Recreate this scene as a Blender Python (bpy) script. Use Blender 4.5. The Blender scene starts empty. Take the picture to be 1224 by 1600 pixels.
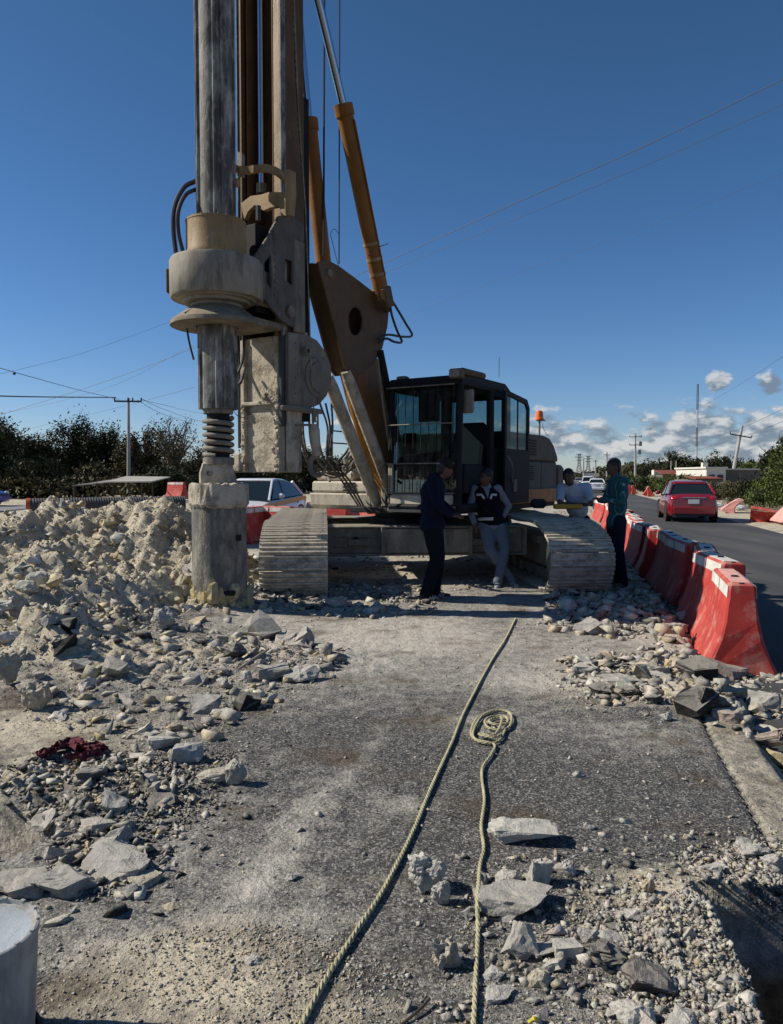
import bpy, bmesh, math, random
import numpy as np
from mathutils import Vector, Matrix, Euler
from mathutils.geometry import tessellate_polygon
from math import radians, sin, cos, pi, atan, tan, sqrt

random.seed(7)
RNG = np.random.default_rng(11)
scene = bpy.context.scene
COL = scene.collection

# ---------------------------------------------------------------- camera
EYE = 1.5
PITCH = radians(2.67)
FPX = 1180.0
cam_d = bpy.data.cameras.new('camera')
cam = bpy.data.objects.new('camera', cam_d)
COL.objects.link(cam)
cam.location = (0, 0, EYE)
cam.rotation_euler = (radians(90) - PITCH, 0, 0)
cam_d.sensor_fit = 'VERTICAL'
cam_d.sensor_height = 36
cam_d.lens = FPX / 1600 * 36
cam_d.clip_start = 0.05
cam_d.clip_end = 9000
scene.camera = cam

# ---------------------------------------------------------------- light
SUN_EL = radians(38)
SUN_BACK = radians(5)
sun_dir = Vector((-cos(SUN_BACK) * cos(SUN_EL), sin(SUN_BACK) * cos(SUN_EL), sin(SUN_EL)))
sd = bpy.data.lights.new('sun', 'SUN')
sd.energy = 5.0
sd.angle = radians(0.5)
sd.color = (1.0, 0.925, 0.81)
so = bpy.data.objects.new('sun', sd)
COL.objects.link(so)
so.rotation_euler = sun_dir.to_track_quat('Z', 'Y').to_euler()
so.location = (-20, 5, 30)

world = bpy.data.worlds.new("World")
scene.world = world
world.use_nodes = True
wn, wl = world.node_tree.nodes, world.node_tree.links
wn.clear()
def WN(t, **k):
    n = wn.new(t)
    for a, b in k.items():
        setattr(n, a, b)
    return n
sky = WN('ShaderNodeTexSky')
sky.sky_type = 'NISHITA'
sky.sun_disc = False
sky.sun_elevation = SUN_EL
sky.sun_rotation = radians(270) + SUN_BACK
sky.altitude = 0
sky.air_density = 1.0
sky.dust_density = 0.15
sky.ozone_density = 1.5
hsv = WN('ShaderNodeHueSaturation')
hsv.inputs['Saturation'].default_value = 1.15
hsv.inputs['Value'].default_value = 1.0
tc = WN('ShaderNodeTexCoord')
sep = WN('ShaderNodeSeparateXYZ')
wl.new(tc.outputs['Generated'], sep.inputs[0])
tintn = WN('ShaderNodeMix', data_type='RGBA')
tintn.inputs[6].default_value = (1.10, 1.28, 1.78, 1)
tintn.inputs[7].default_value = (.95, 1.10, 1.24, 1)
tmul = WN('ShaderNodeMix', data_type='RGBA', blend_type='MULTIPLY')
tmul.inputs[0].default_value = 1
wl.new(sky.outputs[0], tmul.inputs[6])
wl.new(tintn.outputs[2], tmul.inputs[7])
wl.new(tmul.outputs[2], hsv.inputs['Color'])
def wm(op, a, b=None, c=None, clamp=False):
    n = WN('ShaderNodeMath', operation=op)
    n.use_clamp = clamp
    for i, v in enumerate((a, b, c)):
        if v is None:
            continue
        if hasattr(v, 'links') or hasattr(v, 'is_linked'):
            wl.new(v, n.inputs[i])
        else:
            n.inputs[i].default_value = v
    return n.outputs[0]
wl.new(wm('POWER', wm('MULTIPLY', sep.outputs[2], 1.9, clamp=True), .75), tintn.inputs[0])
# cumulus near the horizon: stretched noise in direction space
mp = WN('ShaderNodeMapping')
mp.inputs['Scale'].default_value = (1, 1, 2.1)
wl.new(tc.outputs['Generated'], mp.inputs[0])
n1 = WN('ShaderNodeTexNoise')
n1.inputs['Scale'].default_value = 22
n1.inputs['Detail'].default_value = 9
n1.inputs['Roughness'].default_value = 0.56
wl.new(mp.outputs[0], n1.inputs['Vector'])
# the same field sampled a little towards the sun: the difference models the lit side of each cloud
mp2 = WN('ShaderNodeMapping')
mp2.inputs['Scale'].default_value = (1, 1, 2.1)
mp2.inputs['Location'].default_value = (-0.008, 0, 0.022)
wl.new(tc.outputs['Generated'], mp2.inputs[0])
n2 = WN('ShaderNodeTexNoise')
n2.inputs['Scale'].default_value = 22
n2.inputs['Detail'].default_value = 9
n2.inputs['Roughness'].default_value = 0.56
wl.new(mp2.outputs[0], n2.inputs['Vector'])
nb = WN('ShaderNodeTexNoise')
nb.inputs['Scale'].default_value = 2.3
nb.inputs['Detail'].default_value = 1
wl.new(tc.outputs['Generated'], nb.inputs['Vector'])
# sky east of the road carries the cloud bank, thinning upward
azi = wm('MULTIPLY_ADD', sep.outputs[0], 1.0, 0.25, clamp=True)
azi = wm('POWER', azi, 0.30)
up = wm('SUBTRACT', 1.0, wm('MULTIPLY', wm('ABSOLUTE', wm('SUBTRACT', sep.outputs[2], 0.042)), 14.5), clamp=True)
up2 = wm('POWER', up, 0.6)
cov = wm('MULTIPLY', up2, azi)
for pq in ((1121, 598, .027), (1207, 603, .030)):      # two lone puffs above the bank
    rv = Vector(((pq[0] - 612) / 1180, cos(PITCH) + (800 - pq[1]) / 1180 * sin(PITCH), -sin(PITCH) + (800 - pq[1]) / 1180 * cos(PITCH))).normalized()
    dn = WN('ShaderNodeVectorMath', operation='DISTANCE')
    wl.new(tc.outputs['Generated'], dn.inputs[0])
    dn.inputs[1].default_value = rv
    cov = wm('MAXIMUM', cov, wm('MULTIPLY', wm('SUBTRACT', 1.0, wm('DIVIDE', dn.outputs['Value'], pq[2]), clamp=True), 0.98))
thr = wm('MULTIPLY_ADD', cov, -0.53, 0.78)
thr = wm('SUBTRACT', thr, wm('MULTIPLY', wm('SUBTRACT', nb.outputs[0], 0.5), 0.25))
dens = wm('MULTIPLY', wm('SUBTRACT', n1.outputs[0], thr), 9.0, clamp=True)
dens = wm('MULTIPLY', dens, wm('MULTIPLY', sep.outputs[2], 90, clamp=True))
lit = wm('MULTIPLY_ADD', wm('SUBTRACT', n1.outputs[0], n2.outputs[0]), 7.0, 0.25, clamp=True)
cc = WN('ShaderNodeMix', data_type='RGBA')
cc.inputs[6].default_value = (3.0, 3.9, 5.0, 1)
cc.inputs[7].default_value = (10.5, 10.6, 10.6, 1)
wl.new(lit, cc.inputs[0])
mx = WN('ShaderNodeMix', data_type='RGBA')
wl.new(wm('MULTIPLY', dens, 0.85), mx.inputs[0])
wl.new(hsv.outputs[0], mx.inputs[6])
wl.new(cc.outputs[2], mx.inputs[7])
bgn = WN('ShaderNodeBackground')
bgn.inputs['Strength'].default_value = 0.055
wl.new(mx.outputs[2], bgn.inputs['Color'])
wo = WN('ShaderNodeOutputWorld')
wl.new(bgn.outputs[0], wo.inputs['Surface'])

vs = scene.view_settings
vs.view_transform = 'Standard'
vs.look = 'None'
vs.exposure = 0.17
vs.gamma = 1
vs.use_curve_mapping = False

# ---------------------------------------------------------------- pixel geometry: the viewing ray of the photograph
def ray(px, py):
    a = (px - 612) / FPX
    b = (800 - py) / FPX
    return Vector((a, cos(PITCH) + b * sin(PITCH), -sin(PITCH) + b * cos(PITCH)))
O = Vector((0, 0, EYE))
def G(px, py, z=0.0):
    r = ray(px, py)
    return O + r * ((z - EYE) / r.z)
def D(px, py, y):
    r = ray(px, py)
    return O + r * (y / r.y)

# ---------------------------------------------------------------- numpy noise
def _hash(ix, iy, s):
    n = (ix.astype(np.int64) * 374761393 + iy.astype(np.int64) * 668265263 + s * 1274126177) & 0xFFFFFFFF
    n = ((n ^ (n >> 13)) * 1274126177) & 0xFFFFFFFF
    n = n ^ (n >> 16)
    return (n & 0xFFFFFF) / float(0xFFFFFF)
def vn(x, y, s=0):
    xi, yi = np.floor(x), np.floor(y)
    fx, fy = x - xi, y - yi
    fx, fy = fx * fx * (3 - 2 * fx), fy * fy * (3 - 2 * fy)
    a, b = _hash(xi, yi, s), _hash(xi + 1, yi, s)
    c, d = _hash(xi, yi + 1, s), _hash(xi + 1, yi + 1, s)
    return (a + (b - a) * fx) * (1 - fy) + (c + (d - c) * fx) * fy
def fbm(x, y, o=4, s=0, g=0.5):
    t, a, m = 0, 1, 0
    for i in range(o):
        t = t + a * vn(x * 2 ** i + 17.3 * i, y * 2 ** i + 5.1 * i, s + i)
        m += a
        a *= g
    return t / m
def sst(a, b, x):
    t = np.clip((x - a) / (b - a), 0, 1)
    return t * t * (3 - 2 * t)

# ---------------------------------------------------------------- materials
def newmat(name):
    m = bpy.data.materials.new(name)
    m.use_nodes = True
    nt = m.node_tree
    return m, nt, nt.nodes, nt.links, nt.nodes['Principled BSDF']
def mix(nt, f, a, b, mode='MIX'):
    n = nt.nodes.new('ShaderNodeMix')
    n.data_type = 'RGBA'
    n.blend_type = mode
    for i, v in ((0, f), (6, a), (7, b)):
        if isinstance(v, (int, float)):
            n.inputs[i].default_value = v
        elif isinstance(v, tuple):
            n.inputs[i].default_value = (*v, 1) if len(v) == 3 else v
        else:
            nt.links.new(v, n.inputs[i])
    return n.outputs[2]
def mth(nt, op, a, b=0.0, clamp=False, c=None):
    n = nt.nodes.new('ShaderNodeMath')
    n.operation = op
    n.use_clamp = clamp
    vals = [a, b] if c is None else [a, b, c]
    for i, v in enumerate(vals):
        if isinstance(v, (int, float)):
            n.inputs[i].default_value = v
        else:
            nt.links.new(v, n.inputs[i])
    return n.outputs[0]
def noise(nt, scale, detail=4, rough=0.6, vec=None, stretch=None):
    n = nt.nodes.new('ShaderNodeTexNoise')
    n.inputs['Scale'].default_value = scale
    n.inputs['Detail'].default_value = detail
    n.inputs['Roughness'].default_value = rough
    v = vec
    if v is None:
        v = nt.nodes.new('ShaderNodeTexCoord').outputs['Object']
    if stretch:
        mpn = nt.nodes.new('ShaderNodeMapping')
        mpn.inputs['Scale'].default_value = stretch
        nt.links.new(v, mpn.inputs[0])
        v = mpn.outputs[0]
    nt.links.new(v, n.inputs['Vector'])
    return n.outputs['Fac']
def step(nt, x, a, b):
    n = nt.nodes.new('ShaderNodeMapRange')
    n.inputs['From Min'].default_value = a
    n.inputs['From Max'].default_value = b
    nt.links.new(x, n.inputs['Value'])
    return n.outputs[0]
MUD = (0.42, 0.375, 0.30)
def grime(name, col, rough=0.6, metal=0.0, mud=0.4, mudcol=MUD, sc=6.0, bump=0.3, dark=0.0, streak=False, up=0.35):
    """painted or bare metal with caked limestone mud, dust on top faces, run marks and oil stains"""
    m, nt, N, L, bs = newmat(name)
    v = noise(nt, sc * 0.6, 5)
    c = mix(nt, step(nt, v, 0.3, 0.7), tuple(k * 0.72 for k in col), tuple(min(1, k * 1.22) for k in col))
    if dark:
        dn = noise(nt, sc * 0.9, 6, 0.65, stretch=(1.6, 1.6, 0.35))
        c = mix(nt, mth(nt, 'MULTIPLY', step(nt, dn, 0.52, 0.66), dark), c, (0.030, 0.024, 0.018))
        bs.inputs['Specular IOR Level'].default_value = .3
    mn = noise(nt, sc, 7, 0.68, stretch=(1, 1, 0.4) if streak else None)
    mf = step(nt, mn, 0.72 - 0.45 * mud, 0.88 - 0.42 * mud)
    geo = N.new('ShaderNodeNewGeometry')
    sp = N.new('ShaderNodeSeparateXYZ')
    L.new(geo.outputs['Normal'], sp.inputs[0])
    upf = mth(nt, 'MULTIPLY', mth(nt, 'MAXIMUM', sp.outputs[2], 0), up)
    mf = mth(nt, 'ADD', mf, upf, True)
    n3 = noise(nt, sc * 7, 4, 0.7)
    mc = mix(nt, n3, tuple(k * 0.7 for k in mudcol), tuple(min(1, k * 1.2) for k in mudcol))
    c = mix(nt, mf, c, mc)
    L.new(c, bs.inputs['Base Color'])
    bs.inputs['Metallic'].default_value = 0
    bs.inputs['Specular IOR Level'].default_value = .22
    if metal:
        L.new(mth(nt, 'MULTIPLY', mth(nt, 'SUBTRACT', 1.0, mf), metal), bs.inputs['Metallic'])
    r = nt.nodes.new('ShaderNodeMix')
    r.data_type = 'FLOAT'
    L.new(mf, r.inputs[0])
    r.inputs[2].default_value = rough
    r.inputs[3].default_value = 0.95
    L.new(r.outputs[0], bs.inputs['Roughness'])
    b = N.new('ShaderNodeBump')
    b.inputs['Strength'].default_value = bump
    b.inputs['Distance'].default_value = 0.02
    L.new(mth(nt, 'ADD', mf, mth(nt, 'MULTIPLY', n3, 0.5)), b.inputs['Height'])
    L.new(b.outputs[0], bs.inputs['Normal'])
    return m
def plain(name, col, rough=0.7, metal=0.0, var=0.15, sc=8.0, bump=0.0, coat=0.0):
    m, nt, N, L, bs = newmat(name)
    v = noise(nt, sc, 4)
    c = mix(nt, v, tuple(k * (1 - var) for k in col), tuple(min(1, k * (1 + var)) for k in col))
    L.new(c, bs.inputs['Base Color'])
    bs.inputs['Roughness'].default_value = rough
    bs.inputs['Metallic'].default_value = metal
    bs.inputs['Coat Weight'].default_value = coat
    if bump:
        b = N.new('ShaderNodeBump')
        b.inputs['Strength'].default_value = bump
        b.inputs['Distance'].default_value = 0.01
        L.new(noise(nt, sc * 3, 5), b.inputs['Height'])
        L.new(b.outputs[0], bs.inputs['Normal'])
    return m

# ---------------------------------------------------------------- mesh building
class MB:
    def __init__(s):
        s.v, s.f = [], []
    def add(s, vs_, fs_):
        o = len(s.v)
        s.v += [tuple(a) for a in vs_]
        s.f += [tuple(i + o for i in f) for f in fs_]
        return s
    def box(s, c, ax=None, half=(.5, .5, .5), taper=1.0):
        ax = ax or (Vector((1, 0, 0)), Vector((0, 1, 0)), Vector((0, 0, 1)))
        c = Vector(c)
        vs_ = []
        for k in (-1, 1):
            t = taper if k > 0 else 1
            for i, j in ((-1, -1), (1, -1), (1, 1), (-1, 1)):
                vs_.append(c + ax[0] * (i * half[0] * t) + ax[1] * (j * half[1] * t) + ax[2] * (k * half[2]))
        return s.add(vs_, [(0, 3, 2, 1), (4, 5, 6, 7), (0, 1, 5, 4), (1, 2, 6, 5), (2, 3, 7, 6), (3, 0, 4, 7)])
    def tube(s, pts, r, n=10, cap=True):
        pts = [Vector(p) for p in pts]
        if not hasattr(r, '__len__'):
            r = [r] * len(pts)
        rings = []
        t0 = (pts[1] - pts[0]).normalized()
        a = t0.orthogonal().normalized()
        for i, p in enumerate(pts):
            t = (pts[min(i + 1, len(pts) - 1)] - pts[max(i - 1, 0)]).normalized()
            a = (a - t * a.dot(t))
            a = a.normalized() if a.length > 1e-6 else t.orthogonal().normalized()
            b = t.cross(a)
            rings.append([p + (a * cos(2 * pi * k / n) + b * sin(2 * pi * k / n)) * r[i] for k in range(n)])
        vs_ = [q for g in rings for q in g]
        fs_ = []
        for i in range(len(pts) - 1):
            for k in range(n):
                k2 = (k + 1) % n
                fs_.append((i * n + k, i * n + k2, (i + 1) * n + k2, (i + 1) * n + k))
        if cap:
            fs_.append(tuple(range(n - 1, -1, -1)))
            fs_.append(tuple((len(pts) - 1) * n + k for k in range(n)))
        return s.add(vs_, fs_)
    def lathe(s, prof, c=(0, 0, 0), n=32, axis=None, cap=True, sq=(1, 1)):
        c = Vector(c)
        z = Vector(axis).normalized() if axis else Vector((0, 0, 1))
        x = z.orthogonal().normalized() if axis else Vector((1, 0, 0))
        y = z.cross(x)
        vs_ = [c + z * h + (x * cos(2 * pi * k / n) * sq[0] + y * sin(2 * pi * k / n) * sq[1]) * r for r, h in prof for k in range(n)]
        fs_ = []
        for i in range(len(prof) - 1):
            for k in range(n):
                k2 = (k + 1) % n
                fs_.append((i * n + k, i * n + k2, (i + 1) * n + k2, (i + 1) * n + k))
        if cap:
            if prof[0][0] > 1e-5: fs_.append(tuple(range(n - 1, -1, -1)))
            if prof[-1][0] > 1e-5: fs_.append(tuple((len(prof) - 1) * n + k for k in range(n)))
        return s.add(vs_, fs_)
    def plate(s, outer, vec, holes=()):
        """flat polygon (3D points) with holes, thickened by vec"""
        vec = Vector(vec)
        loops = [[Vector(p) for p in outer]] + [[Vector(p) for p in h] for h in holes]
        tris = tessellate_polygon(loops)
        flat = [p for l in loops for p in l]
        n = len(flat)
        vs_ = flat + [p + vec for p in flat]
        fs_ = [tuple(t) for t in tris] + [tuple(i + n for i in reversed(t)) for t in tris]
        o = 0
        for l in loops:
            for i in range(len(l)):
                j = (i + 1) % len(l)
                fs_.append((o + i, o + j, n + o + j, n + o + i))
            o += len(l)
        return s.add(vs_, fs_)
    def sphere(s, c, r, n=12, m=8, ax=None):
        c = Vector(c)
        r = r if hasattr(r, '__len__') else (r, r, r)
        ax = ax or (Vector((1, 0, 0)), Vector((0, 1, 0)), Vector((0, 0, 1)))
        vs_ = []
        for i in range(m + 1):
            t = pi * i / m
            for k in range(n):
                p = 2 * pi * k / n
                vs_.append(c + ax[0] * (r[0] * sin(t) * cos(p)) + ax[1] * (r[1] * sin(t) * sin(p)) + ax[2] * (r[2] * cos(t)))
        fs_ = []
        for i in range(m):
            for k in range(n):
                k2 = (k + 1) % n
                fs_.append((i * n + k, (i + 1) * n + k, (i + 1) * n + k2, i * n + k2))
        return s.add(vs_, fs_)
    def mesh(s, name, mat, org=(0, 0, 0), smooth=False, merge=True):
        me = bpy.data.meshes.new(name)
        org = Vector(org)
        me.from_pydata([Vector(v) - org for v in s.v], [], s.f)
        bm = bmesh.new()
        bm.from_mesh(me)
        if merge:
            bmesh.ops.remove_doubles(bm, verts=bm.verts, dist=1e-5)
        bmesh.ops.recalc_face_normals(bm, faces=bm.faces)
        if smooth:
            for f in bm.faces:
                f.smooth = True
            for e in bm.edges:
                if len(e.link_faces) == 2 and e.calc_face_angle(0) > radians(38):
                    e.smooth = False
        bm.to_mesh(me)
        bm.free()
        me.materials.append(mat)
        return me
    def build(s, name, mat, parent=None, smooth=False, bevel=0.0, label=None, world=False):
        if parent is not None:
            org = Vector(parent.get('_org', (0, 0, 0)))
        elif world:
            org = Vector((0, 0, 0))
        else:
            A = np.array([tuple(q) for q in s.v])
            lo, hi = A.min(0), A.max(0)
            org = Vector(((lo[0] + hi[0]) / 2, (lo[1] + hi[1]) / 2, lo[2]))
        me = s.mesh(name, mat, org, smooth)
        o = bpy.data.objects.new(name, me)
        COL.objects.link(o)
        if parent is not None:
            o.parent = parent
        elif not world:
            o.location = org
        o['_org'] = tuple(org)
        if bevel:
            b = o.modifiers.new('bevel', 'BEVEL')
            b.width = bevel
            b.segments = 1
            b.limit_method = 'ANGLE'
            b.angle_limit = radians(40)
        if label:
            o['label'] = label
        return o
def tag(o, label=None, cat=None, group=None, kind=None):
    if label: o['label'] = label
    if cat: o['category'] = cat
    if group: o['group'] = group
    if kind: o['kind'] = kind
    return o
def empty(name, loc, label, cat, group=None, rz=0.0, local=False):
    o = bpy.data.objects.new(name, None)
    o.empty_display_size = 0.2
    COL.objects.link(o)
    o.location = loc
    o.rotation_euler = (0, 0, rz)
    o['_org'] = (0.0, 0.0, 0.0) if local else tuple(loc)
    return tag(o, label, cat, group)
def copy_tree(o, parent=None):
    c = o.copy()
    COL.objects.link(c)
    if parent is not None:
        c.parent = parent
    for ch in list(o.children):
        copy_tree(ch, c)
    return c
def spline(pts, n=8):
    """Catmull-Rom through the points"""
    P = [Vector(p) for p in pts]
    P = [P[0] * 2 - P[1]] + P + [P[-1] * 2 - P[-2]]
    out = []
    for i in range(1, len(P) - 2):
        for k in range(n):
            t = k / n
            a, b, c, d = P[i - 1], P[i], P[i + 1], P[i + 2]
            out.append(0.5 * ((2 * b) + (c - a) * t + (2 * a - 5 * b + 4 * c - d) * t * t + (3 * b - a - 3 * c + d) * t ** 3))
    out.append(P[-2])
    return out
# ================================================================ SETTING
HAZE = 0.0
SL = 0.235                       # the road runs 13 degrees right of straight ahead; u = x - SL*y is constant along it
def Hraw(x, y):
    u = x - SL * y
    near = np.exp(-((y - 6) / 14.0) ** 2)
    h = 0.010 * (fbm(x * 1.3, y * 1.3, 4, 3) - .5)
    h = h + 0.012 * (fbm(x * 9, y * 9, 3, 8) - .5) * near * sst(0.42, 0.62, fbm(x * 1.1, y * 1.1, 3, 31))
    h = h - 0.045 * np.exp(-((u - 0.835 - 0.006 * (fbm(y * 9, x * 9, 2, 5) - .5)) / 0.009) ** 2) * near      # joint between slab and gutter
    h = h - 0.02 * np.exp(-((u - 1.10 - 0.02 * (fbm(y * 5, x * 5, 2, 6) - .5)) / 0.02) ** 2) * near
    # the open carriageway on the right lies lower, the verge beyond climbs gently
    h = h - 0.14 * sst(1.06, 1.22, u)
    h = h + 0.03 * sst(5.9, 6.4, u) + 0.10 * sst(8, 16, u) * fbm(x * .4, y * .4, 3, 9)
    # left carriageway and the ground beyond it
    h = h - 0.03 * sst(-7.1, -7.4, u)
    h = h + 0.03 * sst(-14.2, -15.0, u) + 0.25 * sst(-18, -30, u) * fbm(x * .2, y * .2, 3, 14)
    # rubble-covered strips heave the surface
    def blob(cx, cy, rx, ry, rot=0.0):
        c, s = cos(rot), sin(rot)
        dx, dy = x - cx, y - cy
        return np.exp(-((dx * c + dy * s) / rx) ** 2 - ((-dx * s + dy * c) / ry) ** 2)
    rug = fbm(x * 4.5, y * 4.5, 5, 22, 0.6)
    rub = (1.0 * blob(-2.0, 5.9, 1.3, .75, .25) + 0.9 * blob(-1.55, 3.55, .75, .45) + 0.8 * blob(2.2, 5.0, .75, .35, .2)
           + .55 * blob(.95, 2.45, .45, .45) + .55 * blob(2.9, 7.9, .9, .55) + .5 * blob(-.5, 8.7, 1.2, .3) + .45 * blob(-.9, 6.2, .7, .35))
    h = h + rub * (0.015 + 0.13 * (rug - .35) + .10 * np.abs(vn(x * 8, y * 8, 64) - .5) + .06 * np.abs(vn(x * 17, y * 17, 65) - .5))
    # spoil heap
    big = fbm(x * .9, y * .9, 4, 40)
    m = (0.98 * blob(-4.15, 10.4, 1.75, 1.5) + 0.82 * blob(-5.9, 8.3, 1.9, 2.0) + 0.42 * blob(-3.5, 7.7, 1.15, 1.3, .3)
         + 0.20 * blob(-2.2, 9.2, .55, .9) + .22 * blob(-3.0, 6.1, .7, .6) + .52 * blob(-2.95, 10.0, .75, .8))
    m = m * (0.72 + 0.38 * big)
    k = sst(0.02, 0.28, m)
    h = h + m + k * (0.30 * (fbm(x * 2.2, y * 2.2, 5, 50, .62) - .5) + 0.30 * np.abs(vn(x * 3.1, y * 3.1, 61) - .5) + 0.20 * np.abs(vn(x * 6.7 + 3, y * 6.7, 62) - .5) + 0.13 * np.abs(vn(x * 12, y * 12 + 5, 63) - .5) - .12
                     + 0.10 * (fbm(x * 17, y * 17, 4, 70, .75) - .5))
    h = h + sst(30, 60, y) * 0.0
    # the two open pits cut through the slab
    jag = 0.07 * (fbm(x * 4, y * 4, 2, 80) - .5)
    pr = sst(0.0, 0.10, np.minimum(x - (1.03 + 0.10 * (y - 2.0)) + jag, 2.70 - y + .5 * jag))
    pl = 1 - sst(0.94, 1.07, ((x + 2.12) / .70) ** 2 + ((y - 3.06) / .27) ** 2 + .8 * jag)
    pit = np.maximum(pr, pl)
    h = h * (1 - sst(0, .12, pit)) + pit * (-1.35 + 0.1 * fbm(x * 5, y * 5, 3, 90))
    return h, pit, np.clip(rub, 0, 1), k, m
def H(x, y):
    return float(Hraw(np.array([x], float), np.array([y], float))[0][0])

def axis(segs):
    out = [segs[0][0]]
    for a, b, st in segs:
        n = max(1, int(round((b - a) / st)))
        out += list(np.linspace(a, b, n + 1)[1:])
    return np.array(out)
def grow(a, b, st, g):
    out, x = [], a
    sgn = 1 if b > a else -1
    while (b - x) * sgn > 0:
        st *= g
        x += st * sgn
        out.append(x)
    return np.array(out)
xs = axis([(-8, -2.6, .04), (-2.6, 2.6, .02), (2.6, 6.5, .045)])
xs = np.concatenate([grow(-8, -3500, .045, 1.17)[::-1], xs, grow(6.5, 3500, .05, 1.17)])
ys = axis([(1.2, 4.6, .02), (4.6, 12.5, .035)])
ys = np.concatenate([grow(1.2, -400, .05, 1.25)[::-1], ys, grow(12.5, 7000, .04, 1.10)])
XX, YY = np.meshgrid(xs, ys)
HH, PIT, RUB, MND, MM = Hraw(XX, YY)
def grid_mesh(name, X, Y, Z, mat):
    ny, nx = X.shape
    co = np.stack([X, Y, Z], -1).reshape(-1, 3).astype(np.float32)
    idx = np.arange(nx * ny).reshape(ny, nx)
    q = np.stack([idx[:-1, :-1], idx[:-1, 1:], idx[1:, 1:], idx[1:, :-1]], -1).reshape(-1, 4).astype(np.int32)
    return fast_mesh(name, co, q, mat, smooth=True)
def fast_mesh(name, co, faces, mat, smooth=False):
    me = bpy.data.meshes.new(name)
    nf, k = faces.shape
    me.vertices.add(len(co))
    me.vertices.foreach_set('co', np.ascontiguousarray(co, np.float32).ravel())
    me.loops.add(nf * k)
    me.loops.foreach_set('vertex_index', np.ascontiguousarray(faces, np.int32).ravel())
    me.polygons.add(nf)
    me.polygons.foreach_set('loop_start', (np.arange(nf) * k).astype(np.int32))
    me.update(calc_edges=True)
    me.validate()
    if smooth:
        me.polygons.foreach_set('use_smooth', np.ones(len(me.polygons), bool))
    me.materials.append(mat)
    return me
def setattrcol(me, name, arr):
    a = me.color_attributes.new(name, 'FLOAT_COLOR', 'POINT')
    a.data.foreach_set('color', np.ascontiguousarray(arr, np.float32).ravel())

# ---- ground material: asphalt aggregate, limestone dust, dirt, soil layers of the pit walls
gm, nt, N, L, bs = newmat('broken_road_ground')
at = N.new('ShaderNodeAttribute')
at.attribute_name = 'cover'
sp = N.new('ShaderNodeSeparateColor')
L.new(at.outputs['Color'], sp.inputs[0])
oc = N.new('ShaderNodeTexCoord').outputs['Object']
vo = N.new('ShaderNodeTexVoronoi')
vo.inputs['Scale'].default_value = 130
L.new(oc, vo.inputs['Vector'])
vsep = N.new('ShaderNodeSeparateColor')
L.new(vo.outputs['Color'], vsep.inputs[0])
agg = mth(nt, 'POWER', vsep.outputs[0], 3.2)
a1 = mix(nt, agg, (0.045, 0.044, 0.042), (0.40, 0.39, 0.36))
lowf = noise(nt, 1.1, 5, .6, oc)
a1 = mix(nt, step(nt, noise(nt, 32, 5, .7, oc), .36, .66), mix(nt, .45, a1, (0.055, 0.055, 0.055)), a1)
fine = noise(nt, 70, 5, 0.75, oc)
mid = noise(nt, 9, 6, 0.68, oc)
dustc = mix(nt, fine, (0.31, 0.285, 0.24), (0.68, 0.635, 0.55))
dirtc = mix(nt, mid, (0.27, 0.225, 0.155), (0.66, 0.60, 0.47))
dirtc = mix(nt, mth(nt, 'MULTIPLY', step(nt, fine, .4, .62), .6), dirtc, (0.62, 0.55, 0.41))
dirtc = mix(nt, mth(nt, 'MULTIPLY', step(nt, noise(nt, 26, 5, .75, oc), .52, .66), .6), dirtc, (0.15, 0.115, 0.08))
df = mth(nt, 'ADD', sp.outputs[0], mth(nt, 'MULTIPLY', mth(nt, 'SUBTRACT', mid, .5), 1.5))
df = mth(nt, 'ADD', df, mth(nt, 'MULTIPLY', mth(nt, 'SUBTRACT', fine, .5), 1.5))
df = step(nt, df, 0.22, 1.05)
c = mix(nt, df, a1, dustc)
gf = mth(nt, 'ADD', sp.outputs[1], mth(nt, 'MULTIPLY', mth(nt, 'SUBTRACT', mid, .5), .8))
c = mix(nt, step(nt, gf, .3, .75), c, dirtc)
# oily brown stains
st_ = noise(nt, 1.7, 4, .55, oc)
c = mix(nt, mth(nt, 'MULTIPLY', step(nt, st_, .54, .68), .6), c, (0.085, 0.055, 0.03))
# pit wall: grey concrete lift over brown soil
pz = N.new('ShaderNodeSeparateXYZ')
L.new(oc, pz.inputs[0])
zz = mth(nt, 'ADD', pz.outputs[2], mth(nt, 'MULTIPLY', mth(nt, 'SUBTRACT', mid, .5), .10))
soil = mix(nt, step(nt, noise(nt, 14, 6, .7, oc), .35, .65), (0.13, 0.075, 0.04), (0.40, 0.27, 0.16))
conc = mix(nt, step(nt, noise(nt, 12, 6, .7, oc), .35, .65), (0.30, 0.265, 0.24), (0.62, 0.57, 0.52))
pc = mix(nt, step(nt, zz, -.34, -.24), soil, conc)
c = mix(nt, step(nt, sp.outputs[2], .05, .3), c, pc)
L.new(c, bs.inputs['Base Color'])
bs.inputs['Roughness'].default_value = .92
bs.inputs['Specular IOR Level'].default_value = .25
b = N.new('ShaderNodeBump')
b.inputs['Strength'].default_value = .55
b.inputs['Distance'].default_value = .006
L.new(mth(nt, 'ADD', fine, mth(nt, 'MULTIPLY', agg, .9)), b.inputs['Height'])
b2 = N.new('ShaderNodeBump')
b2.inputs['Strength'].default_value = .8
b2.inputs['Distance'].default_value = .05
L.new(mid, b2.inputs['Height'])
L.new(b.outputs[0], b2.inputs['Normal'])
L.new(b2.outputs[0], bs.inputs['Normal'])
MAT_GROUND = gm

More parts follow.
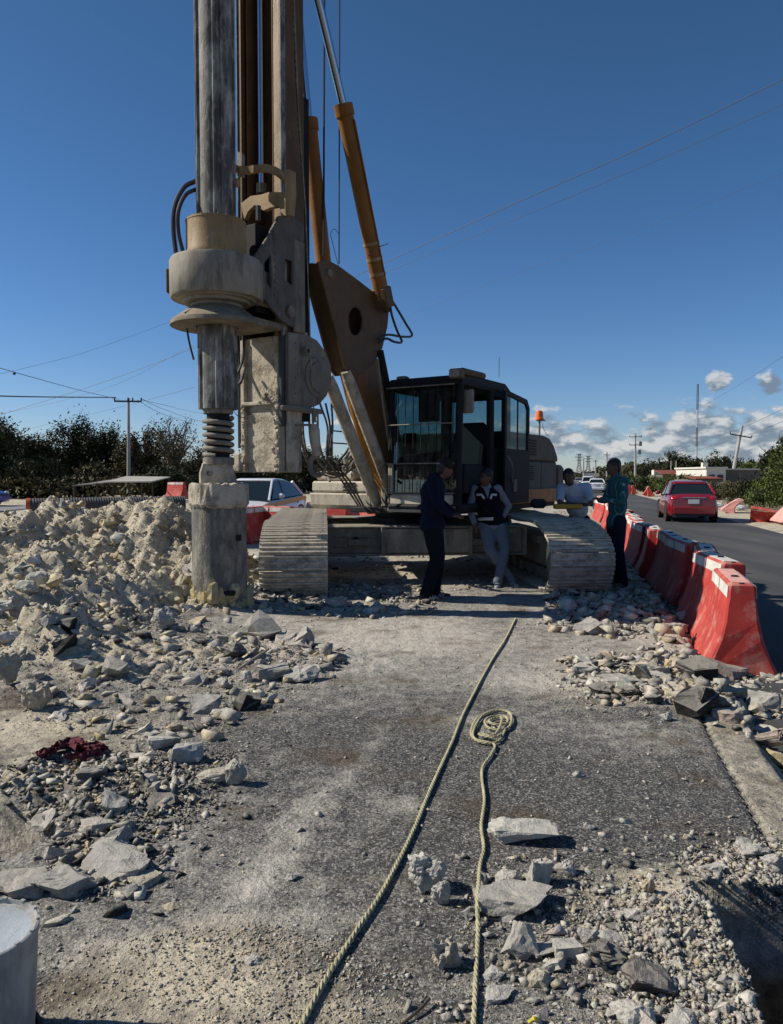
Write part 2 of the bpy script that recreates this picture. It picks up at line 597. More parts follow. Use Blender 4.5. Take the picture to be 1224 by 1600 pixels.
gme = grid_mesh('ground', XX, YY, HH, gm)
U = XX - SL * YY
dust = 0.29 + 0.80 * (fbm(XX * .7, YY * .7, 4, 101) - .5) + 0.35 * (fbm(XX * 3, YY * 3, 3, 102) - .5)
dust = dust + (0.42 + .3 * (fbm(XX * 1.4, YY * 1.4, 3, 109) - .4)) * sst(4.0, 6.2, YY) - 0.30 * np.exp(-((XX - .55) / 1.2) ** 2 - ((YY - 3.4) / .9) ** 2)
# wheel-swept streak of powder running away from the lower left
p0, p1 = G(330, 1440), G(605, 1140)
dx, dy = p1.x - p0.x, p1.y - p0.y
ll = sqrt(dx * dx + dy * dy)
tt = ((XX - p0.x) * dx + (YY - p0.y) * dy) / ll
dd = ((XX - p0.x) * -dy + (YY - p0.y) * dx) / ll
dust = dust + 0.42 * np.exp(-((dd + .03 * np.sin(tt * 5)) / (.05 + .05 * (1 - np.clip(tt / ll, 0, 1)))) ** 2) * sst(-.4, .5, tt) * (1 - sst(ll * .8, ll * 1.2, tt)) * (.5 + fbm(XX * 6, YY * 6, 3, 7))
for (px, py, r, a) in ((640, 1258, .16, .6), (760, 1130, .35, .3), (170, 1490, .2, .6), (480, 1440, .14, .4), (900, 1065, .5, .5), (620, 1000, .8, .25), (1000, 1150, .4, .2), (540, 1100, .2, .2)):
    q = G(px, py)
    dust = dust + a * np.exp(-((XX - q.x) / r) ** 2 - ((YY - q.y) / (r * .6)) ** 2)
dirt = 0.9 * MND + 0.75 * RUB * (.4 + fbm(XX * 2, YY * 2, 3, 103)) + 1.0 * sst(6.0, 6.25, U) + 1.0 * sst(-14.2, -15, U)
for (px, py, rx, ry, a) in ((280, 1560, .55, .28, .55), (60, 1140, .9, .45, .75), (950, 1070, .55, .45, .35), (330, 1480, .35, .25, .45), (600, 1130, .5, .3, .25), (560, 1590, .3, .15, .3), (1050, 1400, .3, .2, .5), (480, 920, 1.5, .9, .55), (760, 900, 1.6, 1.5, .35)):
    q = G(px, py)
    dirt = dirt + a * np.exp(-((XX - q.x) / rx) ** 2 - ((YY - q.y) / ry) ** 2)
dirt = dirt + .50 * sst(.835, .85, U) * (1 - sst(1.5, 1.6, U)) + sst(9, 12, YY) * .45
setattrcol(gme, 'cover', np.stack([np.clip(dust, 0, 1), np.clip(dirt, 0, 1), PIT, np.ones_like(PIT)], -1).reshape(-1, 4))
go = bpy.data.objects.new('ground', gme)
COL.objects.link(go)
tag(go, 'dusty broken asphalt slab with spoil heap and open pits', kind='structure')

# ---- running roads
def strip(name, u0, u1, y0, y1, z, mat, n=80, label=None, wob=0):
    yy = y0 + (y1 - y0) * (np.linspace(0, 1, n) ** 2.2)
    uu = np.linspace(u0, u1, 4)
    Y, Uu = np.meshgrid(yy, uu, indexing='ij')
    Uw = Uu.copy()
    if wob:
        Uw[:, 0] += wob * (fbm(yy * .8, yy * 0, 3, 5) - .5)
        Uw[:, -1] += wob * (fbm(yy * .8, yy * 0 + 9, 3, 5) - .5)
    me = grid_mesh(name, Uw + SL * Y, Y, np.full_like(Y, z), mat)
    o = bpy.data.objects.new(name, me)
    COL.objects.link(o)
    return tag(o, label, kind='structure')
am, nt, N, L, bs = newmat('running_asphalt')
v1 = noise(nt, 120, 4, .7)
v2 = noise(nt, .5, 5, .6, stretch=(1.4, .25, 1))
c = mix(nt, v1, (0.028, 0.028, 0.030), (0.085, 0.085, 0.085))
c = mix(nt, mth(nt, 'MULTIPLY', step(nt, v2, .45, .75), .45), c, (0.17, 0.16, 0.145))
L.new(c, bs.inputs['Base Color'])
bs.inputs['Roughness'].default_value = .85
bs.inputs['Specular IOR Level'].default_value = .3
bb = N.new('ShaderNodeBump')
bb.inputs['Distance'].default_value = .004
L.new(v1, bb.inputs['Height'])
L.new(bb.outputs[0], bs.inputs['Normal'])
MAT_ROAD = am
strip('road', 1.24, 6.05, -25, 1500, -.112, am, label='dark asphalt carriageway open to traffic right of the barriers', wob=.15)
strip('left_road', -14.3, -7.35, -25, 1500, -.004, am, label='asphalt carriageway left of the closed lane', wob=.15)
wl_m = None and grime('road_line_paint', (.62, .62, .60), .7, mud=.35, sc=12, up=0, mudcol=(.1, .1, .1))
wl_m and strip('lane_edge_line', 5.35, 5.47, 10, 900, -.107, wl_m, label='worn white edge line on the open carriageway')
pa = plain('grey_paving', (.20, .20, .20), .9, var=.25, sc=3)
mbp = MB().box((-36, 33.5, .06), half=(20, 5.5, .045))
po = mbp.build('side_road', pa)
tag(po, 'pale grey side road left behind the spoil heap', kind='structure')
# ================================================================ DRILLING RIG
TAN = grime('tan_paint', (.30, .20, .095), .5, mud=.30, sc=5, dark=.35, streak=True)
OCHRE = grime('ochre_paint', (.24, .105, .022), .5, mud=.14, sc=4, dark=.3, streak=True, up=.2)
BRKM = grime('bracket_steel', (.12, .11, .095), .65, mud=.3, sc=8, dark=.5, streak=True, mudcol=(.30, .27, .21))
HEADM = grime('rotary_head_paint', (.27, .245, .195), .65, mud=.35, sc=4, dark=.5, streak=True, mudcol=(.42, .37, .28))
BROWN = grime('mast_brown_paint', (.120, .073, .038), .6, mud=.12, sc=4, dark=.25, streak=True, up=.15)
STEEL = grime('worn_kelly_steel', (.115, .110, .100), .55, .12, mud=.58, sc=7, dark=.6, streak=True, mudcol=(.40, .385, .35), up=.2)
GREYM = grime('grey_muddy_steel', (.20, .18, .145), .7, .0, mud=.42, sc=5, dark=.48, mudcol=(.36, .32, .25), streak=True)
SKIRTM = grime('dusty_brown_skirt', (.20, .165, .115), .7, mud=.45, sc=5, dark=.3, mudcol=(.36, .31, .24))
WHITEM = grime('mud_whitened_steel', (.27, .23, .17), .8, mud=.8, sc=5, dark=.3, mudcol=(.50, .445, .35), bump=.6)
TRACKM = grime('track_shoe_steel', (.32, .29, .235), .85, .0, mud=.72, sc=9, dark=.2, mudcol=(.58, .53, .44), bump=.5)
BLACK = grime('black_frame', (.014, .014, .015), .7, mud=.12, sc=10, up=.15, mudcol=(.16, .15, .14))
CABM = grime('dark_cab_paint', (.010, .011, .014), .65, mud=.05, sc=14, up=.08, mudcol=(.09, .086, .08))
DARKG = grime('dark_green_grey_panel', (.045, .056, .052), .55, mud=.10, sc=6, up=.1, mudcol=(.12, .11, .09))
HOODM = grime('dusty_tan_hood', (.080, .068, .050), .6, mud=.10, sc=5, up=.35)
DECKO = grime('orange_deck_paint', (.40, .15, .035), .5, mud=.2, sc=5, dark=.4, streak=True)
HOSE = plain('rubber_hose', (.025, .025, .027), .45, var=.3, sc=20)
HOSED = grime('dusty_hose', (.04, .038, .035), .6, mud=.6, sc=15, mudcol=(.24, .21, .17))
CHROME = plain('chrome_rod', (.42, .50, .58), .18, 1.0, var=.1)
WIRE = plain('steel_rope', (.05, .05, .05), .5, .5)
WIRED = grime('dusty_rope', (.2, .18, .14), .7, mud=.5)
CREAM = grime('cream_body_paint', (.50, .45, .36), .6, mud=.5, sc=6, dark=.3, streak=True, mudcol=(.52, .47, .38))
SEATM = plain('seat_cloth', (.02, .02, .022), .9)
YEL = grime('yellow_orange_paint', (.48, .26, .05), .5, mud=.3, sc=5)
def glassmat(name, tint, dirt):
    m, nt, N, L, bs = newmat(name)
    out = nt.nodes['Material Output']
    tr = N.new('ShaderNodeBsdfTransparent')
    tr.inputs[0].default_value = (*tint, 1)
    gl = N.new('ShaderNodeBsdfGlossy')
    gl.inputs['Roughness'].default_value = .03
    ms = N.new('ShaderNodeMixShader')
    ms.inputs[0].default_value = .10
    L.new(tr.outputs[0], ms.inputs[1])
    L.new(gl.outputs[0], ms.inputs[2])
    ms2 = N.new('ShaderNodeMixShader')
    dnoise = noise(nt, 16, 8, .72)
    big = noise(nt, 3, 3, .5)
    f = step(nt, mth(nt, 'ADD', dnoise, mth(nt, 'MULTIPLY', mth(nt, 'SUBTRACT', big, .5), .5)), .70 - dirt * .3, .92 - dirt * .22)
    L.new(mth(nt, 'MULTIPLY', f, .85), ms2.inputs[0])
    df_ = N.new('ShaderNodeBsdfDiffuse')
    df_.inputs[0].default_value = (.17, .16, .14, 1)
    L.new(ms.outputs[0], ms2.inputs[1])
    L.new(df_.outputs[0], ms2.inputs[2])
    L.new(ms2.outputs[0], out.inputs['Surface'])
    return m
GLASS = glassmat('dusty_tinted_glass', (.50, .62, .64), .22)
GLASSM = glassmat('mud_splashed_glass', (.42, .52, .52), .75)
BEACON = plain('orange_beacon_plastic', (.75, .16, .02), .3)

K = Vector((-1.93, 8.45, 0))                      # kelly axis on the ground
ANG = radians(32)
F = Vector((-sin(ANG), -cos(ANG), 0))             # the way the rig faces
Lf = Vector((cos(ANG), -sin(ANG), 0))             # the operator's left
Zv = Vector((0, 0, 1))
AX = (-F, Lf, Zv)                                 # s (backward), l, z
def W(s, l, z):
    return K - F * s + Lf * l + Zv * z
def P(px, py, l):
    r = ray(px, py)
    return O + r * ((l - (O - K).dot(Lf)) / r.dot(Lf))
def Q(px, py, s):
    r = ray(px, py)
    return O + r * ((-s - (O - K).dot(F)) / r.dot(F))
def bx(mb, s0, s1, l0, l1, z0, z1, taper=1.0):
    return mb.box(W((s0 + s1) / 2, (l0 + l1) / 2, (z0 + z1) / 2), AX, (abs(s1 - s0) / 2, abs(l1 - l0) / 2, abs(z1 - z0) / 2), taper)
def KZ(py, r=0.0, px=335):                        # height on the kelly axis (or r in front of it) of a picture row
    return D(px, py, K.y - r).z
C0 = W(4.4, 0, 0)
rig = empty('drilling_rig', C0, 'tall tan and brown crawler drilling rig with muddy kelly bar, parked on the closed lane', 'drilling rig')
ORG = Vector(C0)

# ---- crawler tracks: every shoe is a piece of its own
dT = Vector((-.089, .996, 0)).normalized()        # backward along the tracks
aT = Vector((dT.y, -dT.x, 0))
SHOEW = .415
def shoe_mesh():
    mb = MB()
    X_, Y_, Z_ = Vector((1, 0, 0)), Vector((0, 1, 0)), Vector((0, 0, 1))
    mb.box((0, 0, 0), half=(SHOEW, .088, .011))
    for y in (-.074, -.004, .066):
        mb.box((0, y, .024), half=(SHOEW - .004, .009, .017))
    me = mb.mesh('shoe', TRACKM)
    return me
SHOE = shoe_mesh()
def track(front, length, r):
    """front: ground point under the front idler's centre"""
    base = Vector(front)
    tf = MB()
    mid = base + dT * (length / 2)
    tf.box(mid + Zv * r, (aT, dT, Zv), (.20, length / 2 - .25, .19))
    tf.box(mid + Zv * (r + .16), (aT, dT, Zv), (.26, length / 2 - .7, .05))
    for q in (0, length):
        ri = r * (.78 if q == 0 else .88)
        tf.lathe([(ri, -.24), (ri, -.19), (ri * .6, -.17), (ri * .6, .17), (ri, .19), (ri, .24)], base + dT * q + Zv * (r * (.92 if q == 0 else 1)), 28, aT)
    t = tf.build('track', GREYM, rig, True, .008)
    for i in range(9):
        MB().lathe([(.10, -.20), (.10, -.1), (.075, -.08), (.075, .08), (.10, .1), (.10, .2)], base + dT * (.55 + i * (length - 1.1) / 8) + Zv * .13, 16, aT).build('roller', GREYM, t, True)
    # closed path of the shoes in the track's own plane: q back, z up; the nose is a long ellipse down from the top run
    pth = []
    for k in range(25):
        pth.append((length * k / 24, .03))
    for k in range(1, 24):
        t_ = pi * k / 24
        pth.append((length + sin(t_) * r, r - cos(t_) * (r - .03)))
    nose = .62
    for k in range(25):
        q_ = length - (length - nose) * k / 24
        pth.append((q_, 2 * r - .03 - .018 * abs(sin(3 * pi * k / 24))))
    for k in range(1, 15):
        t_ = pi / 2 * k / 14
        pth.append((nose - sin(t_) * (nose + r - .02), r + cos(t_) * (r - .03)))
    for k in range(1, 12):
        t_ = pi / 2 * k / 12
        pth.append((-cos(t_) * (r - .02), r - sin(t_) * (r - .03)))
    pth.append(pth[0])
    cum = [0]
    for k in range(1, len(pth)):
        cum.append(cum[-1] + math.hypot(pth[k][0] - pth[k - 1][0], pth[k][1] - pth[k - 1][1]))
    per = cum[-1]
    n = int(round(per / .186))
    def at_(s_):
        s_ = s_ % per
        return (float(np.interp(s_, cum, [p_[0] for p_ in pth])), float(np.interp(s_, cum, [p_[1] for p_ in pth])))
    for i in range(n):
        s_ = per * (i + .35) / n
        q0, q1, qc = at_(s_ - .08), at_(s_ + .08), at_(s_)
        tan_ = (dT * (q1[0] - q0[0]) + Zv * (q1[1] - q0[1])).normalized()
        nrm = aT.cross(tan_)
        cen = base + dT * (length / 2) + Zv * r
        p = base + dT * qc[0] + Zv * qc[1]
        if nrm.dot(p - cen) < 0:
            nrm = -nrm
        o = bpy.data.objects.new('shoe', SHOE)
        COL.objects.link(o)
        o.parent = t
        jit = random.uniform(-.012, .012)
        x_ = tan_.cross(nrm)
        M_ = Matrix((x_, tan_, nrm)).transposed().to_4x4()
        o.matrix_local = Matrix.Translation(p - ORG) @ M_ @ Matrix.Rotation(jit, 4, 'X')
    return t
TL = Vector((-1.225, 9.52, 0))
TR = Vector((2.38, 9.93, 0))
track(TL, 4.5, .455)
track(TR, 4.5, .455)

# ---- carbody between the tracks
mb = MB()
mc = (TL + TR) / 2 + dT * 2.15
for q in (1.15, 3.5):
    c = (TL + TR) / 2 + dT * q
    mb.box(c + Zv * .60, (aT, dT, Zv), (1.42, .22, .18))
    mb.box(c + Zv * .795, (aT, dT, Zv), (1.40, .29, .016))
    mb.box(c + Zv * .405, (aT, dT, Zv), (1.40, .27, .016))
    for e in (-1.40, -.62, .62, 1.40):
        mb.box(c + aT * e + Zv * .60, (aT, dT, Zv), (.03, .31, .21))
mb.box(mc + Zv * .60, (aT, dT, Zv), (.62, 1.3, .17))
for z in (.52, .66):
    mb.box((TL + TR) / 2 + dT * .92 + Zv * z, (aT, dT, Zv), (1.30, .02, .012))
for e in (-.95, .0, .80):
    mb.box((TL + TR) / 2 + dT * .91 + aT * e + Zv * .58, (aT, dT, Zv), (.16, .03, .045))
mb.build('carbody', GREYM, rig, bevel=.01)
mb = MB()
for e in (-1.0, -.2, .35, 1.1):
    mb.lathe([(.045, -.03), (.045, .03)], (TL + TR) / 2 + dT * .92 + aT * e + Zv * .62, 14, dT)
mb.build('beam_pin', BLACK, rig, True)
mb = MB().lathe([(.62, .70), (.72, .72), (.72, .86), (.66, .87), (.66, 1.0)], Vector((C0.x, C0.y, 0)), 40)
mb.build('slew_ring', BLACK, rig, True)

# ---- upper structure deck
mb = MB()
bx(mb, 3.6, 6.9, -1.40, 1.42, .985, 1.10)
bx(mb, 2.85, 3.59, -.22, 1.42, .985, 1.06)
mb.build('deck', BLACK, rig, bevel=.01)
for (s0, s1) in ((4.05, 5.5), (5.51, 6.95)):
    bx(MB(), s0, s1, 1.40, 1.52, 1.07, 1.30).build('side_skirt', DECKO, rig, bevel=.015)
bx(MB(), 6.96, 7.35, -1.40, 1.44, 1.06, 1.72).build('counterweight', HOODM, rig, bevel=.06)
# ---- engine housing behind the cab: rounded hood over dark doors
def prof(mb, pts, l0, l1):
    mb.plate([W(s, l0, z) for s, z in pts], Lf * (l1 - l0))
    return mb
hd = prof(MB(), [(4.55, 1.77), (4.55, 2.20), (6.25, 2.205), (6.55, 2.16), (6.78, 2.04), (6.93, 1.88), (6.97, 1.77)], -1.38, 1.45)
hood = hd.build('engine_hood', HOODM, rig, bevel=.02)
for j, s in enumerate((5.15, 5.55)):
    for k in range(6):
        bx(MB(), s, s + .33, 1.447, 1.462, 1.86 + k * .045, 1.885 + k * .045).build('louvre', BLACK, hood)
eh = bx(MB(), 4.55, 6.94, -1.36, 1.42, 1.10, 1.768).build('engine_house', DARKG, rig, bevel=.01)
for (s0, s1) in ((4.62, 5.35), (5.37, 6.15), (6.17, 6.9)):
    d = bx(MB(), s0, s1, 1.42, 1.44, 1.15, 1.75).build('door_panel', DARKG, eh, bevel=.006)
for k in range(7):
    bx(MB(), 5.45, 5.8, 1.44, 1.455, 1.45 + k * .036, 1.468 + k * .036).build('louvre', BLACK, eh)
bx(MB(), 5.22, 5.27, 1.44, 1.47, 1.40, 1.52).build('latch', BLACK, eh)
# beacon
bp = D(843, 681, W(5.9, 1.1, 0).y)
be = MB().tube([bp, bp + Zv * .26], .018, 8).tube([bp + Zv * .26 - Lf * .05, bp + Zv * .26 + Lf * .10], .012, 6).build('beacon_post', GREYM, rig, True)
MB().lathe([(.075, 0), (.075, .03), (.062, .04), (.062, .10), (.052, .15), (.02, .165)], bp + Zv * .265, 18).build('beacon', BEACON, be, True)
MB().tube(spline([bp + Zv * .24 + Lf * .04, bp + Zv * .12 + Lf * .07, bp + Lf * .15]), .004, 5).build('cable', HOSE, be)
# yellow machinery seen through the linkage, with a handrail in front
prof(MB(), [(5.0, 1.10), (5.0, 1.75), (5.3, 2.0), (6.3, 2.0), (6.3, 1.10)], -.9, .35).build('machinery_cover', YEL, rig, bevel=.02)
bx(MB(), 4.25, 4.95, -.35, .30, 1.10, 1.5).build('valve_block', BROWN, rig, bevel=.02)
mb = MB()
hr = [P(a, b_, -1.25) for a, b_ in ((519, 735), (519, 664))]
mb.tube(hr, .016, 6)
for yy in (673, 692):
    mb.tube([P(519, yy, -1.25), P(519, yy, -1.25) - F * .9], .012, 6)
mb.tube([P(519, 664, -1.25) - F * .85, P(519, 735, -1.25) - F * .85], .014, 6)
mb.build('handrail', BLACK, rig, True)

# ---- storage box stack at the operator's right front, whitened by mud
def stackbox(s0, s1, l0, l1, z0, z1, mat, name, bev=.045):
    return bx(MB(), s0, s1, l0, l1, z0, z1).build(name, mat, rig, bevel=bev)
sb = []
zA, zB, zC, zD = D(530, 797, 11.6).z, D(530, 771, 11.6).z, D(530, 752, 11.6).z, D(530, 736, 11.6).z
lower = MB()
c0, c1 = W(3.45, -1.42, 0), W(3.45, -.30, 0)
pts = [(3.45, zA + .07), (3.52, zA), (4.9, zA), (4.9, zB), (3.42, zB)]
prof(lower, pts, -1.42, -.28)
o = lower.build('storage_box', CREAM, rig, bevel=.02)
bx(MB(), 3.43, 4.9, -1.38, -.30, zB + .012, zC).build('panel', CREAM, o, bevel=.03)
bx(MB(), 3.50, 4.9, -1.36, -.62, zC + .012, zD).build('panel', CREAM, o, bevel=.04)
for k in range(3):
    bx(MB(), 3.405, 3.43, -.74, -.53, zB + .03 + k * .055, zB + .06 + k * .055).build('louvre', BLACK, o)

# ---- cab
CZ0, CZ1 = 1.06, 2.88
cs0, cs1, cl0, cl1 = 2.80, 4.45, .50, 1.55
cab = MB()
def rnd(mb, a, b, r, n=8): return mb.tube([a, b], r, n)
pw = .05
for (s, l) in ((cs0 + .03, cl0), (cs0 + .03, cl1), (cs1, cl0), (cs1, cl1), (3.83, cl1)):
    cab.tube([W(s, l, CZ0), W(s, l, CZ0 + .5), W(s + (.06 if s < 3 else 0), l * .99 + .01, CZ1 - .12)], .05, 8)
for (a, b_) in (((cs0, cl0), (cs0, cl1)), ((cs1, cl0), (cs1, cl1)), ((cs0, cl0), (cs1, cl0)), ((cs0, cl1), (cs1, cl1))):
    cab.tube([W(a[0], a[1], CZ0 + .03), W(b_[0], b_[1], CZ0 + .03)], .045, 8)
    cab.tube([W(a[0] + (.04 if a[0] < 3 else 0), a[1], CZ1 - .12), W(b_[0] + (.04 if b_[0] < 3 else 0), b_[1], CZ1 - .12)], .05, 8)
cabo = cab.build('cab', CABM, rig, True)
bx(MB(), cs0 + .04, cs1, cl0, cl1, CZ0 - .05, CZ0 + .02).build('cab_floor', BLACK, cabo)
prof(MB(), [(cs0 - .02, CZ1 - .13), (cs0 + .0, CZ1 - .04), (cs0 + .25, CZ1), (cs1 - .1, CZ1 + .0), (cs1 + .04, CZ1 - .07), (cs1 + .04, CZ1 - .13)], cl0 - .03, cl1 + .03).build('cab_roof', CABM, cabo, bevel=.03)
bx(MB(), cs0 - .015, cs0 + .03, cl0 - .04, cl1 - .06, CZ0 - .05, CZ0 + .20).build('cab_apron', CREAM, cabo, bevel=.02)
bx(MB(), cs0 - .02, cs0 + .03, cl0 - .02, cl0 + .05, CZ0 + .20, CZ0 + .62).build('corner_panel', CREAM, cabo, bevel=.01)
def pane(name, q, mat, par, t=.008):
    n = (q[1] - q[0]).cross(q[2] - q[0]).normalized() * t
    return MB().plate(q, n).build(name, mat, par)
pane('windscreen', [W(cs0 + .03, cl0 + .05, CZ0 + .62), W(cs0 + .03, cl1 - .05, CZ0 + .62), W(cs0 + .08, cl1 - .06, CZ1 - .16), W(cs0 + .08, cl0 + .05, CZ1 - .16)], GLASS, cabo)
pane('lower_windscreen', [W(cs0 + .02, cl0 + .06, CZ0 + .21), W(cs0 + .02, cl1 - .06, CZ0 + .21), W(cs0 + .03, cl1 - .06, CZ0 + .60), W(cs0 + .03, cl0 + .06, CZ0 + .60)], GLASSM, cabo)
bx(MB(), cs0 + .01, cs0 + .05, cl0, cl1, CZ0 + .595, CZ0 + .635).build('cross_rail', CABM, cabo)
# back wall with window, right wall lower half
bw = MB().plate([W(cs1, cl0, CZ0), W(cs1, cl1, CZ0), W(cs1, cl1, CZ1 - .1), W(cs1, cl0, CZ1 - .1)], -F * .03,
                [[W(cs1, cl0 + .1, CZ0 + .95), W(cs1, cl1 - .1, CZ0 + .95), W(cs1, cl1 - .1, CZ1 - .22), W(cs1, cl0 + .1, CZ1 - .22)]])
bw.build('rear_wall', CABM, cabo)
pane('rear_window', [W(cs1 + .01, cl0 + .1, CZ0 + .95), W(cs1 + .01, cl1 - .1, CZ0 + .95), W(cs1 + .01, cl1 - .1, CZ1 - .22), W(cs1 + .01, cl0 + .1, CZ1 - .22)], GLASS, cabo)
rw = MB().plate([W(cs0 + .05, cl0, CZ0), W(cs1, cl0, CZ0), W(cs1, cl0, CZ1 - .1), W(cs0 + .05, cl0, CZ1 - .1)], -Lf * .03,
                [[W(cs0 + .12, cl0, CZ0 + .7), W(cs1 - .1, cl0, CZ0 + .85), W(cs1 - .1, cl0, CZ1 - .2), W(cs0 + .15, cl0, CZ1 - .2)]])
rw.build('side_wall', CABM, cabo)
pane('side_window', [W(cs0 + .12, cl0 - .01, CZ0 + .7), W(cs1 - .1, cl0 - .01, CZ0 + .85), W(cs1 - .1, cl0 - .01, CZ1 - .2), W(cs0 + .15, cl0 - .01, CZ1 - .2)], GLASS, cabo)
# left side wall behind the doorway
lw = MB().plate([W(3.83, cl1, CZ0), W(cs1, cl1, CZ0), W(cs1, cl1, CZ1 - .1), W(3.83, cl1, CZ1 - .1)], Lf * .03,
                [[W(3.9, cl1, CZ0 + .85), W(cs1 - .08, cl1, CZ0 + .85), W(cs1 - .08, cl1, CZ1 - .22), W(3.9, cl1, CZ1 - .22)]])
lw.build('side_wall', CABM, cabo)
# guard bars over the windscreen
gs = cs0 - .05
for k in range(9):
    l = cl0 + .03 + k * (cl1 - cl0 - .08) / 8
    MB().tube([W(gs, l, CZ0 + .22), W(gs + .03, l, CZ1 - .16)], .006, 5).build('guard_bar', BLACK, cabo)
for z in (CZ0 + .62, CZ0 + 1.15, CZ1 - .16, CZ0 + .22):
    MB().tube([W(gs, cl0 - .02, z), W(gs, cl1 - .02, z)], .009, 5).build('guard_bar', GREYM, cabo)
# open door folded back along the cab side
dr = MB()
ds0, ds1, dl = 3.98, 4.92, 1.68
outer = [W(ds0, dl, CZ0 + .05), W(ds1, dl, CZ0 + .05), W(ds1, dl, CZ1 - .32), W(ds1 - .1, dl, CZ1 - .20), W(ds0, dl, CZ1 - .12)]
hole = [W(ds0 + .07, dl, CZ0 + .85), W(ds1 - .08, dl, CZ0 + .85), W(ds1 - .08, dl, CZ1 - .35), W(ds1 - .15, dl, CZ1 - .28), W(ds0 + .07, dl, CZ1 - .20)]
door = dr.plate(outer, Lf * .04, [hole]).build('cab_door', CABM, cabo, bevel=.008)
pane('door_glass', [p + Lf * .015 for p in hole], GLASS, door)
MB().tube([W(ds0 + .5, dl + .02, CZ0 + .85), W(ds0 + .5, dl + .02, CZ1 - .22)], .012, 6).build('window_bar', CABM, door)
MB().tube(spline([W(ds0 + .06, dl + .05, CZ0 + .75), W(ds0 + .12, dl + .1, CZ0 + .6), W(ds0 + .25, dl + .05, CZ0 + .35)]), .012, 6).build('handle', GREYM, door)
bx(MB(), ds0 + .3, ds0 + .42, dl + .04, dl + .055, CZ0 + .22, CZ0 + .40).build('data_plate', GREYM, door)
# seat, console, monitor
st = bx(MB(), 3.65, 4.15, .80, 1.28, CZ0 + .35, CZ0 + .50).build('seat', SEATM, cabo, bevel=.04)
prof(MB(), [(4.08, CZ0 + .5), (4.22, CZ0 + .5), (4.36, CZ0 + 1.25), (4.24, CZ0 + 1.27)], .80, 1.28).build('backrest', SEATM, st, bevel=.05)
bx(MB(), 3.4, 4.2, .56, .76, CZ0 + .2, CZ0 + .68).build('console', SEATM, cabo, bevel=.03)
bx(MB(), 3.25, 4.1, 1.32, 1.46, CZ0 + .2, CZ0 + .62).build('console', SEATM, cabo, bevel=.03)
bx(MB(), 3.0, 3.05, .84, 1.16, CZ1 - .62, CZ1 - .24).build('monitor', BLACK, cabo, bevel=.01)
bx(MB(), 2.95, 3.0, .62, .82, CZ0 + .75, CZ0 + 1.05).build('monitor', BLACK, cabo, bevel=.01)
for l in (.98, 1.12):
    MB().tube([W(3.2, l, CZ0 + .02), W(3.15, l, CZ0 + .6), W(3.2, l, CZ0 + .78)], .012, 6).build('lever', BLACK, cabo)
# mirror on its arm, lamps on the roof, aerial
mirp = P(732, 627, 1.62)
mm = MB().box(mirp, (Lf, F, Zv), (.085, .02, .16)).build('mirror', GREYM, cabo, bevel=.03)
MB().tube([W(cs0 + .05, cl1, CZ1 - .18), mirp + Zv * .22 + F * .02, mirp + Zv * .12], .010, 6).build('mirror_arm', BLACK, mm)
def lamp(px, py, l, w, h):
    c = P(px, py, l)
    o_ = MB().box(c, (Lf, F, Zv), (w, .07, h)).build('roof_lamp', BROWN, cabo, bevel=.02)
    MB().box(c + F * .075, (Lf, F, Zv), (w * .8, .006, h * .75)).build('lens', plain('lamp_lens', (.25, .22, .2), .2), o_)
lamp(714, 584, cl1 - .02, .09, .065)
lamp(630, 595, cl0 + .05, .075, .06)
MB().tube([P(722, 580, cl1), P(740, 584, cl1) - F * .3], .05, 8).build('roof_lamp', BROWN, cabo, True)
ap = P(780, 590, 1.3)
MB().tube([ap, ap + Zv * .32], .004, 5).build('aerial', BLACK, cabo)

# ---- mast
ML0, ML1, MS0, MS1 = -.41, .25, .83, 1.24
zbot = Q(415, 738, MS0).z
zmid = Q(415, 528, MS0).z
ztop = 14.5
mast = MB()
bx(mast, MS1 - .05, MS1, ML0, ML1, zmid, ztop)
masto = mast.build('mast', BROWN, rig, bevel=.006)
for (a, b_, nm) in ((ML0, ML0 + .03, 'mast_side'), (ML1 - .03, ML1, 'mast_side')):
    bx(MB(), MS0 + .02, MS1 - .05, a, b_, zmid, ztop).build(nm, BROWN, masto)
def rail(a, b_, s0, s1, z0, z1, mat=GREYM):
    return bx(MB(), s0, s1, a, b_, z0, z1).build('guide_rail', mat, masto, bevel=.006)
rail(ML0 - .02, ML0 + .045, MS0 - .02, MS0 + .05, zmid, ztop, BROWN)
rail(ML0 - .028, ML0 - .008, MS0 - .035, MS0 + .02, zmid, ztop, STEEL)
rail(ML0 + .075, ML0 + .095, MS0 + .03, MS0 + .20, zmid, ztop, BROWN)
rail(ML1 - .115, ML1 - .02, MS0 - .02, MS0 + .05, zmid, ztop, TAN)
rail(ML1 - .19, ML1 - .17, MS0 + .04, MS0 + .22, zmid, ztop, BROWN)
rail(ML1 - .018, ML1 + .018, MS0 - .035, MS0 + .05, zmid, ztop, STEEL)
# crowd cylinder: bright rod in the mast channel
xr = Q(409, 280, .97)
lr = (xr - K).dot(Lf)
MB().tube([W(.97, lr, Q(409, 292, .97).z), W(.97, lr, 12)], .042, 14).build('crowd_rod', CHROME, masto, True)
MB().tube([W(.97, lr, Q(409, 303, .97).z), W(.97, lr, Q(409, 288, .97).z)], .065, 12).build('rod_eye', GREYM, masto, True)
for i in range(7):
    z = 6.4 + i * .22
    MB().sphere(W(.92, ML0 + .12 + .02 * (i % 2), z + 1.05), (.03, .03, .05), 8, 6).build('link', GREYM, masto, True)
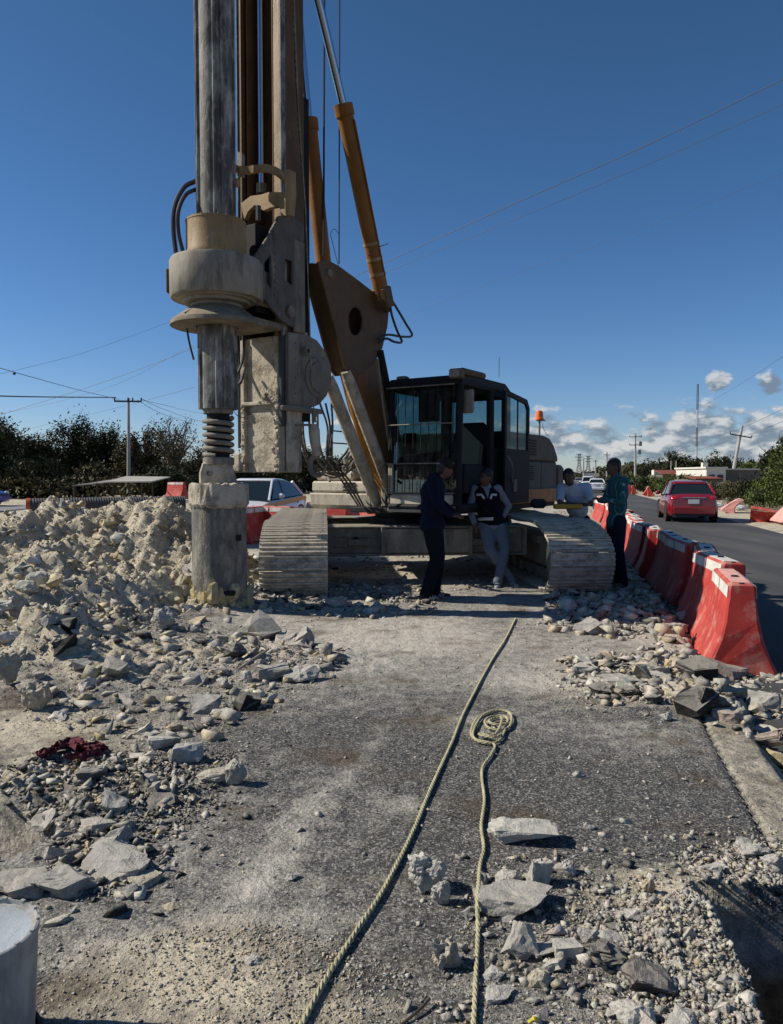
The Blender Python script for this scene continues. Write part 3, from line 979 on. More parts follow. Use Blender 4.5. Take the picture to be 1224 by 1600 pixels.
# lower mast, faced with plate and caked in mud
lo = MB()
bx(lo, MS0 + .02, MS1 - .05, ML0 + .01, ML1 - .02, zbot, zmid + .02)
lowo = lo.build('lower_mast', WHITEM, rig, bevel=.008)
zl = Q(415, 633, MS0).z
bx(MB(), MS0 - .035, MS0 + .03, ML0, ML1 - .05, zl, zl + .045).build('ledge', WHITEM, lowo, bevel=.008)
bx(MB(), MS0 - .03, MS0 + .04, ML0 - .01, ML0 + .055, zbot, zmid).build('edge_rail', WHITEM, lowo, bevel=.008)
bx(MB(), MS0 - .03, MS0 + .04, ML1 - .13, ML1 - .055, zbot, zmid).build('edge_rail', WHITEM, lowo, bevel=.008)
bx(MB(), MS0 - .045, MS0 + .02, ML1 - .045, ML1 + .008, zbot + .55, zmid + .1).build('rubber_strip', HOSE, lowo, bevel=.008)
bx(MB(), MS0 - .028, MS0 + .04, ML0 - .055, ML0 - .022, zbot + .3, zmid).build('edge_rail', BLACK, lowo)
bx(MB(), MS0 - .06, MS0 + .05, ML0 - .13, ML0 + .0, zbot + .0, zbot + .24).build('end_stop', WHITEM, lowo, bevel=.02)
# side wing of the lower mast tapering down
MB().plate([P(a, b_, ML1 + .01) for a, b_ in ((447, 520), (478, 520), (478, 640), (470, 640), (463, 738), (447, 738))], Lf * .03).build('side_plate', WHITEM, lowo, bevel=.006)
def lumps(n, fn, r0, r1, mat, par, name='mud_cake'):
    """caked mud: irregular flattened clods pressed together"""
    mb_ = MB()
    for i in range(n):
        c = fn()
        r = random.uniform(r0, r1)
        sc_ = Vector((random.uniform(.6, 1.3) * r, random.uniform(.5, .9) * r, random.uniform(.6, 1.4) * r))
        k0 = len(mb_.v)
        mb_.sphere(c, sc_, 7, 5, (Lf, F, Zv))
        for j in range(k0, len(mb_.v)):
            v = Vector(mb_.v[j])
            mb_.v[j] = tuple(c + (v - c) * random.uniform(.75, 1.25))
    o_ = mb_.build(name, mat, par)
    o_['kind'] = 'stuff'
    return o_
lumps(90, lambda: W(MS0 - .03, random.choice((ML1 - .10, ML1 - .09, ML0 + .03)) + random.gauss(0, .018), random.uniform(zbot, zl)), .015, .035, WHITEM, lowo)
lumps(60, lambda: W(MS0 - .02, ML1 - .06 - abs(random.gauss(0, .10)), zl + .03 + random.uniform(0, .12)), .02, .045, WHITEM, lowo)

# ---- winch housing at the mast's left side, hook on its line
wn_ = P(480, 560, .30)
D_out = [(452, 520), (478, 522), (496, 532), (510, 550), (518, 572), (519, 596), (512, 618), (500, 632), (480, 640), (452, 640)]
wp = MB().plate([P(a, b_, .31) for a, b_ in D_out], -Lf * .12).build('winch_housing', GREYM, rig, bevel=.012)
MB().lathe([(.25, 0), (.25, .02), (.19, .025), (.19, .045), (.08, .05)], P(496, 590, .31), 28, Lf).build('winch_flange', GREYM, wp, True)
MB().lathe([(.055, 0), (.055, .07), (.028, .07), (.028, .03)], P(475, 549, .31), 16, Lf).build('lug', GREYM, wp, True)
for (a, b_) in ((462, 536), (462, 560), (462, 590), (462, 615), (505, 560), (509, 600), (497, 625)):
    MB().lathe([(.014, 0), (.014, .012)], P(a, b_, .31), 6, Lf).build('bolt', GREYM, wp)
bx(MB(), (wn_ - K).dot(-F) - .45, (wn_ - K).dot(-F) + .25, .22, .36, P(480, 641, .31).z - .03, P(480, 641, .31).z + .03).build('housing_sill', GREYM, wp, bevel=.01)
MB().tube([P(462, 664, .3), P(487, 664, .42)], .014, 8).build('stop_bar', GREYM, wp, True)
HL = .46
hkp = [P(a, b_, HL) for a, b_ in ((478, 330), (486, 560), (491, 645))]
mb = MB().tube([P(460, 0, .40), P(466, 160, .42)] + hkp, .008, 6)
mb.build('hoist_rope', WIRED, rig, True)
hb = MB().tube([P(491, 640, HL), P(491, 652, HL)], .03, 10).tube([P(491, 652, HL), P(492, 660, HL)], .022, 8)
hb = hb.build('hook_swivel', GREYM, rig, True)
MB().tube([P(491, 663, HL), P(492, 672, HL), P(495, 712, HL)], [.045, .062, .055], 12).build('hook_weight', WHITEM, hb, True)
hc = P(497, 727, HL)
pts = [P(495, 712, HL)]
for k in range(11):
    a = radians(100 + k * 26)
    pts.append(hc + (Lf * cos(a) + Zv * sin(a)) * .125)
MB().tube(pts, [.03] + [.036] * 6 + [.034, .030, .024, .016, .010][:5], 10).build('hook', GREYM, hb, True)

# ---- sledge carrying the rotary drive
slg = MB()
zt, zb = KZ(300), KZ(505)
bx(slg, .42, MS0 - .05, -.36, .20, zb + .18, zt - .25)
sledge = slg.build('sledge', BLACK, rig, bevel=.01)
bx(MB(), .30, MS0 - .04, -.40, .27, zb + .02, zb + .10).build('sledge_tray', SKIRTM, sledge, bevel=.01)
brk = [(392, 412), (418, 372), (436, 338), (455, 330), (466, 345), (476, 352), (476, 516), (456, 510), (440, 500), (392, 440)]
h1 = [(414, 410), (424, 398), (424, 452), (414, 436)]
h2 = [(446, 404), (458, 408), (458, 446), (446, 438)]
brp = MB().plate([P(a, b_, .325) for a, b_ in brk], -Lf * .04, [[P(a, b_, .325) for a, b_ in h1], [P(a, b_, .325) for a, b_ in h2]])
brp = brp.build('bracket_plate', BRKM, sledge, bevel=.006)
bx(MB(), .95, 1.15, .29, .33, KZ(500), KZ(345)).build('bracket_spine', GREYM, brp, bevel=.01)
for k in range(7):
    MB().lathe([(.012, 0), (.012, .014)], P(400, 408 + k * 6, .327), 6, Lf).build('bolt', GREYM, brp)
    MB().lathe([(.012, 0), (.012, .014)], P(431, 396 + k * 11, .327), 6, Lf).build('bolt', GREYM, brp)
MB().plate([P(a, b_, .29) - Lf * .72 for a, b_ in brk], -Lf * .04).build('bracket_plate', GREYM, sledge, bevel=.006)
MB().lathe([(.07, 0), (.07, .03), (.03, .04)], P(453, 487, .33), 18, Lf).build('pin_boss', GREYM, brp, True)
# arched tan yoke and the curved guide bar above the drive
ysh = [(376, 318), (392, 306), (408, 304), (420, 300), (442, 300), (452, 300), (452, 318), (450, 336), (440, 338), (437, 322), (424, 324), (412, 329), (398, 320), (388, 330), (382, 343)]
MB().plate([Q(a, b_, .52) for a, b_ in ysh], -F * .06).build('yoke', TAN, sledge, bevel=.006)
MB().plate([Q(a, b_, .50) for a, b_ in ((445, 265), (454, 265), (455, 300), (452, 335), (446, 335))], -F * .10).build('yoke', TAN, sledge, bevel=.006)
gb = MB()
arc = spline([Q(374, 266, .30), Q(390, 266, .36), Q(412, 263, .40), Q(432, 268, .50), Q(450, 283, .70)], 5)
for i in range(len(arc) - 1):
    a, b_ = arc[i], arc[i + 1]
    t = (b_ - a).normalized()
    gb.box((a + b_) / 2, (t, t.cross(Zv).normalized(), Zv), ((b_ - a).length * .53, .02, .04))
gb.build('guide_bar', TAN, sledge)
MB().plate([Q(a, b_, .32) for a, b_ in ((371, 236), (378, 240), (378, 275), (371, 275))], -F * .05).build('guide_stub', GREYM, sledge)
for (a, b_) in ((366, 264), (368, 286)):
    MB().box(Q(a, b_, .30), (Lf, F, Zv), (.05, .04, .04)).build('clamp', TAN, sledge, bevel=.01)
MB().tube([Q(404, 322, .46), Q(404, 345, .46)], .03, 8).build('valve', HOSE, sledge)
MB().tube([W(.5, .12, KZ(395)), W(.5, .12, KZ(345))], .07, 12).build('drive_motor', BLACK, sledge, True)
MB().tube([W(.5, -.22, KZ(395)), W(.5, -.22, KZ(335))], .07, 12).build('drive_motor', BLACK, sledge, True)

# ---- rotary drive
zd1, zd0 = KZ(332, .33), KZ(396, .33)
zg1, zg0 = zd0 + .0, KZ(452, .5)
gbx = MB().lathe([(.20, zg0 - .10), (.28, zg0 - .10), (.285, zg0 - .06), (.36, zg0 - .05), (.365, zg0 - .02), (.42, zg0 - .015), (.425, zg0 + .0), (.49, zg0), (.505, zg0 + .02), (.505, zg1 - .03), (.49, zg1), (.2, zg1 + .005)], K, 56, cap=False)
rdo = gbx.build('rotary_gearbox', HEADM, rig, True, label='grey rotary gearbox with a worn ochre patch on its left side')
prof(MB(), [(-.0, zg0 + .01), (-.0, zg1 - .01), (.75, zg1 - .01), (.75, zg0 + .01)], -.45, .25).build('gearbox_rear', HEADM, rdo, bevel=.02)
MB().lathe([(.315, zd0), (.33, zd0 + .02), (.335, zd0 + .07), (.325, zd0 + .10), (.325, zd1 - .02), (.33, zd1 - .02), (.33, zd1), (.24, zd1)], K, 48, cap=False).build('drive_drum', TAN, rdo, True)
for k in range(20):
    a = 2 * pi * k / 20
    MB().lathe([(.012, 0), (.012, .02)], K + Vector((cos(a) * .30, sin(a) * .30, zd1)), 6).build('bolt', GREYM, rdo)
for k in range(30):
    a = 2 * pi * k / 30
    MB().lathe([(.013, 0), (.013, .025)], K + Vector((cos(a) * .40, sin(a) * .40, zg1)), 6).build('bolt', WHITEM, rdo)
MB().box(K + Vector((-.53, .05, (zg0 + zg1) / 2)), half=(.02, .10, .13)).build('side_lug', BROWN, rdo, bevel=.01)
zs1, zs0 = zg0 - .08, KZ(493, .5)
MB().lathe([(.225, zs1), (.275, zs1), (.50, zs0 + .02), (.505, zs0), (.505, zs0 - .025), (.23, zs0 - .03), (.222, zs0)], K, 48, cap=False).build('kelly_skirt', SKIRTM, rdo, True)
for k in range(8):
    a = 2 * pi * k / 8 + .2
    d_ = Vector((cos(a), sin(a), 0))
    MB().plate([K + d_ * .26 + Zv * zs1, K + d_ * .48 + Zv * (zs0 + .05), K + d_ * .26 + Zv * (zs0 + .06)], Zv.cross(d_) * .014).build('gusset', SKIRTM, rdo)

# ---- kelly bar with drive keys, spring, clevis and bucket
def kbar(r, z0, z1, keys, mat, name, par):
    mb_ = MB().lathe([(r, z0), (r, z1)], K, 40)
    for k in range(keys):
        a = 2 * pi * (k + .25) / keys
        d_ = Vector((cos(a), sin(a), 0))
        for e in (-1, 1):
            t = Zv.cross(d_)
            mb_.box(K + d_ * (r + .006) + t * (e * r * .22) + Zv * ((z0 + z1) / 2), (d_, t, Zv), (.013, .014, (z1 - z0) / 2))
    return mb_.build(name, mat, par, True)
zk = KZ(640)
kel = kbar(.190, zk, 15.0, 4, STEEL, 'kelly_bar', rig)
zsp = KZ(713)
MB().lathe([(.125, zsp - .05), (.125, zk + .02)], K, 24).build('inner_kelly', BLACK, kel, True)
MB().lathe([(.160, zk - .05), (.165, zk - .045), (.165, zk + .002), (.175, zk)], K, 32).build('spring_collar', GREYM, kel, True)
hel = []
turns = 5.8
for i in range(int(turns * 24)):
    a = 2 * pi * i / 24
    hel.append(K + Vector((cos(a) * .150, sin(a) * .150, zk - .09 - (zk - .09 - zsp) * i / (turns * 24))))
MB().tube(hel, .027, 10).build('coil_spring', GREYM, kel, True)
MB().lathe([(.160, zsp - .10), (.172, zsp - .09), (.172, zsp - .02), (.15, zsp - .01)], K, 32).build('spring_seat', GREYM, kel, True)
zc1, zc0 = KZ(722), KZ(757)
MB().plate([K + Vector((x, -.14, z)) for x, z in ((-.15, zc1), (.12, zc1), (.19, zc0), (-.19, zc0), (-.19, (zc0 + zc1) / 2))], (0, .28, 0)).build('kelly_stub', WHITEM, kel, bevel=.02)
MB().tube([K + Vector((-.07, -.17, (zc0 + zc1) / 2)), K + Vector((-.07, .17, (zc0 + zc1) / 2))], .03, 10).build('pin', STEEL, kel, True)
zb1, zb0 = KZ(757, .3), KZ(788, .3)
BUCK = grime('bucket_clay_steel', (.15, .145, .13), .7, .1, mud=.62, sc=7, dark=.45, mudcol=(.33, .31, .25), bump=.7, streak=True)
bk = MB().lathe([(.26, .10), (.305, .12), (.30, .30), (.30, zb0 + .02), (.27, zb0 + .04), (.10, zb0 + .045)], K, 48).build('drilling_bucket', BUCK, rig, True)
pr_ = []
mb = MB()
n = 60
prof_ = [(.305, zb0 - .04), (.33, zb0 + .0), (.328, (zb0 + zb1) / 2), (.322, zb1), (.29, zb1 + .012), (.12, zb1 - .01)]
mb.lathe(prof_, K, n, cap=False)
for j in range(len(mb.v)):
    v = Vector(mb.v[j])
    rr = Vector((v.x - K.x, v.y - K.y, 0))
    k_ = 1 + .05 * (random.random() - .5) * (1 if v.z > zb0 + .01 else .3)
    mb.v[j] = (K.x + rr.x * k_, K.y + rr.y * k_, v.z + random.uniform(-.012, .012))
mb.build('bucket_collar', WHITEM, bk)
MB().box(K + Vector((.245, -.18, .83)), half=(.035, .02, .035)).build('vent_hole', BLACK, bk, bevel=.01)
MB().box(K + Vector((.12, -.27, .235)), half=(.11, .045, .025)).build('hinge', BLACK, bk, bevel=.008)
CLAY = grime('yellow_clay', (.48, .39, .22), .95, mud=.35, sc=14, mudcol=(.56, .49, .34), bump=.8)
def clay():
    a = random.uniform(0, 2 * pi)
    r = random.uniform(.22, .33)
    return K + Vector((cos(a) * r, sin(a) * r, abs(random.gauss(.03, .10))))
lumps(150, clay, .045, .105, CLAY, bk, 'clinging_clay')

# ---- linkage: boom, struts, backstay cylinders
tri = [(489, 415), (497, 409), (513, 406), (530, 415), (560, 437), (583, 455), (603, 470), (609, 480), (606, 512), (598, 545), (584, 570), (566, 584), (548, 586), (540, 575)]
def el(cx, cy, rx, ry, l, n=20):
    return [P(cx + rx * cos(2 * pi * k / n), cy + ry * sin(2 * pi * k / n), l) for k in range(n)]
LK = .34
tr_ = MB().plate([P(a, b_, LK) for a, b_ in tri[1:]], -Lf * .03, [el(556, 502, 11, 22, LK)]).build('link_plate', BROWN, rig, bevel=.008)
shift = -Lf * .24
MB().plate([P(a, b_, LK) + shift for a, b_ in tri[1:]], -Lf * .03).build('link_plate', BROWN, rig, bevel=.008)
edge = [P(a, b_, LK - .03) for a, b_ in tri[1:]]
web = MB()
for i in range(len(edge)):
    a, b_ = edge[i], edge[(i + 1) % len(edge)]
    a2, b2 = a * .985 + (sum(edge, Vector()) / len(edge)) * .015, b_ * .985 + (sum(edge, Vector()) / len(edge)) * .015
    web.add([a2, b2, b2 - Lf * .21, a2 - Lf * .21], [(0, 1, 2, 3)])
web.build('link_web', BROWN, tr_)
MB().lathe([(.05, 0), (.05, .03), (.025, .035)], P(514, 427, LK), 16, Lf).build('pin_boss', GREYM, tr_, True)
MB().lathe([(.06, 0), (.06, .05), (.03, .055)], P(602, 482, LK + .06), 16, Lf).build('pin_boss', BROWN, tr_, True)
# lower boom
bm_ = [(552, 582), (590, 560), (600, 580), (613, 625), (618, 690), (619, 760), (612, 792), (600, 792), (598, 740), (585, 690), (566, 640)]
MB().plate([P(a, b_, .14) for a, b_ in bm_], -Lf * .24).build('lower_boom', OCHRE, rig, bevel=.012)
MB().tube([P(594, 548, .36), P(608, 620, .36), P(622, 690, .36)], [.05, .055, .05], 10).build('boom_pipe', BLACK, rig, True)
MB().tube([P(590, 560, .42), P(600, 640, .42), P(608, 690, .40)], .018, 8).build('feed_pipe', GREYM, rig, True)
def strut(a, b_, l, r, mat, name='strut', r2=None):
    p, q = P(*a, l), P(*b_, l)
    return MB().tube([p, p + (q - p) * .08, p + (q - p) * .92, q], [r * .8, r, r2 or r, (r2 or r) * .8], 12).build(name, mat, rig, True)
strut((512, 588), (590, 788), .16, .088, WHITEM)
strut((540, 580), (612, 772), .30, .082, WHITEM)
s3 = strut((549, 612), (572, 700), .02, .085, OCHRE, 'lift_cylinder')
strut((545, 560), (552, 615), .02, .035, CHROME, 'lift_rod')
for (a, b_, l) in (((583, 786), (571, 800), -.1), ((606, 775), (609, 800), .18)):
    MB().box(P(*a, l), AX, (.12, .05, .16)).build('foot_bracket', GREYM, rig, bevel=.02)
# backstay cylinders
def cyl(b0, b1, r0, l, rr, mat=OCHRE):
    p, q, e = P(*b0, l), P(*b1, l), P(*r0, l)
    t = (q - p).normalized()
    c = MB().tube([p - t * .05, p + t * .02, q - t * .14, q - t * .14, q, q], [rr, rr, rr, rr * 1.18, rr * 1.18, rr * .8], 18).build('backstay_barrel', mat, rig, True)
    e2 = q + (e - q) * 1.5
    MB().tube([q - t * .05, e2], rr * .52, 12).build('backstay_rod', CHROME, c, True)
    MB().tube([p - t * .16, p - t * .02], rr * .85, 12).build('barrel_eye', mat, c, True)
    return c, p, q, t
cy, p_, q_, t_ = cyl((597, 462), (536, 163), (498, 2), .42, .105)
side = Vector((t_.y, -t_.x, 0)).normalized()
MB().tube([p_ + t_ * .25 - side * .11, q_ - t_ * .2 - side * .12], .012, 6).build('oil_pipe', OCHRE, cy, True)
for f in (.2, .34, .48):
    c = p_ + (q_ - p_) * f * .6
    MB().tube([c - t_ * .02, c + t_ * .02], .112, 14).build('clamp_band', TAN, cy, True)
cyl((507, 425), (482, 186), (470, 60), -.12, .105)
MB().box(p_ - t_ * .03, (t_, t_.cross(Lf), Lf), (.14, .10, .12)).build('pin_block', BROWN, cy, bevel=.02)
# ropes running up behind the mast
for (a, b_, l, r) in (((507, 0), (506, 400), .0, .014), ((531, 0), (530, 412), .25, .009)):
    p, q = P(*a, l), P(*b_, l)
    MB().tube([q, q + (p - q) * 1.6], r, 6).build('steel_rope', WIRE, rig, True)
# ---- hoses
def hose(pts, r=.018, mat=HOSE, n=8):
    return MB().tube(spline(pts, n), r, 8).build('hydraulic_hose', mat, rig, True)
hose([D(306, 283, 8.5), D(288, 293, 8.4), D(274, 320, 8.35), D(271, 355, 8.35), D(275, 395, 8.35)], .026)
hose([D(306, 296, 8.45), D(290, 305, 8.35), D(279, 330, 8.3), D(279, 362, 8.3), D(286, 394, 8.3)], .022)
hose([D(291, 505, 8.5), D(296, 535, 8.5), D(303, 562, 8.5)], .012)
hose([Q(372, 520, .55), Q(371, 560, .5), Q(364, 605, .5), Q(374, 600, .7), Q(384, 570, .85)], .016)
hose([Q(367, 520, .5), Q(368, 580, .5), Q(365, 598, .5)], .012, HOSED)
hose([Q(381, 520, .6), Q(380, 560, .6), Q(366, 596, .5)], .016)
hose([Q(364, 604, .5), Q(376, 598, .6), Q(383, 575, .75)], .018, HOSED)
hose([Q(364, 640, .6), Q(372, 650, .6), Q(384, 653, .75)], .005)
hose([P(603, 455, .44), P(618, 478, .5), P(634, 505, .5), P(644, 524, .5), P(628, 526, .5), P(606, 523, .45), P(592, 530, .4)], .017)
hose([P(608, 462, .44), P(612, 490, .5), P(620, 515, .5), P(628, 534, .5), P(616, 534, .5), P(604, 529, .45), P(592, 536, .4)], .017)
hose([P(520, 380, .3), P(517, 365, .3), P(523, 358, .3), P(530, 366, .3)], .004)
hose([P(520, 380, .3), P(524, 396, .3), P(530, 418, .3)], .004)
hose([P(576, 400, .5), P(588, 388, .5), P(606, 381, .5)], .006, HOSED)
# the hanging bundle under the winch housing
for i in range(5):
    x0, l = 468 + i * 7 + random.uniform(-3, 3), -.55 + .12 * i
    xb = 500 + i * 6
    j_ = random.uniform(-3, 3)
    hose([P(x0, 640, l), P(x0 + 3, 690 + j_, l), P(x0 + 16, 726 + j_, l), P(526 + i * 3, 744 - i + j_, l), P(550 + i * 3, 712, l), P(560 + i * 2.5, 655, l), P(564 + i * 2, 600, l)], .015, random.choice((HOSE, HOSED, HOSED)))
for i in range(3):
    hose([P(500 + i * 9, 630, .1), P(512 + i * 4, 668, .1), P(512 + i * 3, 715, .1), P(535 + i * 6, 752, .0), P(560 + i * 4, 790, 0)], .014, random.choice((HOSE, HOSED)))
for i in range(7):
    hose([P(528 + i * 5, 722 + i * 2, -.2), P(545 + i * 5, 700, -.2), P(562 + i * 3, 650, -.15), P(566 + i * 3, 600, -.1)], .016, random.choice((HOSE, HOSED)))
mb = MB()
for i in range(16):
    c = P(random.uniform(512, 545), random.uniform(715, 748), random.uniform(-.1, .15))
    mb.tube([c, c + Vector((random.uniform(-.06, .06), random.uniform(-.05, .05), random.uniform(-.09, .09)))], .022, 7)
mb.build('hose_coupling', GREYM, rig, True)
hose([D(458, 0, 9.0), D(464, 150, 9.1), D(474, 290, 9.2), D(478, 330, 9.3)], .008, HOSED)
bx(MB(), 1.25, 1.5, -.30, .12, 2.2, 6.2).build('mast_rear_box', BLACK, rig)
# ================================================================ STONES AND RUBBLE
rm, nt, N, L, bs = newmat('stone')
at = N.new('ShaderNodeAttribute')
at.attribute_name = 'tint'
oc = N.new('ShaderNodeNewGeometry').outputs['Position']
n1_ = noise(nt, 22, 6, .7, oc)
n2_ = noise(nt, 110, 4, .75, oc)
c = mix(nt, step(nt, n1_, .3, .7), (.55, .54, .52), (1.28, 1.25, 1.18))
c = mix(nt, mth(nt, 'MULTIPLY', step(nt, n2_, .35, .7), .55), c, (.55, .54, .52))
c = mix(nt, 1.0, at.outputs['Color'], c, 'MULTIPLY')
gN = N.new('ShaderNodeSeparateXYZ')
L.new(N.new('ShaderNodeNewGeometry').outputs['Normal'], gN.inputs[0])
dsf = mth(nt, 'MULTIPLY', step(nt, mth(nt, 'ADD', gN.outputs[2], mth(nt, 'SUBTRACT', n1_, .5)), .25, 1.0), .42)
c = mix(nt, dsf, c, (.55, .515, .44))
L.new(c, bs.inputs['Base Color'])
bs.inputs['Roughness'].default_value = .95
bs.inputs['Specular IOR Level'].default_value = .2
b = N.new('ShaderNodeBump')
b.inputs['Strength'].default_value = .9
b.inputs['Distance'].default_value = .014
L.new(mth(nt, 'ADD', n1_, mth(nt, 'MULTIPLY', n2_, .5)), b.inputs['Height'])
L.new(b.outputs[0], bs.inputs['Normal'])
STONE = rm
LIME, GREY, YELLOW, DARK, PINK, BEIGE = (.62, .59, .53), (.40, .385, .36), (.60, .50, .30), (.05, .047, .044), (.33, .27, .24), (.52, .45, .33)

def hull(kind, rnd, npt=14):
    """one broken stone as a convex solid, about 1 unit across"""
    pts = []
    if kind == 'slab':
        for i in range(npt):
            a = rnd.uniform(0, 2 * pi)
            r = rnd.uniform(.38, .52)
            pts.append((cos(a) * r, sin(a) * r * .8, rnd.choice((-.13, .13)) + rnd.uniform(-.03, .03)))
    elif kind == 'block':
        for i in range(npt):
            p = [rnd.choice((-.4, .4)) + rnd.uniform(-.13, .13) for _ in range(3)]
            pts.append((p[0], p[1] * .8, p[2] * .65))
    elif kind == 'round':
        for i in range(npt * 2):
            v = Vector((rnd.gauss(0, 1), rnd.gauss(0, 1), rnd.gauss(0, 1))).normalized() * rnd.uniform(.44, .5)
            pts.append((v.x, v.y * .85, v.z * .75))
    else:
        for i in range(npt):
            v = Vector((rnd.gauss(0, 1), rnd.gauss(0, 1), rnd.gauss(0, 1))).normalized() * rnd.uniform(.3, .55)
            pts.append((v.x, v.y * .8, v.z * .6))
    bm = bmesh.new()
    for p in pts:
        bm.verts.new(p)
    r = bmesh.ops.convex_hull(bm, input=bm.verts)
    bmesh.ops.delete(bm, geom=[g for g in r['geom_interior'] if isinstance(g, bmesh.types.BMVert)], context='VERTS')
    bmesh.ops.triangulate(bm, faces=bm.faces)
    bm.verts.ensure_lookup_table()
    bmesh.ops.recalc_face_normals(bm, faces=bm.faces)
    return bm
def rough_stone(name, kind, dims, tint, seed, cuts=5, amp=.05, chip=.0):
    rnd = random.Random(seed)
    bm = hull(kind, rnd, 16)
    bmesh.ops.subdivide_edges(bm, edges=bm.edges, cuts=cuts, use_grid_fill=True, smooth=.0)
    bmesh.ops.triangulate(bm, faces=bm.faces)
    from mathutils import noise as mn
    off = Vector((rnd.uniform(0, 99), rnd.uniform(0, 99), rnd.uniform(0, 99)))
    for v in bm.verts:
        d = mn.fractal(v.co * 3.2 + off, 1.0, 2.0, 4)
        e = mn.noise(v.co * 11 + off)
        cell = mn.cell(v.co * 5 + off)
        f2 = mn.noise(v.co * 26 + off)
        v.co += v.co.normalized() * (amp * d + amp * .4 * e + amp * .3 * (cell - .5) + .016 * f2)
    lo = [min(v.co[i] for v in bm.verts) for i in range(3)]
    hi = [max(v.co[i] for v in bm.verts) for i in range(3)]
    for v in bm.verts:
        v.co = Vector(((v.co[i] - (lo[i] + hi[i]) / 2) / (hi[i] - lo[i]) * dims[i] if i < 2 else (v.co[i] - lo[i]) / (hi[i] - lo[i]) * dims[i]) for i in range(3))
    me = bpy.data.meshes.new(name)
    bm.to_mesh(me)
    bm.free()
    me.materials.append(STONE)
    a = me.color_attributes.new('tint', 'FLOAT_COLOR', 'POINT')
    n = len(me.vertices)
    arr = np.empty((n, 4), np.float32)
    arr[:] = (*tint, 1)
    a.data.foreach_set('color', arr.ravel())
    return me
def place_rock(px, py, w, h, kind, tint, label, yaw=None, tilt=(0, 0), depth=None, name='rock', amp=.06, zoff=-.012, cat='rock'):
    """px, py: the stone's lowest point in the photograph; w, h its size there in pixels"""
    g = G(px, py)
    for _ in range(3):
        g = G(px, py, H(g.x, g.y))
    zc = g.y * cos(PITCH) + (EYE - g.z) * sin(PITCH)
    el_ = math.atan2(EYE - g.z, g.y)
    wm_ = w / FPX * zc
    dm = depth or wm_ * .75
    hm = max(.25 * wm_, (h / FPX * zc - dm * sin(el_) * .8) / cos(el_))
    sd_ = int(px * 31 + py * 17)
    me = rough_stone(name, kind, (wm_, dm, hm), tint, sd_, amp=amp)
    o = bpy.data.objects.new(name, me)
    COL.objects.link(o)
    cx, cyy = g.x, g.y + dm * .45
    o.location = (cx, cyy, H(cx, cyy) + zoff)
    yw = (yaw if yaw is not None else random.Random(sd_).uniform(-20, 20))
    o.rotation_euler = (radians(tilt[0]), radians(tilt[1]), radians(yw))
    return tag(o, label, cat)
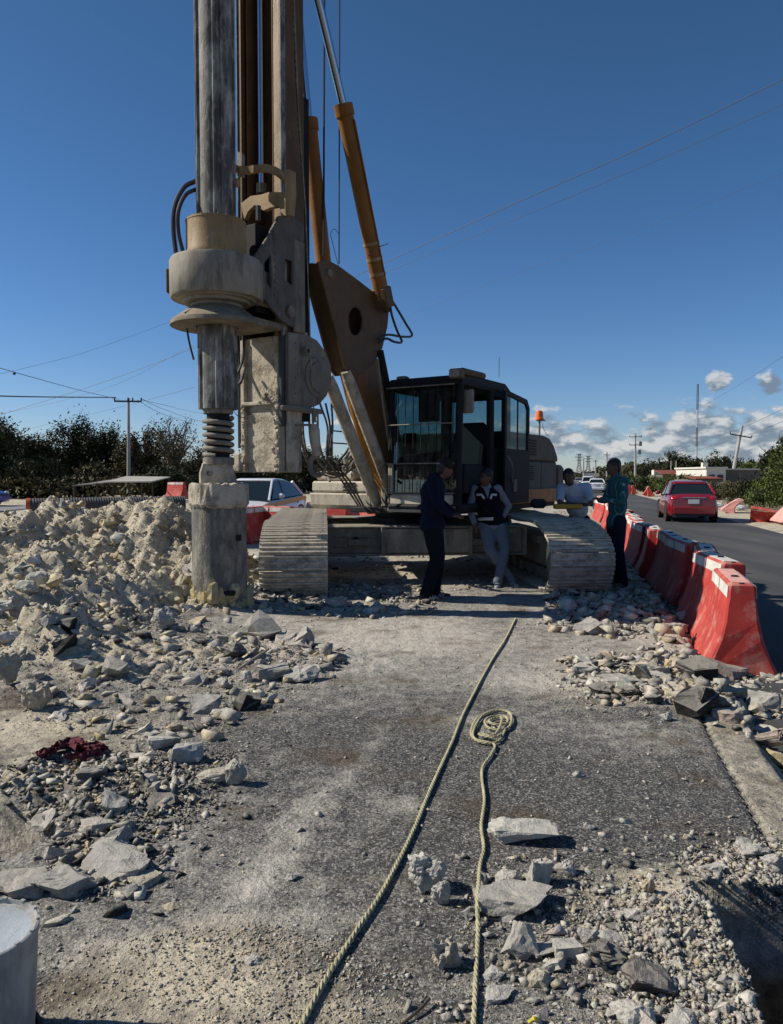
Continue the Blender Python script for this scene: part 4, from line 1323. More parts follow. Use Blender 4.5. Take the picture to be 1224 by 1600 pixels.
HEROES = [
 (820, 1322, 114, 48, 'block', (.55, .54, .51), 'long pale wedge-shaped stone lying alone right of the straight rope', dict(yaw=-8, depth=.13)),
 (668, 1400, 66, 74, 'round', (.50, .49, .46), 'pitted pale grey stone standing just left of the straight rope', dict(amp=.16)),
 (690, 1418, 32, 46, 'round', (.48, .47, .44), 'small knobbly pale stone leaning against the pitted grey stone', dict(amp=.14)),
 (812, 1442, 134, 66, 'slab', GREY, 'large flat grey concrete slab that the straight rope crosses', dict(yaw=8, amp=.05, depth=.20)),
 (843, 1388, 36, 50, 'block', (.50, .49, .46), 'upright pale stone standing on the back edge of the large slab', dict(tilt=(0, 6))),
 (796, 1388, 42, 34, 'round', (.50, .49, .46), 'rounded grey stone behind the large flat slab', {}),
 (886, 1370, 38, 34, 'rock', (.48, .46, .42), 'rough pale stone right of the upright stone', {}),
 (698, 1518, 50, 62, 'round', (.47, .42, .34), 'pitted tan stone left of the straight rope near the bottom', dict(amp=.17)),
 (813, 1500, 60, 62, 'rock', GREY, 'big grey faceted stone in front of the large slab', dict(tilt=(10, 12))),
 (890, 1500, 48, 40, 'block', (.50, .49, .46), 'blocky pale grey stone with a flat lit face', {}),
 (850, 1500, 48, 30, 'block', (.33, .33, .325), 'dark grey block between two pale stones', {}),
 (846, 1546, 42, 38, 'round', (.52, .47, .36), 'rounded cream stone below the rubble heap', dict(amp=.05)),
 (782, 1568, 54, 32, 'slab', (.42, .42, .41), 'flat grey stone right of the rope at the bottom', {}),
 (772, 1535, 36, 28, 'rock', (.40, .40, .39), 'small grey stone right of the rope', {}),
 (925, 1478, 40, 34, 'rock', (.46, .45, .43), 'pale pebbly stone beside the black asphalt chunk', {}),
 (950, 1525, 74, 56, 'rock', DARK, 'black crumbling asphalt chunk in the lower right rubble', dict(amp=.12)),
 (962, 1482, 66, 34, 'slab', (.42, .41, .39), 'thin grey slab sloping over the black asphalt chunk', dict(yaw=-30, tilt=(0, 14))),
 (1015, 1555, 78, 60, 'block', (.10, .085, .08), 'dark tilted asphalt slab with a reddish underside', dict(tilt=(18, 20), amp=.08)),
 (995, 1612, 72, 56, 'rock', (.52, .51, .48), 'large pale stone cut by the bottom edge of the picture', {}),
 (1075, 1618, 70, 44, 'rock', (.46, .455, .44), 'second pale stone at the bottom edge, nearer the pit', {}),
 (770, 1440, 60, 40, 'rock', DARK, 'black asphalt lump under the near end of the large slab', {}),
 (251, 984, 40, 42, 'round', (.46, .45, .42), 'pale rounded boulder beside the drilling bucket', dict(amp=.09)),
 (42, 1035, 58, 58, 'round', (.44, .40, .33), 'big tan boulder at the foot of the spoil heap', dict(amp=.10)),
 (8, 1060, 40, 60, 'round', (.42, .38, .31), 'tan boulder at the left edge of the picture below the heap', dict(amp=.10)),
 (252, 1172, 52, 34, 'block', (.52, .51, .48), 'pale angular stone, rear one of the pair on the asphalt', {}),
 (287, 1192, 50, 38, 'block', (.40, .40, .39), 'grey angular stone, front one of the pair on the asphalt', {}),
 (330, 1224, 56, 30, 'round', (.50, .45, .37), 'cream loaf-shaped stone lying on the asphalt', dict(amp=.05)),
 (366, 1229, 36, 44, 'round', (.42, .40, .37), 'grey pear-shaped stone leaning against the cream one', dict(amp=.06)),
 (165, 1380, 116, 64, 'slab', (.40, .39, .38), 'long rough grey concrete slab right of the left pit', dict(yaw=-14, tilt=(0, 6), amp=.06)),
 (90, 1405, 100, 58, 'slab', (.34, .335, .33), 'broad grey slab with a black broken edge behind the pail', dict(yaw=4, tilt=(6, 0))),
 (12, 1408, 100, 50, 'slab', (.36, .33, .31), 'grey slab at the left edge behind the pail', dict(yaw=10)),
 (82, 1447, 48, 26, 'slab', (.50, .47, .38), 'small flat cream stone right of the pail', {}),
 (212, 1389, 62, 20, 'slab', (.46, .42, .30), 'thin yellowish slab under the long grey slab', {}),
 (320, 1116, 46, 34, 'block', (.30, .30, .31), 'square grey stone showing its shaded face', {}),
 (345, 1124, 40, 22, 'rock', (.50, .49, .46), 'low pale stone right of the square grey stone', {}),
 (922, 1298, 19, 18, 'rock', (.54, .53, .50), 'small white stone right of the long wedge', {}),
 (905, 1215, 18, 16, 'round', (.46, .44, .40), 'small pebble alone on the asphalt right of the coil', {}),
 (1043, 1128, 24, 20, 'rock', (.52, .50, .46), 'small white stone in front of the right rubble strip', {}),
 (265, 1424, 32, 20, 'round', (.44, .36, .25), 'small tan clod on the asphalt near the bottom left', {}),
 (396, 1510, 38, 24, 'round', (.50, .49, .47), 'crumbly pale stone near the bottom, left of the long rope', dict(amp=.12)),
 (1148, 1092, 64, 26, 'slab', (.52, .45, .27), 'flat bright yellow limestone piece in the right rubble strip', dict(yaw=-6)),
 (1105, 1118, 60, 52, 'rock', DARK, 'black asphalt slab tilted into the gap of the gutter', dict(tilt=(10, 28))),
 (940, 1090, 40, 30, 'rock', DARK, 'black asphalt lump at the left end of the right rubble strip', {}),
 (992, 1092, 40, 26, 'rock', DARK, 'black asphalt lump in the middle of the right rubble strip', {}),
 (1026, 1102, 34, 22, 'rock', (.10, .10, .10), 'dark round asphalt lump beside the gutter joint', {}),
 (985, 1075, 76, 28, 'slab', (.40, .385, .37), 'long grey slab lying across the right rubble strip', dict(yaw=12)),
 (1185, 1160, 30, 62, 'slab', PINK, 'pinkish slab standing on edge beside the gutter', dict(tilt=(60, 30))),
 (1150, 1130, 60, 30, 'slab', PINK, 'pinkish flat slab in the right rubble strip', dict(yaw=-16)),
 (1200, 1115, 44, 38, 'block', (.38, .37, .36), 'blocky grey stone at the right edge of the picture', {}),
 (1018, 1045, 22, 30, 'slab', (.36, .32, .28), 'small brown slab standing upright in the rubble strip', dict(tilt=(50, 10))),
 (920, 1052, 50, 18, 'slab', (.54, .52, .48), 'flat pale stone at the left end of the right rubble strip', {}),
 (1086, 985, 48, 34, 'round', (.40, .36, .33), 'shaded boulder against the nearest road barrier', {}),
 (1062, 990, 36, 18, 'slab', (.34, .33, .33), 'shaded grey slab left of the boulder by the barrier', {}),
 (1215, 1160, 26, 26, 'rock', (.55, .54, .52), 'white stone right of the standing pinkish slab', {}),
 (150, 1305, 56, 36, 'rock', (.46, .44, .39), 'pale stone block heaved up beside the left pit', dict(tilt=(10, -10))),
 (182, 1325, 42, 38, 'rock', (.42, .40, .37), 'grey stone with a shaded right face beside the left pit', {}),
 (175, 1262, 48, 38, 'slab', (.34, .35, .36), 'bluish grey slab leaning in the left rubble', dict(tilt=(30, 20))),
 (135, 1222, 40, 34, 'block', (.13, .13, .135), 'dark asphalt block beside the red cloth', {}),
 (262, 1287, 34, 16, 'rock', DARK, 'black asphalt crumb at the right end of the left rubble', {}),
 (465, 1068, 64, 34, 'rock', (.48, .47, .44), 'pale slab at the right end of the rubble by the bucket', dict(yaw=10)),
 (425, 1062, 56, 30, 'block', (.36, .35, .33), 'grey block half buried in the middle rubble', {}),
 (383, 1066, 24, 24, 'rock', (.50, .49, .47), 'white pointed stone in the middle rubble', {}),
 (346, 1078, 24, 22, 'rock', (.48, .45, .40), 'pale rounded stone in the middle rubble', {}),
 (362, 1038, 46, 36, 'rock', (.09, .085, .08), 'dark asphalt clump in the middle rubble', {}),
 (1185, 1345, 52, 44, 'rock', (.48, .47, .44), 'pale stone on the far rim of the right pit', dict(amp=.12)),
 (1115, 1365, 40, 28, 'rock', (.46, .45, .44), 'rounded grey stone left of the right pit', {}),
 (1215, 1362, 40, 36, 'rock', (.42, .41, .40), 'grey stone at the right edge above the pit', {}),
 (1000, 1440, 40, 24, 'rock', (.50, .49, .46), 'pale stone behind the gravel bank', {}),
 (965, 1400, 30, 14, 'slab', (.46, .45, .43), 'flat pale chip in front of the asphalt expanse', {}),
 (1015, 1395, 22, 30, 'rock', (.46, .38, .27), 'brownish knobbly stone standing near the right pit', {}),
 (525, 948, 36, 18, 'slab', (.40, .39, .38), 'flat grey slab just in front of the left track', {}),
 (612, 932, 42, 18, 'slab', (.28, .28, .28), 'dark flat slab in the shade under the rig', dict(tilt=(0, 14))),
 (456, 1378, 24, 20, 'rock', (.44, .43, .41), 'small grey stone alone left of the long rope', {}),
]
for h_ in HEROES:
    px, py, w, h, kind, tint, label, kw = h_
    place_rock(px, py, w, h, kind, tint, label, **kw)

# template solids
TEMPL = []
for i in range(26):
    rnd = random.Random(900 + i)
    k = ('slab', 'block', 'rock', 'rock', 'round')[i % 5]
    bm = hull(k, rnd, (7, 8, 6, 9, 4)[i % 5])
    bm.verts.ensure_lookup_table()
    v = np.array([tuple(q.co) for q in bm.verts])
    f = np.array([[q.index for q in fc.verts] for fc in bm.faces])
    bm.free()
    TEMPL.append((v, f, k))
def tints(n, weights, rng):
    pal = np.array([LIME, GREY, YELLOW, DARK, PINK, BEIGE])
    w = np.array(weights, float)
    idx = rng.choice(6, n, p=w / w.sum())
    return pal[idx] * rng.uniform(.72, 1.15, (n, 1)) * rng.uniform(.96, 1.04, (n, 3))
def poly_area(p):
    return abs(sum(p[i][0] * p[(i + 1) % len(p)][1] - p[(i + 1) % len(p)][0] * p[i][1] for i in range(len(p)))) / 2
def inside(poly, x, y):
    c = np.zeros(len(x), bool)
    n = len(poly)
    for i in range(n):
        x0, y0 = poly[i]
        x1, y1 = poly[(i + 1) % n]
        if y0 == y1:
            continue
        m = ((y0 > y) != (y1 > y)) & (x < (x1 - x0) * (y - y0) / (y1 - y0) + x0)
        c ^= m
    return c
def sample(poly, n, rng, clump=.0, cs=2.0):
    P_ = np.array(poly)
    out = np.zeros((0, 2))
    while len(out) < n:
        q = rng.uniform(P_.min(0), P_.max(0), (n * 4, 2))
        q = q[inside(poly, q[:, 0], q[:, 1])]
        if clump:
            d = fbm(q[:, 0] * cs, q[:, 1] * cs, 3, 200)
            q = q[d + rng.uniform(-.18, .18, len(q)) > clump]
        out = np.vstack([out, q])
    return out[:n]
def rotm(rng, n, flat):
    a = rng.uniform(0, 2 * pi, n)
    tx, ty = rng.normal(0, flat, n), rng.normal(0, flat, n)
    ca, sa = np.cos(a), np.sin(a)
    cx, sx, cy_, sy = np.cos(tx), np.sin(tx), np.cos(ty), np.sin(ty)
    Rz = np.stack([ca, -sa, 0 * a, sa, ca, 0 * a, 0 * a, 0 * a, 1 + 0 * a], -1).reshape(-1, 3, 3)
    Rx = np.stack([1 + 0 * a, 0 * a, 0 * a, 0 * a, cx, -sx, 0 * a, sx, cx], -1).reshape(-1, 3, 3)
    Ry = np.stack([cy_, 0 * a, sy, 0 * a, 1 + 0 * a, 0 * a, -sy, 0 * a, cy_], -1).reshape(-1, 3, 3)
    return Ry @ Rx @ Rz
def stones(name, label, poly, n, smin, smax, weights, seed, kinds=None, clump=0, flat=.5, sink=.19, power=2.2, cs=2.0, feather=.12):
    rng = np.random.default_rng(seed)
    xy = sample(poly, n, rng, clump, cs)
    xy = xy + rng.normal(0, feather, xy.shape) * (rng.uniform(0, 1, (len(xy), 1)) < .45)
    z, pit, *_ = Hraw(xy[:, 0], xy[:, 1])
    ok = pit < .02
    xy, z = xy[ok], z[ok]
    n = len(xy)
    s = smin + (smax - smin) * rng.uniform(0, 1, n) ** power
    tn = tints(n, weights, rng)
    R = rotm(rng, n, flat)
    tsel = rng.integers(0, len(TEMPL), n)
    if kinds:
        okk = [i for i, t in enumerate(TEMPL) if t[2] in kinds]
        tsel = np.array(okk)[rng.integers(0, len(okk), n)]
    V, Fc, T = [], [], []
    off = 0
    for t in range(len(TEMPL)):
        idx = np.where(tsel == t)[0]
        if not len(idx):
            continue
        v, f, k = TEMPL[t]
        ns = np.stack([rng.uniform(.65, 1.45, len(idx)), rng.uniform(.6, 1.2, len(idx)), rng.uniform(.45, 1.1, len(idx))], -1)
        vv = np.einsum('nij,nvj->nvi', R[idx], v[None] * ns[:, None, :]) * s[idx][:, None, None]
        base = np.stack([xy[idx, 0], xy[idx, 1], z[idx] + s[idx] * (.28 - sink)], -1)
        vv = vv + base[:, None, :]
        nv = len(v)
        ff = f[None] + (np.arange(len(idx)) * nv)[:, None, None] + off
        V.append(vv.reshape(-1, 3))
        Fc.append(ff.reshape(-1, 3))
        T.append(np.repeat(np.c_[tn[idx], np.ones(len(idx))], nv, 0))
        off += len(idx) * nv
    me = fast_mesh(name, np.vstack(V), np.vstack(Fc), STONE)
    setattrcol(me, 'tint', np.vstack(T))
    o = bpy.data.objects.new(name, me)
    COL.objects.link(o)
    return tag(o, label, kind='stuff')
def gp(*pts):
    return [(G(a, b_).x, G(a, b_).y) for a, b_ in pts]
#            LIME GREY YELL DARK PINK BEIGE
W_SPOIL = (7, .8, 2.2, .02, .1, 4)
W_ROAD = (3.6, 3.4, .6, 1.1, .2, 2.2)
W_FINE = (3, 3, .8, .5, .3, 3)
heap = [(-8.2, 6.0), (-8.4, 12.2), (-2.0, 12.0), (-1.55, 8.7), (-2.3, 7.2), (-2.6, 5.6), (-5.0, 5.2)]
heap_front = [(-6.2, 5.2), (-7.4, 10.6), (-2.4, 10.6), (-1.5, 8.8), (-2.2, 7.4), (-2.5, 5.4)]
stones('spoil_rubble', 'loose pale and yellowish limestone rubble covering the spoil heap', heap, 20000, .010, .11, W_SPOIL, 1, ('rock', 'block'), power=5, flat=.9, sink=.10)
stones('spoil_fines', 'fine limestone crumbs on the front slope of the spoil heap', heap_front, 26000, .007, .024, W_SPOIL, 2, power=2, flat=.9)
fieldA = gp((0, 1085), (120, 1010), (290, 975), (430, 990), (535, 1025), (510, 1075), (400, 1110), (360, 1140), (230, 1165), (60, 1130))
stones('broken_pavement_rubble', 'broken pavement rubble strewn between the spoil heap and the asphalt', fieldA, 1700, .012, .16, W_ROAD, 3, ('slab', 'block', 'rock'), power=6, flat=.35, clump=.48)
stones('pavement_fines', 'fine grey and tan crumbs between the broken pavement pieces', fieldA, 30000, .003, .016, (4, 2, 1, .7, .1, 4), 103, power=2.2, clump=.36, feather=.25)
fieldB = gp((0, 1215), (120, 1185), (290, 1185), (300, 1290), (235, 1400), (80, 1410), (70, 1300), (0, 1250))
stones('pit_side_rubble', 'grey and black rubble around the left pit', fieldB, 5200, .003, .07, (3, 3, .8, 4.0, .2, 1), 4, ('slab', 'block', 'rock'), power=5, clump=.34)
fieldB2 = gp((190, 1180), (380, 1175), (300, 1290), (220, 1320))
stones('asphalt_crumbs', 'black asphalt crumbs spilled right of the left rubble', fieldB2, 3000, .005, .028, (.6, .8, .2, 5, 0, .3), 5, power=2, clump=.48, cs=4)
fieldC = gp((880, 1035), (1010, 1020), (1224, 1035), (1224, 1165), (1120, 1130), (1060, 1105), (930, 1105))
stones('gutter_rubble', 'rubble strip of broken kerb and asphalt across the gutter', fieldC, 5200, .005, .13, (3.6, 3.0, .8, 1.8, .6, 2.0), 6, ('slab', 'block', 'rock'), power=5, clump=.40, flat=.4)
fieldD = gp((740, 1345), (900, 1340), (1050, 1400), (1130, 1430), (1180, 1600), (1160, 1660), (640, 1660), (720, 1480))
stones('lower_right_rubble', 'pale broken stones heaped left of the right pit', fieldD, 1100, .006, .06, (4, 4.5, .5, 1.4, .2, .6), 7, power=4.0, clump=.44, cs=3)
stones('lower_right_fines', 'fine crumbs among the lower right stones', fieldD, 9000, .002, .010, (3, 3, .4, 1.6, 0, 1.5), 107, power=2, clump=.40, cs=3)
fieldE = gp((900, 1440), (1070, 1400), (1115, 1410), (1150, 1480), (1195, 1610), (1190, 1680), (1040, 1660), (960, 1530))
stones('gravel_bank', 'pale gravel bank along the edge of the right pit', fieldE, 11000, .004, .034, (5, 4.5, .5, .3, .2, .8), 8, ('rock', 'slab', 'block'), power=3.2, flat=.8)
fieldE2 = gp((1040, 1345), (1224, 1310), (1260, 1390), (1110, 1395))
stones('pit_rim_gravel', 'pale gravel along the far rim of the right pit', fieldE2, 1800, .006, .04, (5, 4, .6, .4, .2, 1.4), 9, power=2.2, flat=.8)
fieldF = gp((400, 920), (660, 905), (690, 960), (560, 968), (400, 962))
stones('track_side_rubble', 'broken slabs and stones in front of the left track', fieldF, 1800, .008, .16, W_ROAD, 10, ('slab', 'block', 'rock'), power=5, clump=.42, flat=.35)
fieldG = gp((855, 920), (1000, 905), (1095, 925), (1110, 1000), (960, 1000), (850, 985))
stones('shaded_rubble', 'shaded rubble between the right track and the barriers', fieldG, 2600, .008, .2, W_ROAD, 11, ('slab', 'block', 'rock'), power=5, clump=.36, flat=.35)
fieldH = gp((60, 1480), (420, 1440), (640, 1520), (640, 1680), (60, 1680))
stones('bottom_gravel', 'beige gravel and crumbs across the bottom of the picture', fieldH, 10000, .002, .018, W_FINE, 12, power=4, clump=.42, cs=1.6)
stones('pebbles', 'scattered pebbles and crumbs on the dusty asphalt', [(-4.5, 1.3), (1.3, 1.3), (2.2, 5.0), (3.6, 9.5), (-4, 9.5)], 16000, .003, .03, W_FINE, 13, power=8, clump=.44, cs=1.3)
stones('dust_crumbs', 'tiny limestone crumbs over the asphalt near the camera', [(-2.2, 1.3), (1.1, 1.3), (2.0, 4.6), (-2.6, 4.6)], 14000, .002, .007, (4, 4, .5, .4, 0, 2), 14, power=3, clump=.38, cs=1.1)
fieldI = gp((830, 1040), (1010, 1045), (1000, 1115), (860, 1115))
stones('beige_crumbs', 'beige crumbs in front of the right rubble strip', fieldI, 3500, .004, .018, (3, 1, 1, .1, 0, 5), 15, power=3)
stones('verge_stones', 'stones and clods between the barriers and the gutter', [(1.4, 5.2), (2.3, 5.0), (9.0, 33), (7.0, 33)], 2600, .01, .11, (3, 3, .5, .5, .3, 3), 16, power=3.5)
stones('under_rig_debris', 'stones and dust clods under and around the rig', [(-2.2, 9.2), (3.8, 9.5), (5.5, 16), (-3.5, 16)], 2600, .01, .12, (3, 3, .5, .8, .2, 3), 17, power=4, clump=.42)
# the biggest loose stones as things of their own
USED = set()
CLOTHP = G(108, 1185)
def scatter(poly, n, smin, smax, weights, seed, label, group, kinds=('rock', 'block', 'round'), power=1.4):
    PP = np.array(poly)
    (x0, y0), (x1, y1) = PP.min(0), PP.max(0)
    rng = np.random.default_rng(seed)
    xy = sample(poly, n, rng)
    z, pit, *_ = Hraw(xy[:, 0], xy[:, 1])
    tn = tints(7, weights, rng)
    meshes = [rough_stone('rock', kinds[i % len(kinds)], (1, .8, .65 if kinds[i % len(kinds)] != 'slab' else .28), tuple(tn[i]), seed * 50 + i, cuts=1, amp=.10) for i in range(7)]
    for i in range(n):
        if pit[i] > .02 or math.hypot(xy[i, 0] - CLOTHP.x, (xy[i, 1] - CLOTHP.y) * .6) < .32:
            continue
        o = bpy.data.objects.new('rock', meshes[i % 7])
        COL.objects.link(o)
        s = smin + (smax - smin) * rng.uniform() ** power
        o.location = (xy[i, 0], xy[i, 1], z[i] - s * .16)
        o.rotation_euler = (rng.normal(0, .3), rng.normal(0, .3), rng.uniform(0, 6.28))
        o.scale = (s, s * rng.uniform(.8, 1.2), s * rng.uniform(.8, 1.2))
        kw = {'rock': 'angular', 'block': 'blocky', 'round': 'rounded', 'slab': 'flat'}[kinds[(i % 7) % len(kinds)]]
        f = (s - smin) / (smax - smin)
        sw = 'large' if f > .55 else ('medium' if f > .2 else 'small')
        fx, fy = (xy[i, 0] - x0) / (x1 - x0), (xy[i, 1] - y0) / (y1 - y0)
        pw_ = ('near ' if fy < .33 else ('middle ' if fy < .67 else 'far ')) + ('left' if fx < .33 else ('centre' if fx < .67 else 'right'))
        tw = {0: 'pale', 1: 'grey', 2: 'yellowish', 3: 'black', 4: 'pinkish', 5: 'tan'}[int(np.argmin([np.abs(tn[i % 7] - np.array(c_)).sum() for c_ in (LIME, GREY, YELLOW, DARK, PINK, BEIGE)]))]
        lb = f'{sw} {kw} {tw} stone, {pw_} {label}'
        for extra in ('', ' again, lying flatter', ' again, tipped on edge', ' again, half buried'):
            if lb + extra not in USED:
                break
        USED.add(lb + extra)
        sk = {'': 0, ' again, lying flatter': 0, ' again, tipped on edge': 1, ' again, half buried': 2}[extra]
        if sk == 1: o.rotation_euler = (1.1, o.rotation_euler[1], o.rotation_euler[2])
        elif sk == 2: o.location.z -= s * .12
        elif extra: o.scale = (s * 1.1, s, s * .6); o.rotation_euler = (0, 0, o.rotation_euler[2])
        tag(o, (lb + extra).replace(' stone, ', ' stone' + ('' if not extra else '') + ', ').replace(' again,', ','), 'rock', group)
scatter(heap_front, 95, .09, .30, W_SPOIL, 31, 'of the spoil heap', 'limestone lumps on the spoil heap', power=2.2)
scatter(gp((0, 1180), (0, 1100), (200, 990), (290, 960), (300, 920), (150, 900), (-100, 1000)), 22, .10, .24, W_SPOIL, 32, 'of the heap foot', 'tan clods on the lower slope of the heap', ('round', 'rock'), power=1.6)
scatter(fieldA, 36, .06, .19, (4, 3, .5, 1.2, .2, 1.5), 33, 'of the rubble below the heap', 'stones in the rubble below the heap', ('rock', 'block', 'slab'))
scatter(fieldC, 26, .06, .17, (4, 3, 1, 1.5, .6, 1), 34, 'of the gutter rubble strip', 'stones in the right rubble strip', ('rock', 'block', 'slab'))
scatter(fieldD, 20, .035, .085, (4, 5, .4, 1.2, 0, .6), 35, 'of the lower right rubble', 'stones in the lower right rubble', ('rock', 'block', 'slab'))
scatter(fieldG, 16, .08, .26, W_ROAD, 36, 'of the shaded rubble by the barriers', 'shaded stones by the barriers', ('rock', 'block', 'slab'))
scatter(fieldF, 12, .08, .20, W_ROAD, 37, 'of the rubble before the left track', 'slab pieces before the left track', ('rock', 'slab'))
scatter(fieldB, 16, .04, .10, (3, 4, .6, 3, 0, .5), 38, 'of the rubble beside the left pit', 'stones beside the left pit', ('rock', 'block', 'slab'))
scatter(fieldC, 12, .16, .34, (4, 3, .8, 1.0, 1.2, 1), 41, 'of the gutter strip slabs', 'larger slabs in the right rubble strip', ('slab', 'block'))
scatter(fieldA, 14, .16, .36, (4, 4, .5, 1.0, .3, 1), 42, 'of the pavement slabs below the heap', 'larger slabs below the heap', ('slab', 'block'))
scatter(fieldB, 8, .10, .22, (3, 4, .5, 2.0, .1, .5), 43, 'of the slabs round the left pit', 'slabs round the left pit', ('slab', 'block'))
# ================================================================ ROPES, CLOTH, PAIL, PIPE, BARRIERS
ROPE = grime('yellow_white_rope', (.40, .365, .215), .9, mud=.42, sc=30, mudcol=(.45, .42, .34), up=.1, bump=.2)
def gpt(px, py, lift=.012):
    g = G(px, py)
    for _ in range(3):
        g = G(px, py, H(g.x, g.y) + lift)
    return Vector((g.x, g.y, max(g.z, H(g.x, g.y) + lift)))
def rope_mesh(path, name, label, r=.008):
    path = [Vector(p) for p in path]
    # resample evenly
    L_ = [0]
    for i in range(1, len(path)):
        L_.append(L_[-1] + (path[i] - path[i - 1]).length)
    n = int(L_[-1] / .009)
    A = np.array([tuple(p) for p in path])
    s = np.linspace(0, L_[-1], n)
    R_ = np.stack([np.interp(s, L_, A[:, k]) for k in range(3)], -1)
    T = np.gradient(R_, axis=0)
    T /= np.linalg.norm(T, axis=1)[:, None]
    up = np.array([0, 0, 1.0])
    B = np.cross(T, up); B /= np.linalg.norm(B, axis=1)[:, None]
    Nn = np.cross(B, T)
    mb = MB()
    for k in range(3):
        a = s * 2 * pi / .085 + 2 * pi * k / 3
        pts = R_ + (B * np.cos(a)[:, None] + Nn * np.sin(a)[:, None]) * (r * .52)
        mb.tube([Vector(p) for p in pts], r * .56, 6)
    return mb.build(name, ROPE, None, False, label=label)
way = [(462, 1625), (473, 1597), (515, 1520), (560, 1450), (590, 1405), (612, 1366), (645, 1300), (672, 1235), (690, 1195), (707, 1158), (722, 1120), (738, 1088), (757, 1052), (772, 1026), (790, 998), (806, 966)]
o = rope_mesh(spline([gpt(*w) for w in way], 14), 'rope', 'long straight yellowish rope running from the bottom edge towards the rig', r=.0088)
o['category'] = 'rope'
o['group'] = 'yellow ropes on the slab'
# small kinks
way2 = [(739, 1625), (741, 1580), (744, 1520), (747, 1450), (746, 1412), (748, 1380), (750, 1352), (756, 1325), (752, 1290), (757, 1250), (753, 1215), (755, 1197), (768, 1178), (772, 1163)]
lifts = [.012] * 4 + [.05, .05] + [.014] * 8
pp = [gpt(x, y, l) for (x, y), l in zip(way2, lifts)]
coil = [(745, 1156), (736, 1145), (745, 1123), (765, 1112), (785, 1109), (799, 1118), (801, 1130), (790, 1140), (782, 1155), (768, 1161), (748, 1158), (739, 1146), (752, 1120), (775, 1110), (797, 1114), (797, 1134), (780, 1140),
        (762, 1136), (758, 1126), (770, 1119), (790, 1120), (792, 1130), (774, 1132), (764, 1127), (772, 1122), (784, 1122), (779, 1140), (768, 1150), (752, 1146), (750, 1148), (770, 1152), (784, 1147)]
pp += [gpt(x, y, .010 + .0006 * i) for i, (x, y) in enumerate(coil)]
o = rope_mesh(spline(pp, 10), 'rope', 'yellowish rope ending in a loose coil on the asphalt', r=.0076)
o['category'] = 'rope'
o['group'] = 'yellow ropes on the slab'

CLOTH = plain('wine_red_cloth', (.10, .014, .022), .9, var=.4, sc=30, bump=.4)
mb = MB()
rc = random.Random(3)
for k, (pts, wd) in enumerate((([(58, 1191), (70, 1184), (90, 1174), (110, 1167), (130, 1170), (145, 1176), (158, 1181)], .045), ([(62, 1187), (85, 1180), (105, 1172), (120, 1166), (128, 1174), (122, 1181)], .05), ([(104, 1189), (120, 1189), (140, 1187), (158, 1183)], .035), ([(112, 1164), (128, 1172), (150, 1171), (156, 1177)], .04))):
    p = spline([gpt(a_, b_, .006) for a_, b_ in pts], 12)
    m_ = 9
    V_, F_ = [], []
    for i, q in enumerate(p):
        t = (p[min(i + 1, len(p) - 1)] - p[max(i - 1, 0)]).normalized()
        n_ = t.cross(Zv).normalized()
        for j in range(m_):
            u_ = j / (m_ - 1) * 2 - 1
            w_ = wd * (.7 + .5 * sin(i * .21 + k * 2))
            z_ = .028 * abs(sin(u_ * 4.2 + i * .17 + k)) * (1 - .5 * abs(u_)) + .012 * sin(i * .5 + j * 1.1) + .014
            V_.append(q + n_ * (u_ * w_ + .008 * sin(i * .6 + j)) + Zv * max(.002, z_))
    for i in range(len(p) - 1):
        for j in range(m_ - 1):
            F_.append((i * m_ + j, i * m_ + j + 1, (i + 1) * m_ + j + 1, (i + 1) * m_ + j))
    mb.add(V_, F_)
tag(mb.build('cloth', CLOTH, None, True), 'crumpled wine-red rag lying on the dusty ground at left', 'cloth')

# pail in the lower left corner
PAIL = grime('pail_plastic', (.40, .40, .385), .6, mud=.35, sc=9, dark=.35, mudcol=(.34, .31, .26), up=.0)
LID = grime('milky_lid', (.42, .46, .48), .30, mud=.30, sc=7, mudcol=(.62, .63, .62), up=0)
pc_ = Vector((-1.075, 1.90, 0))
pc_.z = H(pc_.x, pc_.y)
pail = empty('pail', pc_, 'dusty grey plastic pail with a milky lid in the bottom left corner', 'pail')
MB().lathe([(.128, 0), (.132, .01), (.147, .30), (.150, .305), (.150, .325), (.145, .327), (.143, .316), (.06, .314)], pc_, 48, cap=False).build('pail_body', PAIL, pail, True)
MB().lathe([(.144, .315), (.10, .317), (.0001, .318)], pc_, 48, cap=False).build('lid', LID, pail, True)
for k in range(16):
    a = 2 * pi * k / 16
    MB().box(pc_ + Vector((cos(a) * .1465, sin(a) * .1465, .328)), (Vector((-sin(a), cos(a), 0)), Vector((cos(a), sin(a), 0)), Zv), (.006, .004, .003)).build('lid_tab', PAIL, pail)
MB().lathe([(.140, .0), (.150, .004), (.150, .03), (.140, .034)], pc_, 40, cap=False).build('base_ring', BLACK, pail, True)

# twigs and wires on the ground
TWIG = plain('dry_twig', (.06, .045, .03), .9)
def twig(pts, label, r=.004):
    o_ = MB().tube(spline([gpt(a, b_, r + l) for a, b_, l in pts], 4), r, 6).build('twig', TWIG, None, True)
    tag(o_, label, 'twig')
twig([(626, 1602, 0), (655, 1578, .01), (672, 1560, .012)], 'dry dark twig on the gravel at the bottom edge')
twig([(694, 1272, 0), (715, 1276, .006), (730, 1282, .01), (738, 1268, .03)], 'thin bent dark wire on the asphalt between the ropes', .002)
PIPEM = grime('thin_rusty_bar', (.22, .19, .16), .7, mud=.4)
o = MB().tube([gpt(372, 1046, .10), gpt(420, 1014, .20)], .010, 8).build('metal_bar', PIPEM, None, True)
tag(o, 'thin metal bar sticking up out of the rubble by the bucket', 'bar')
LEAFY = plain('yellow_plastic_scrap', (.6, .5, .05), .5)
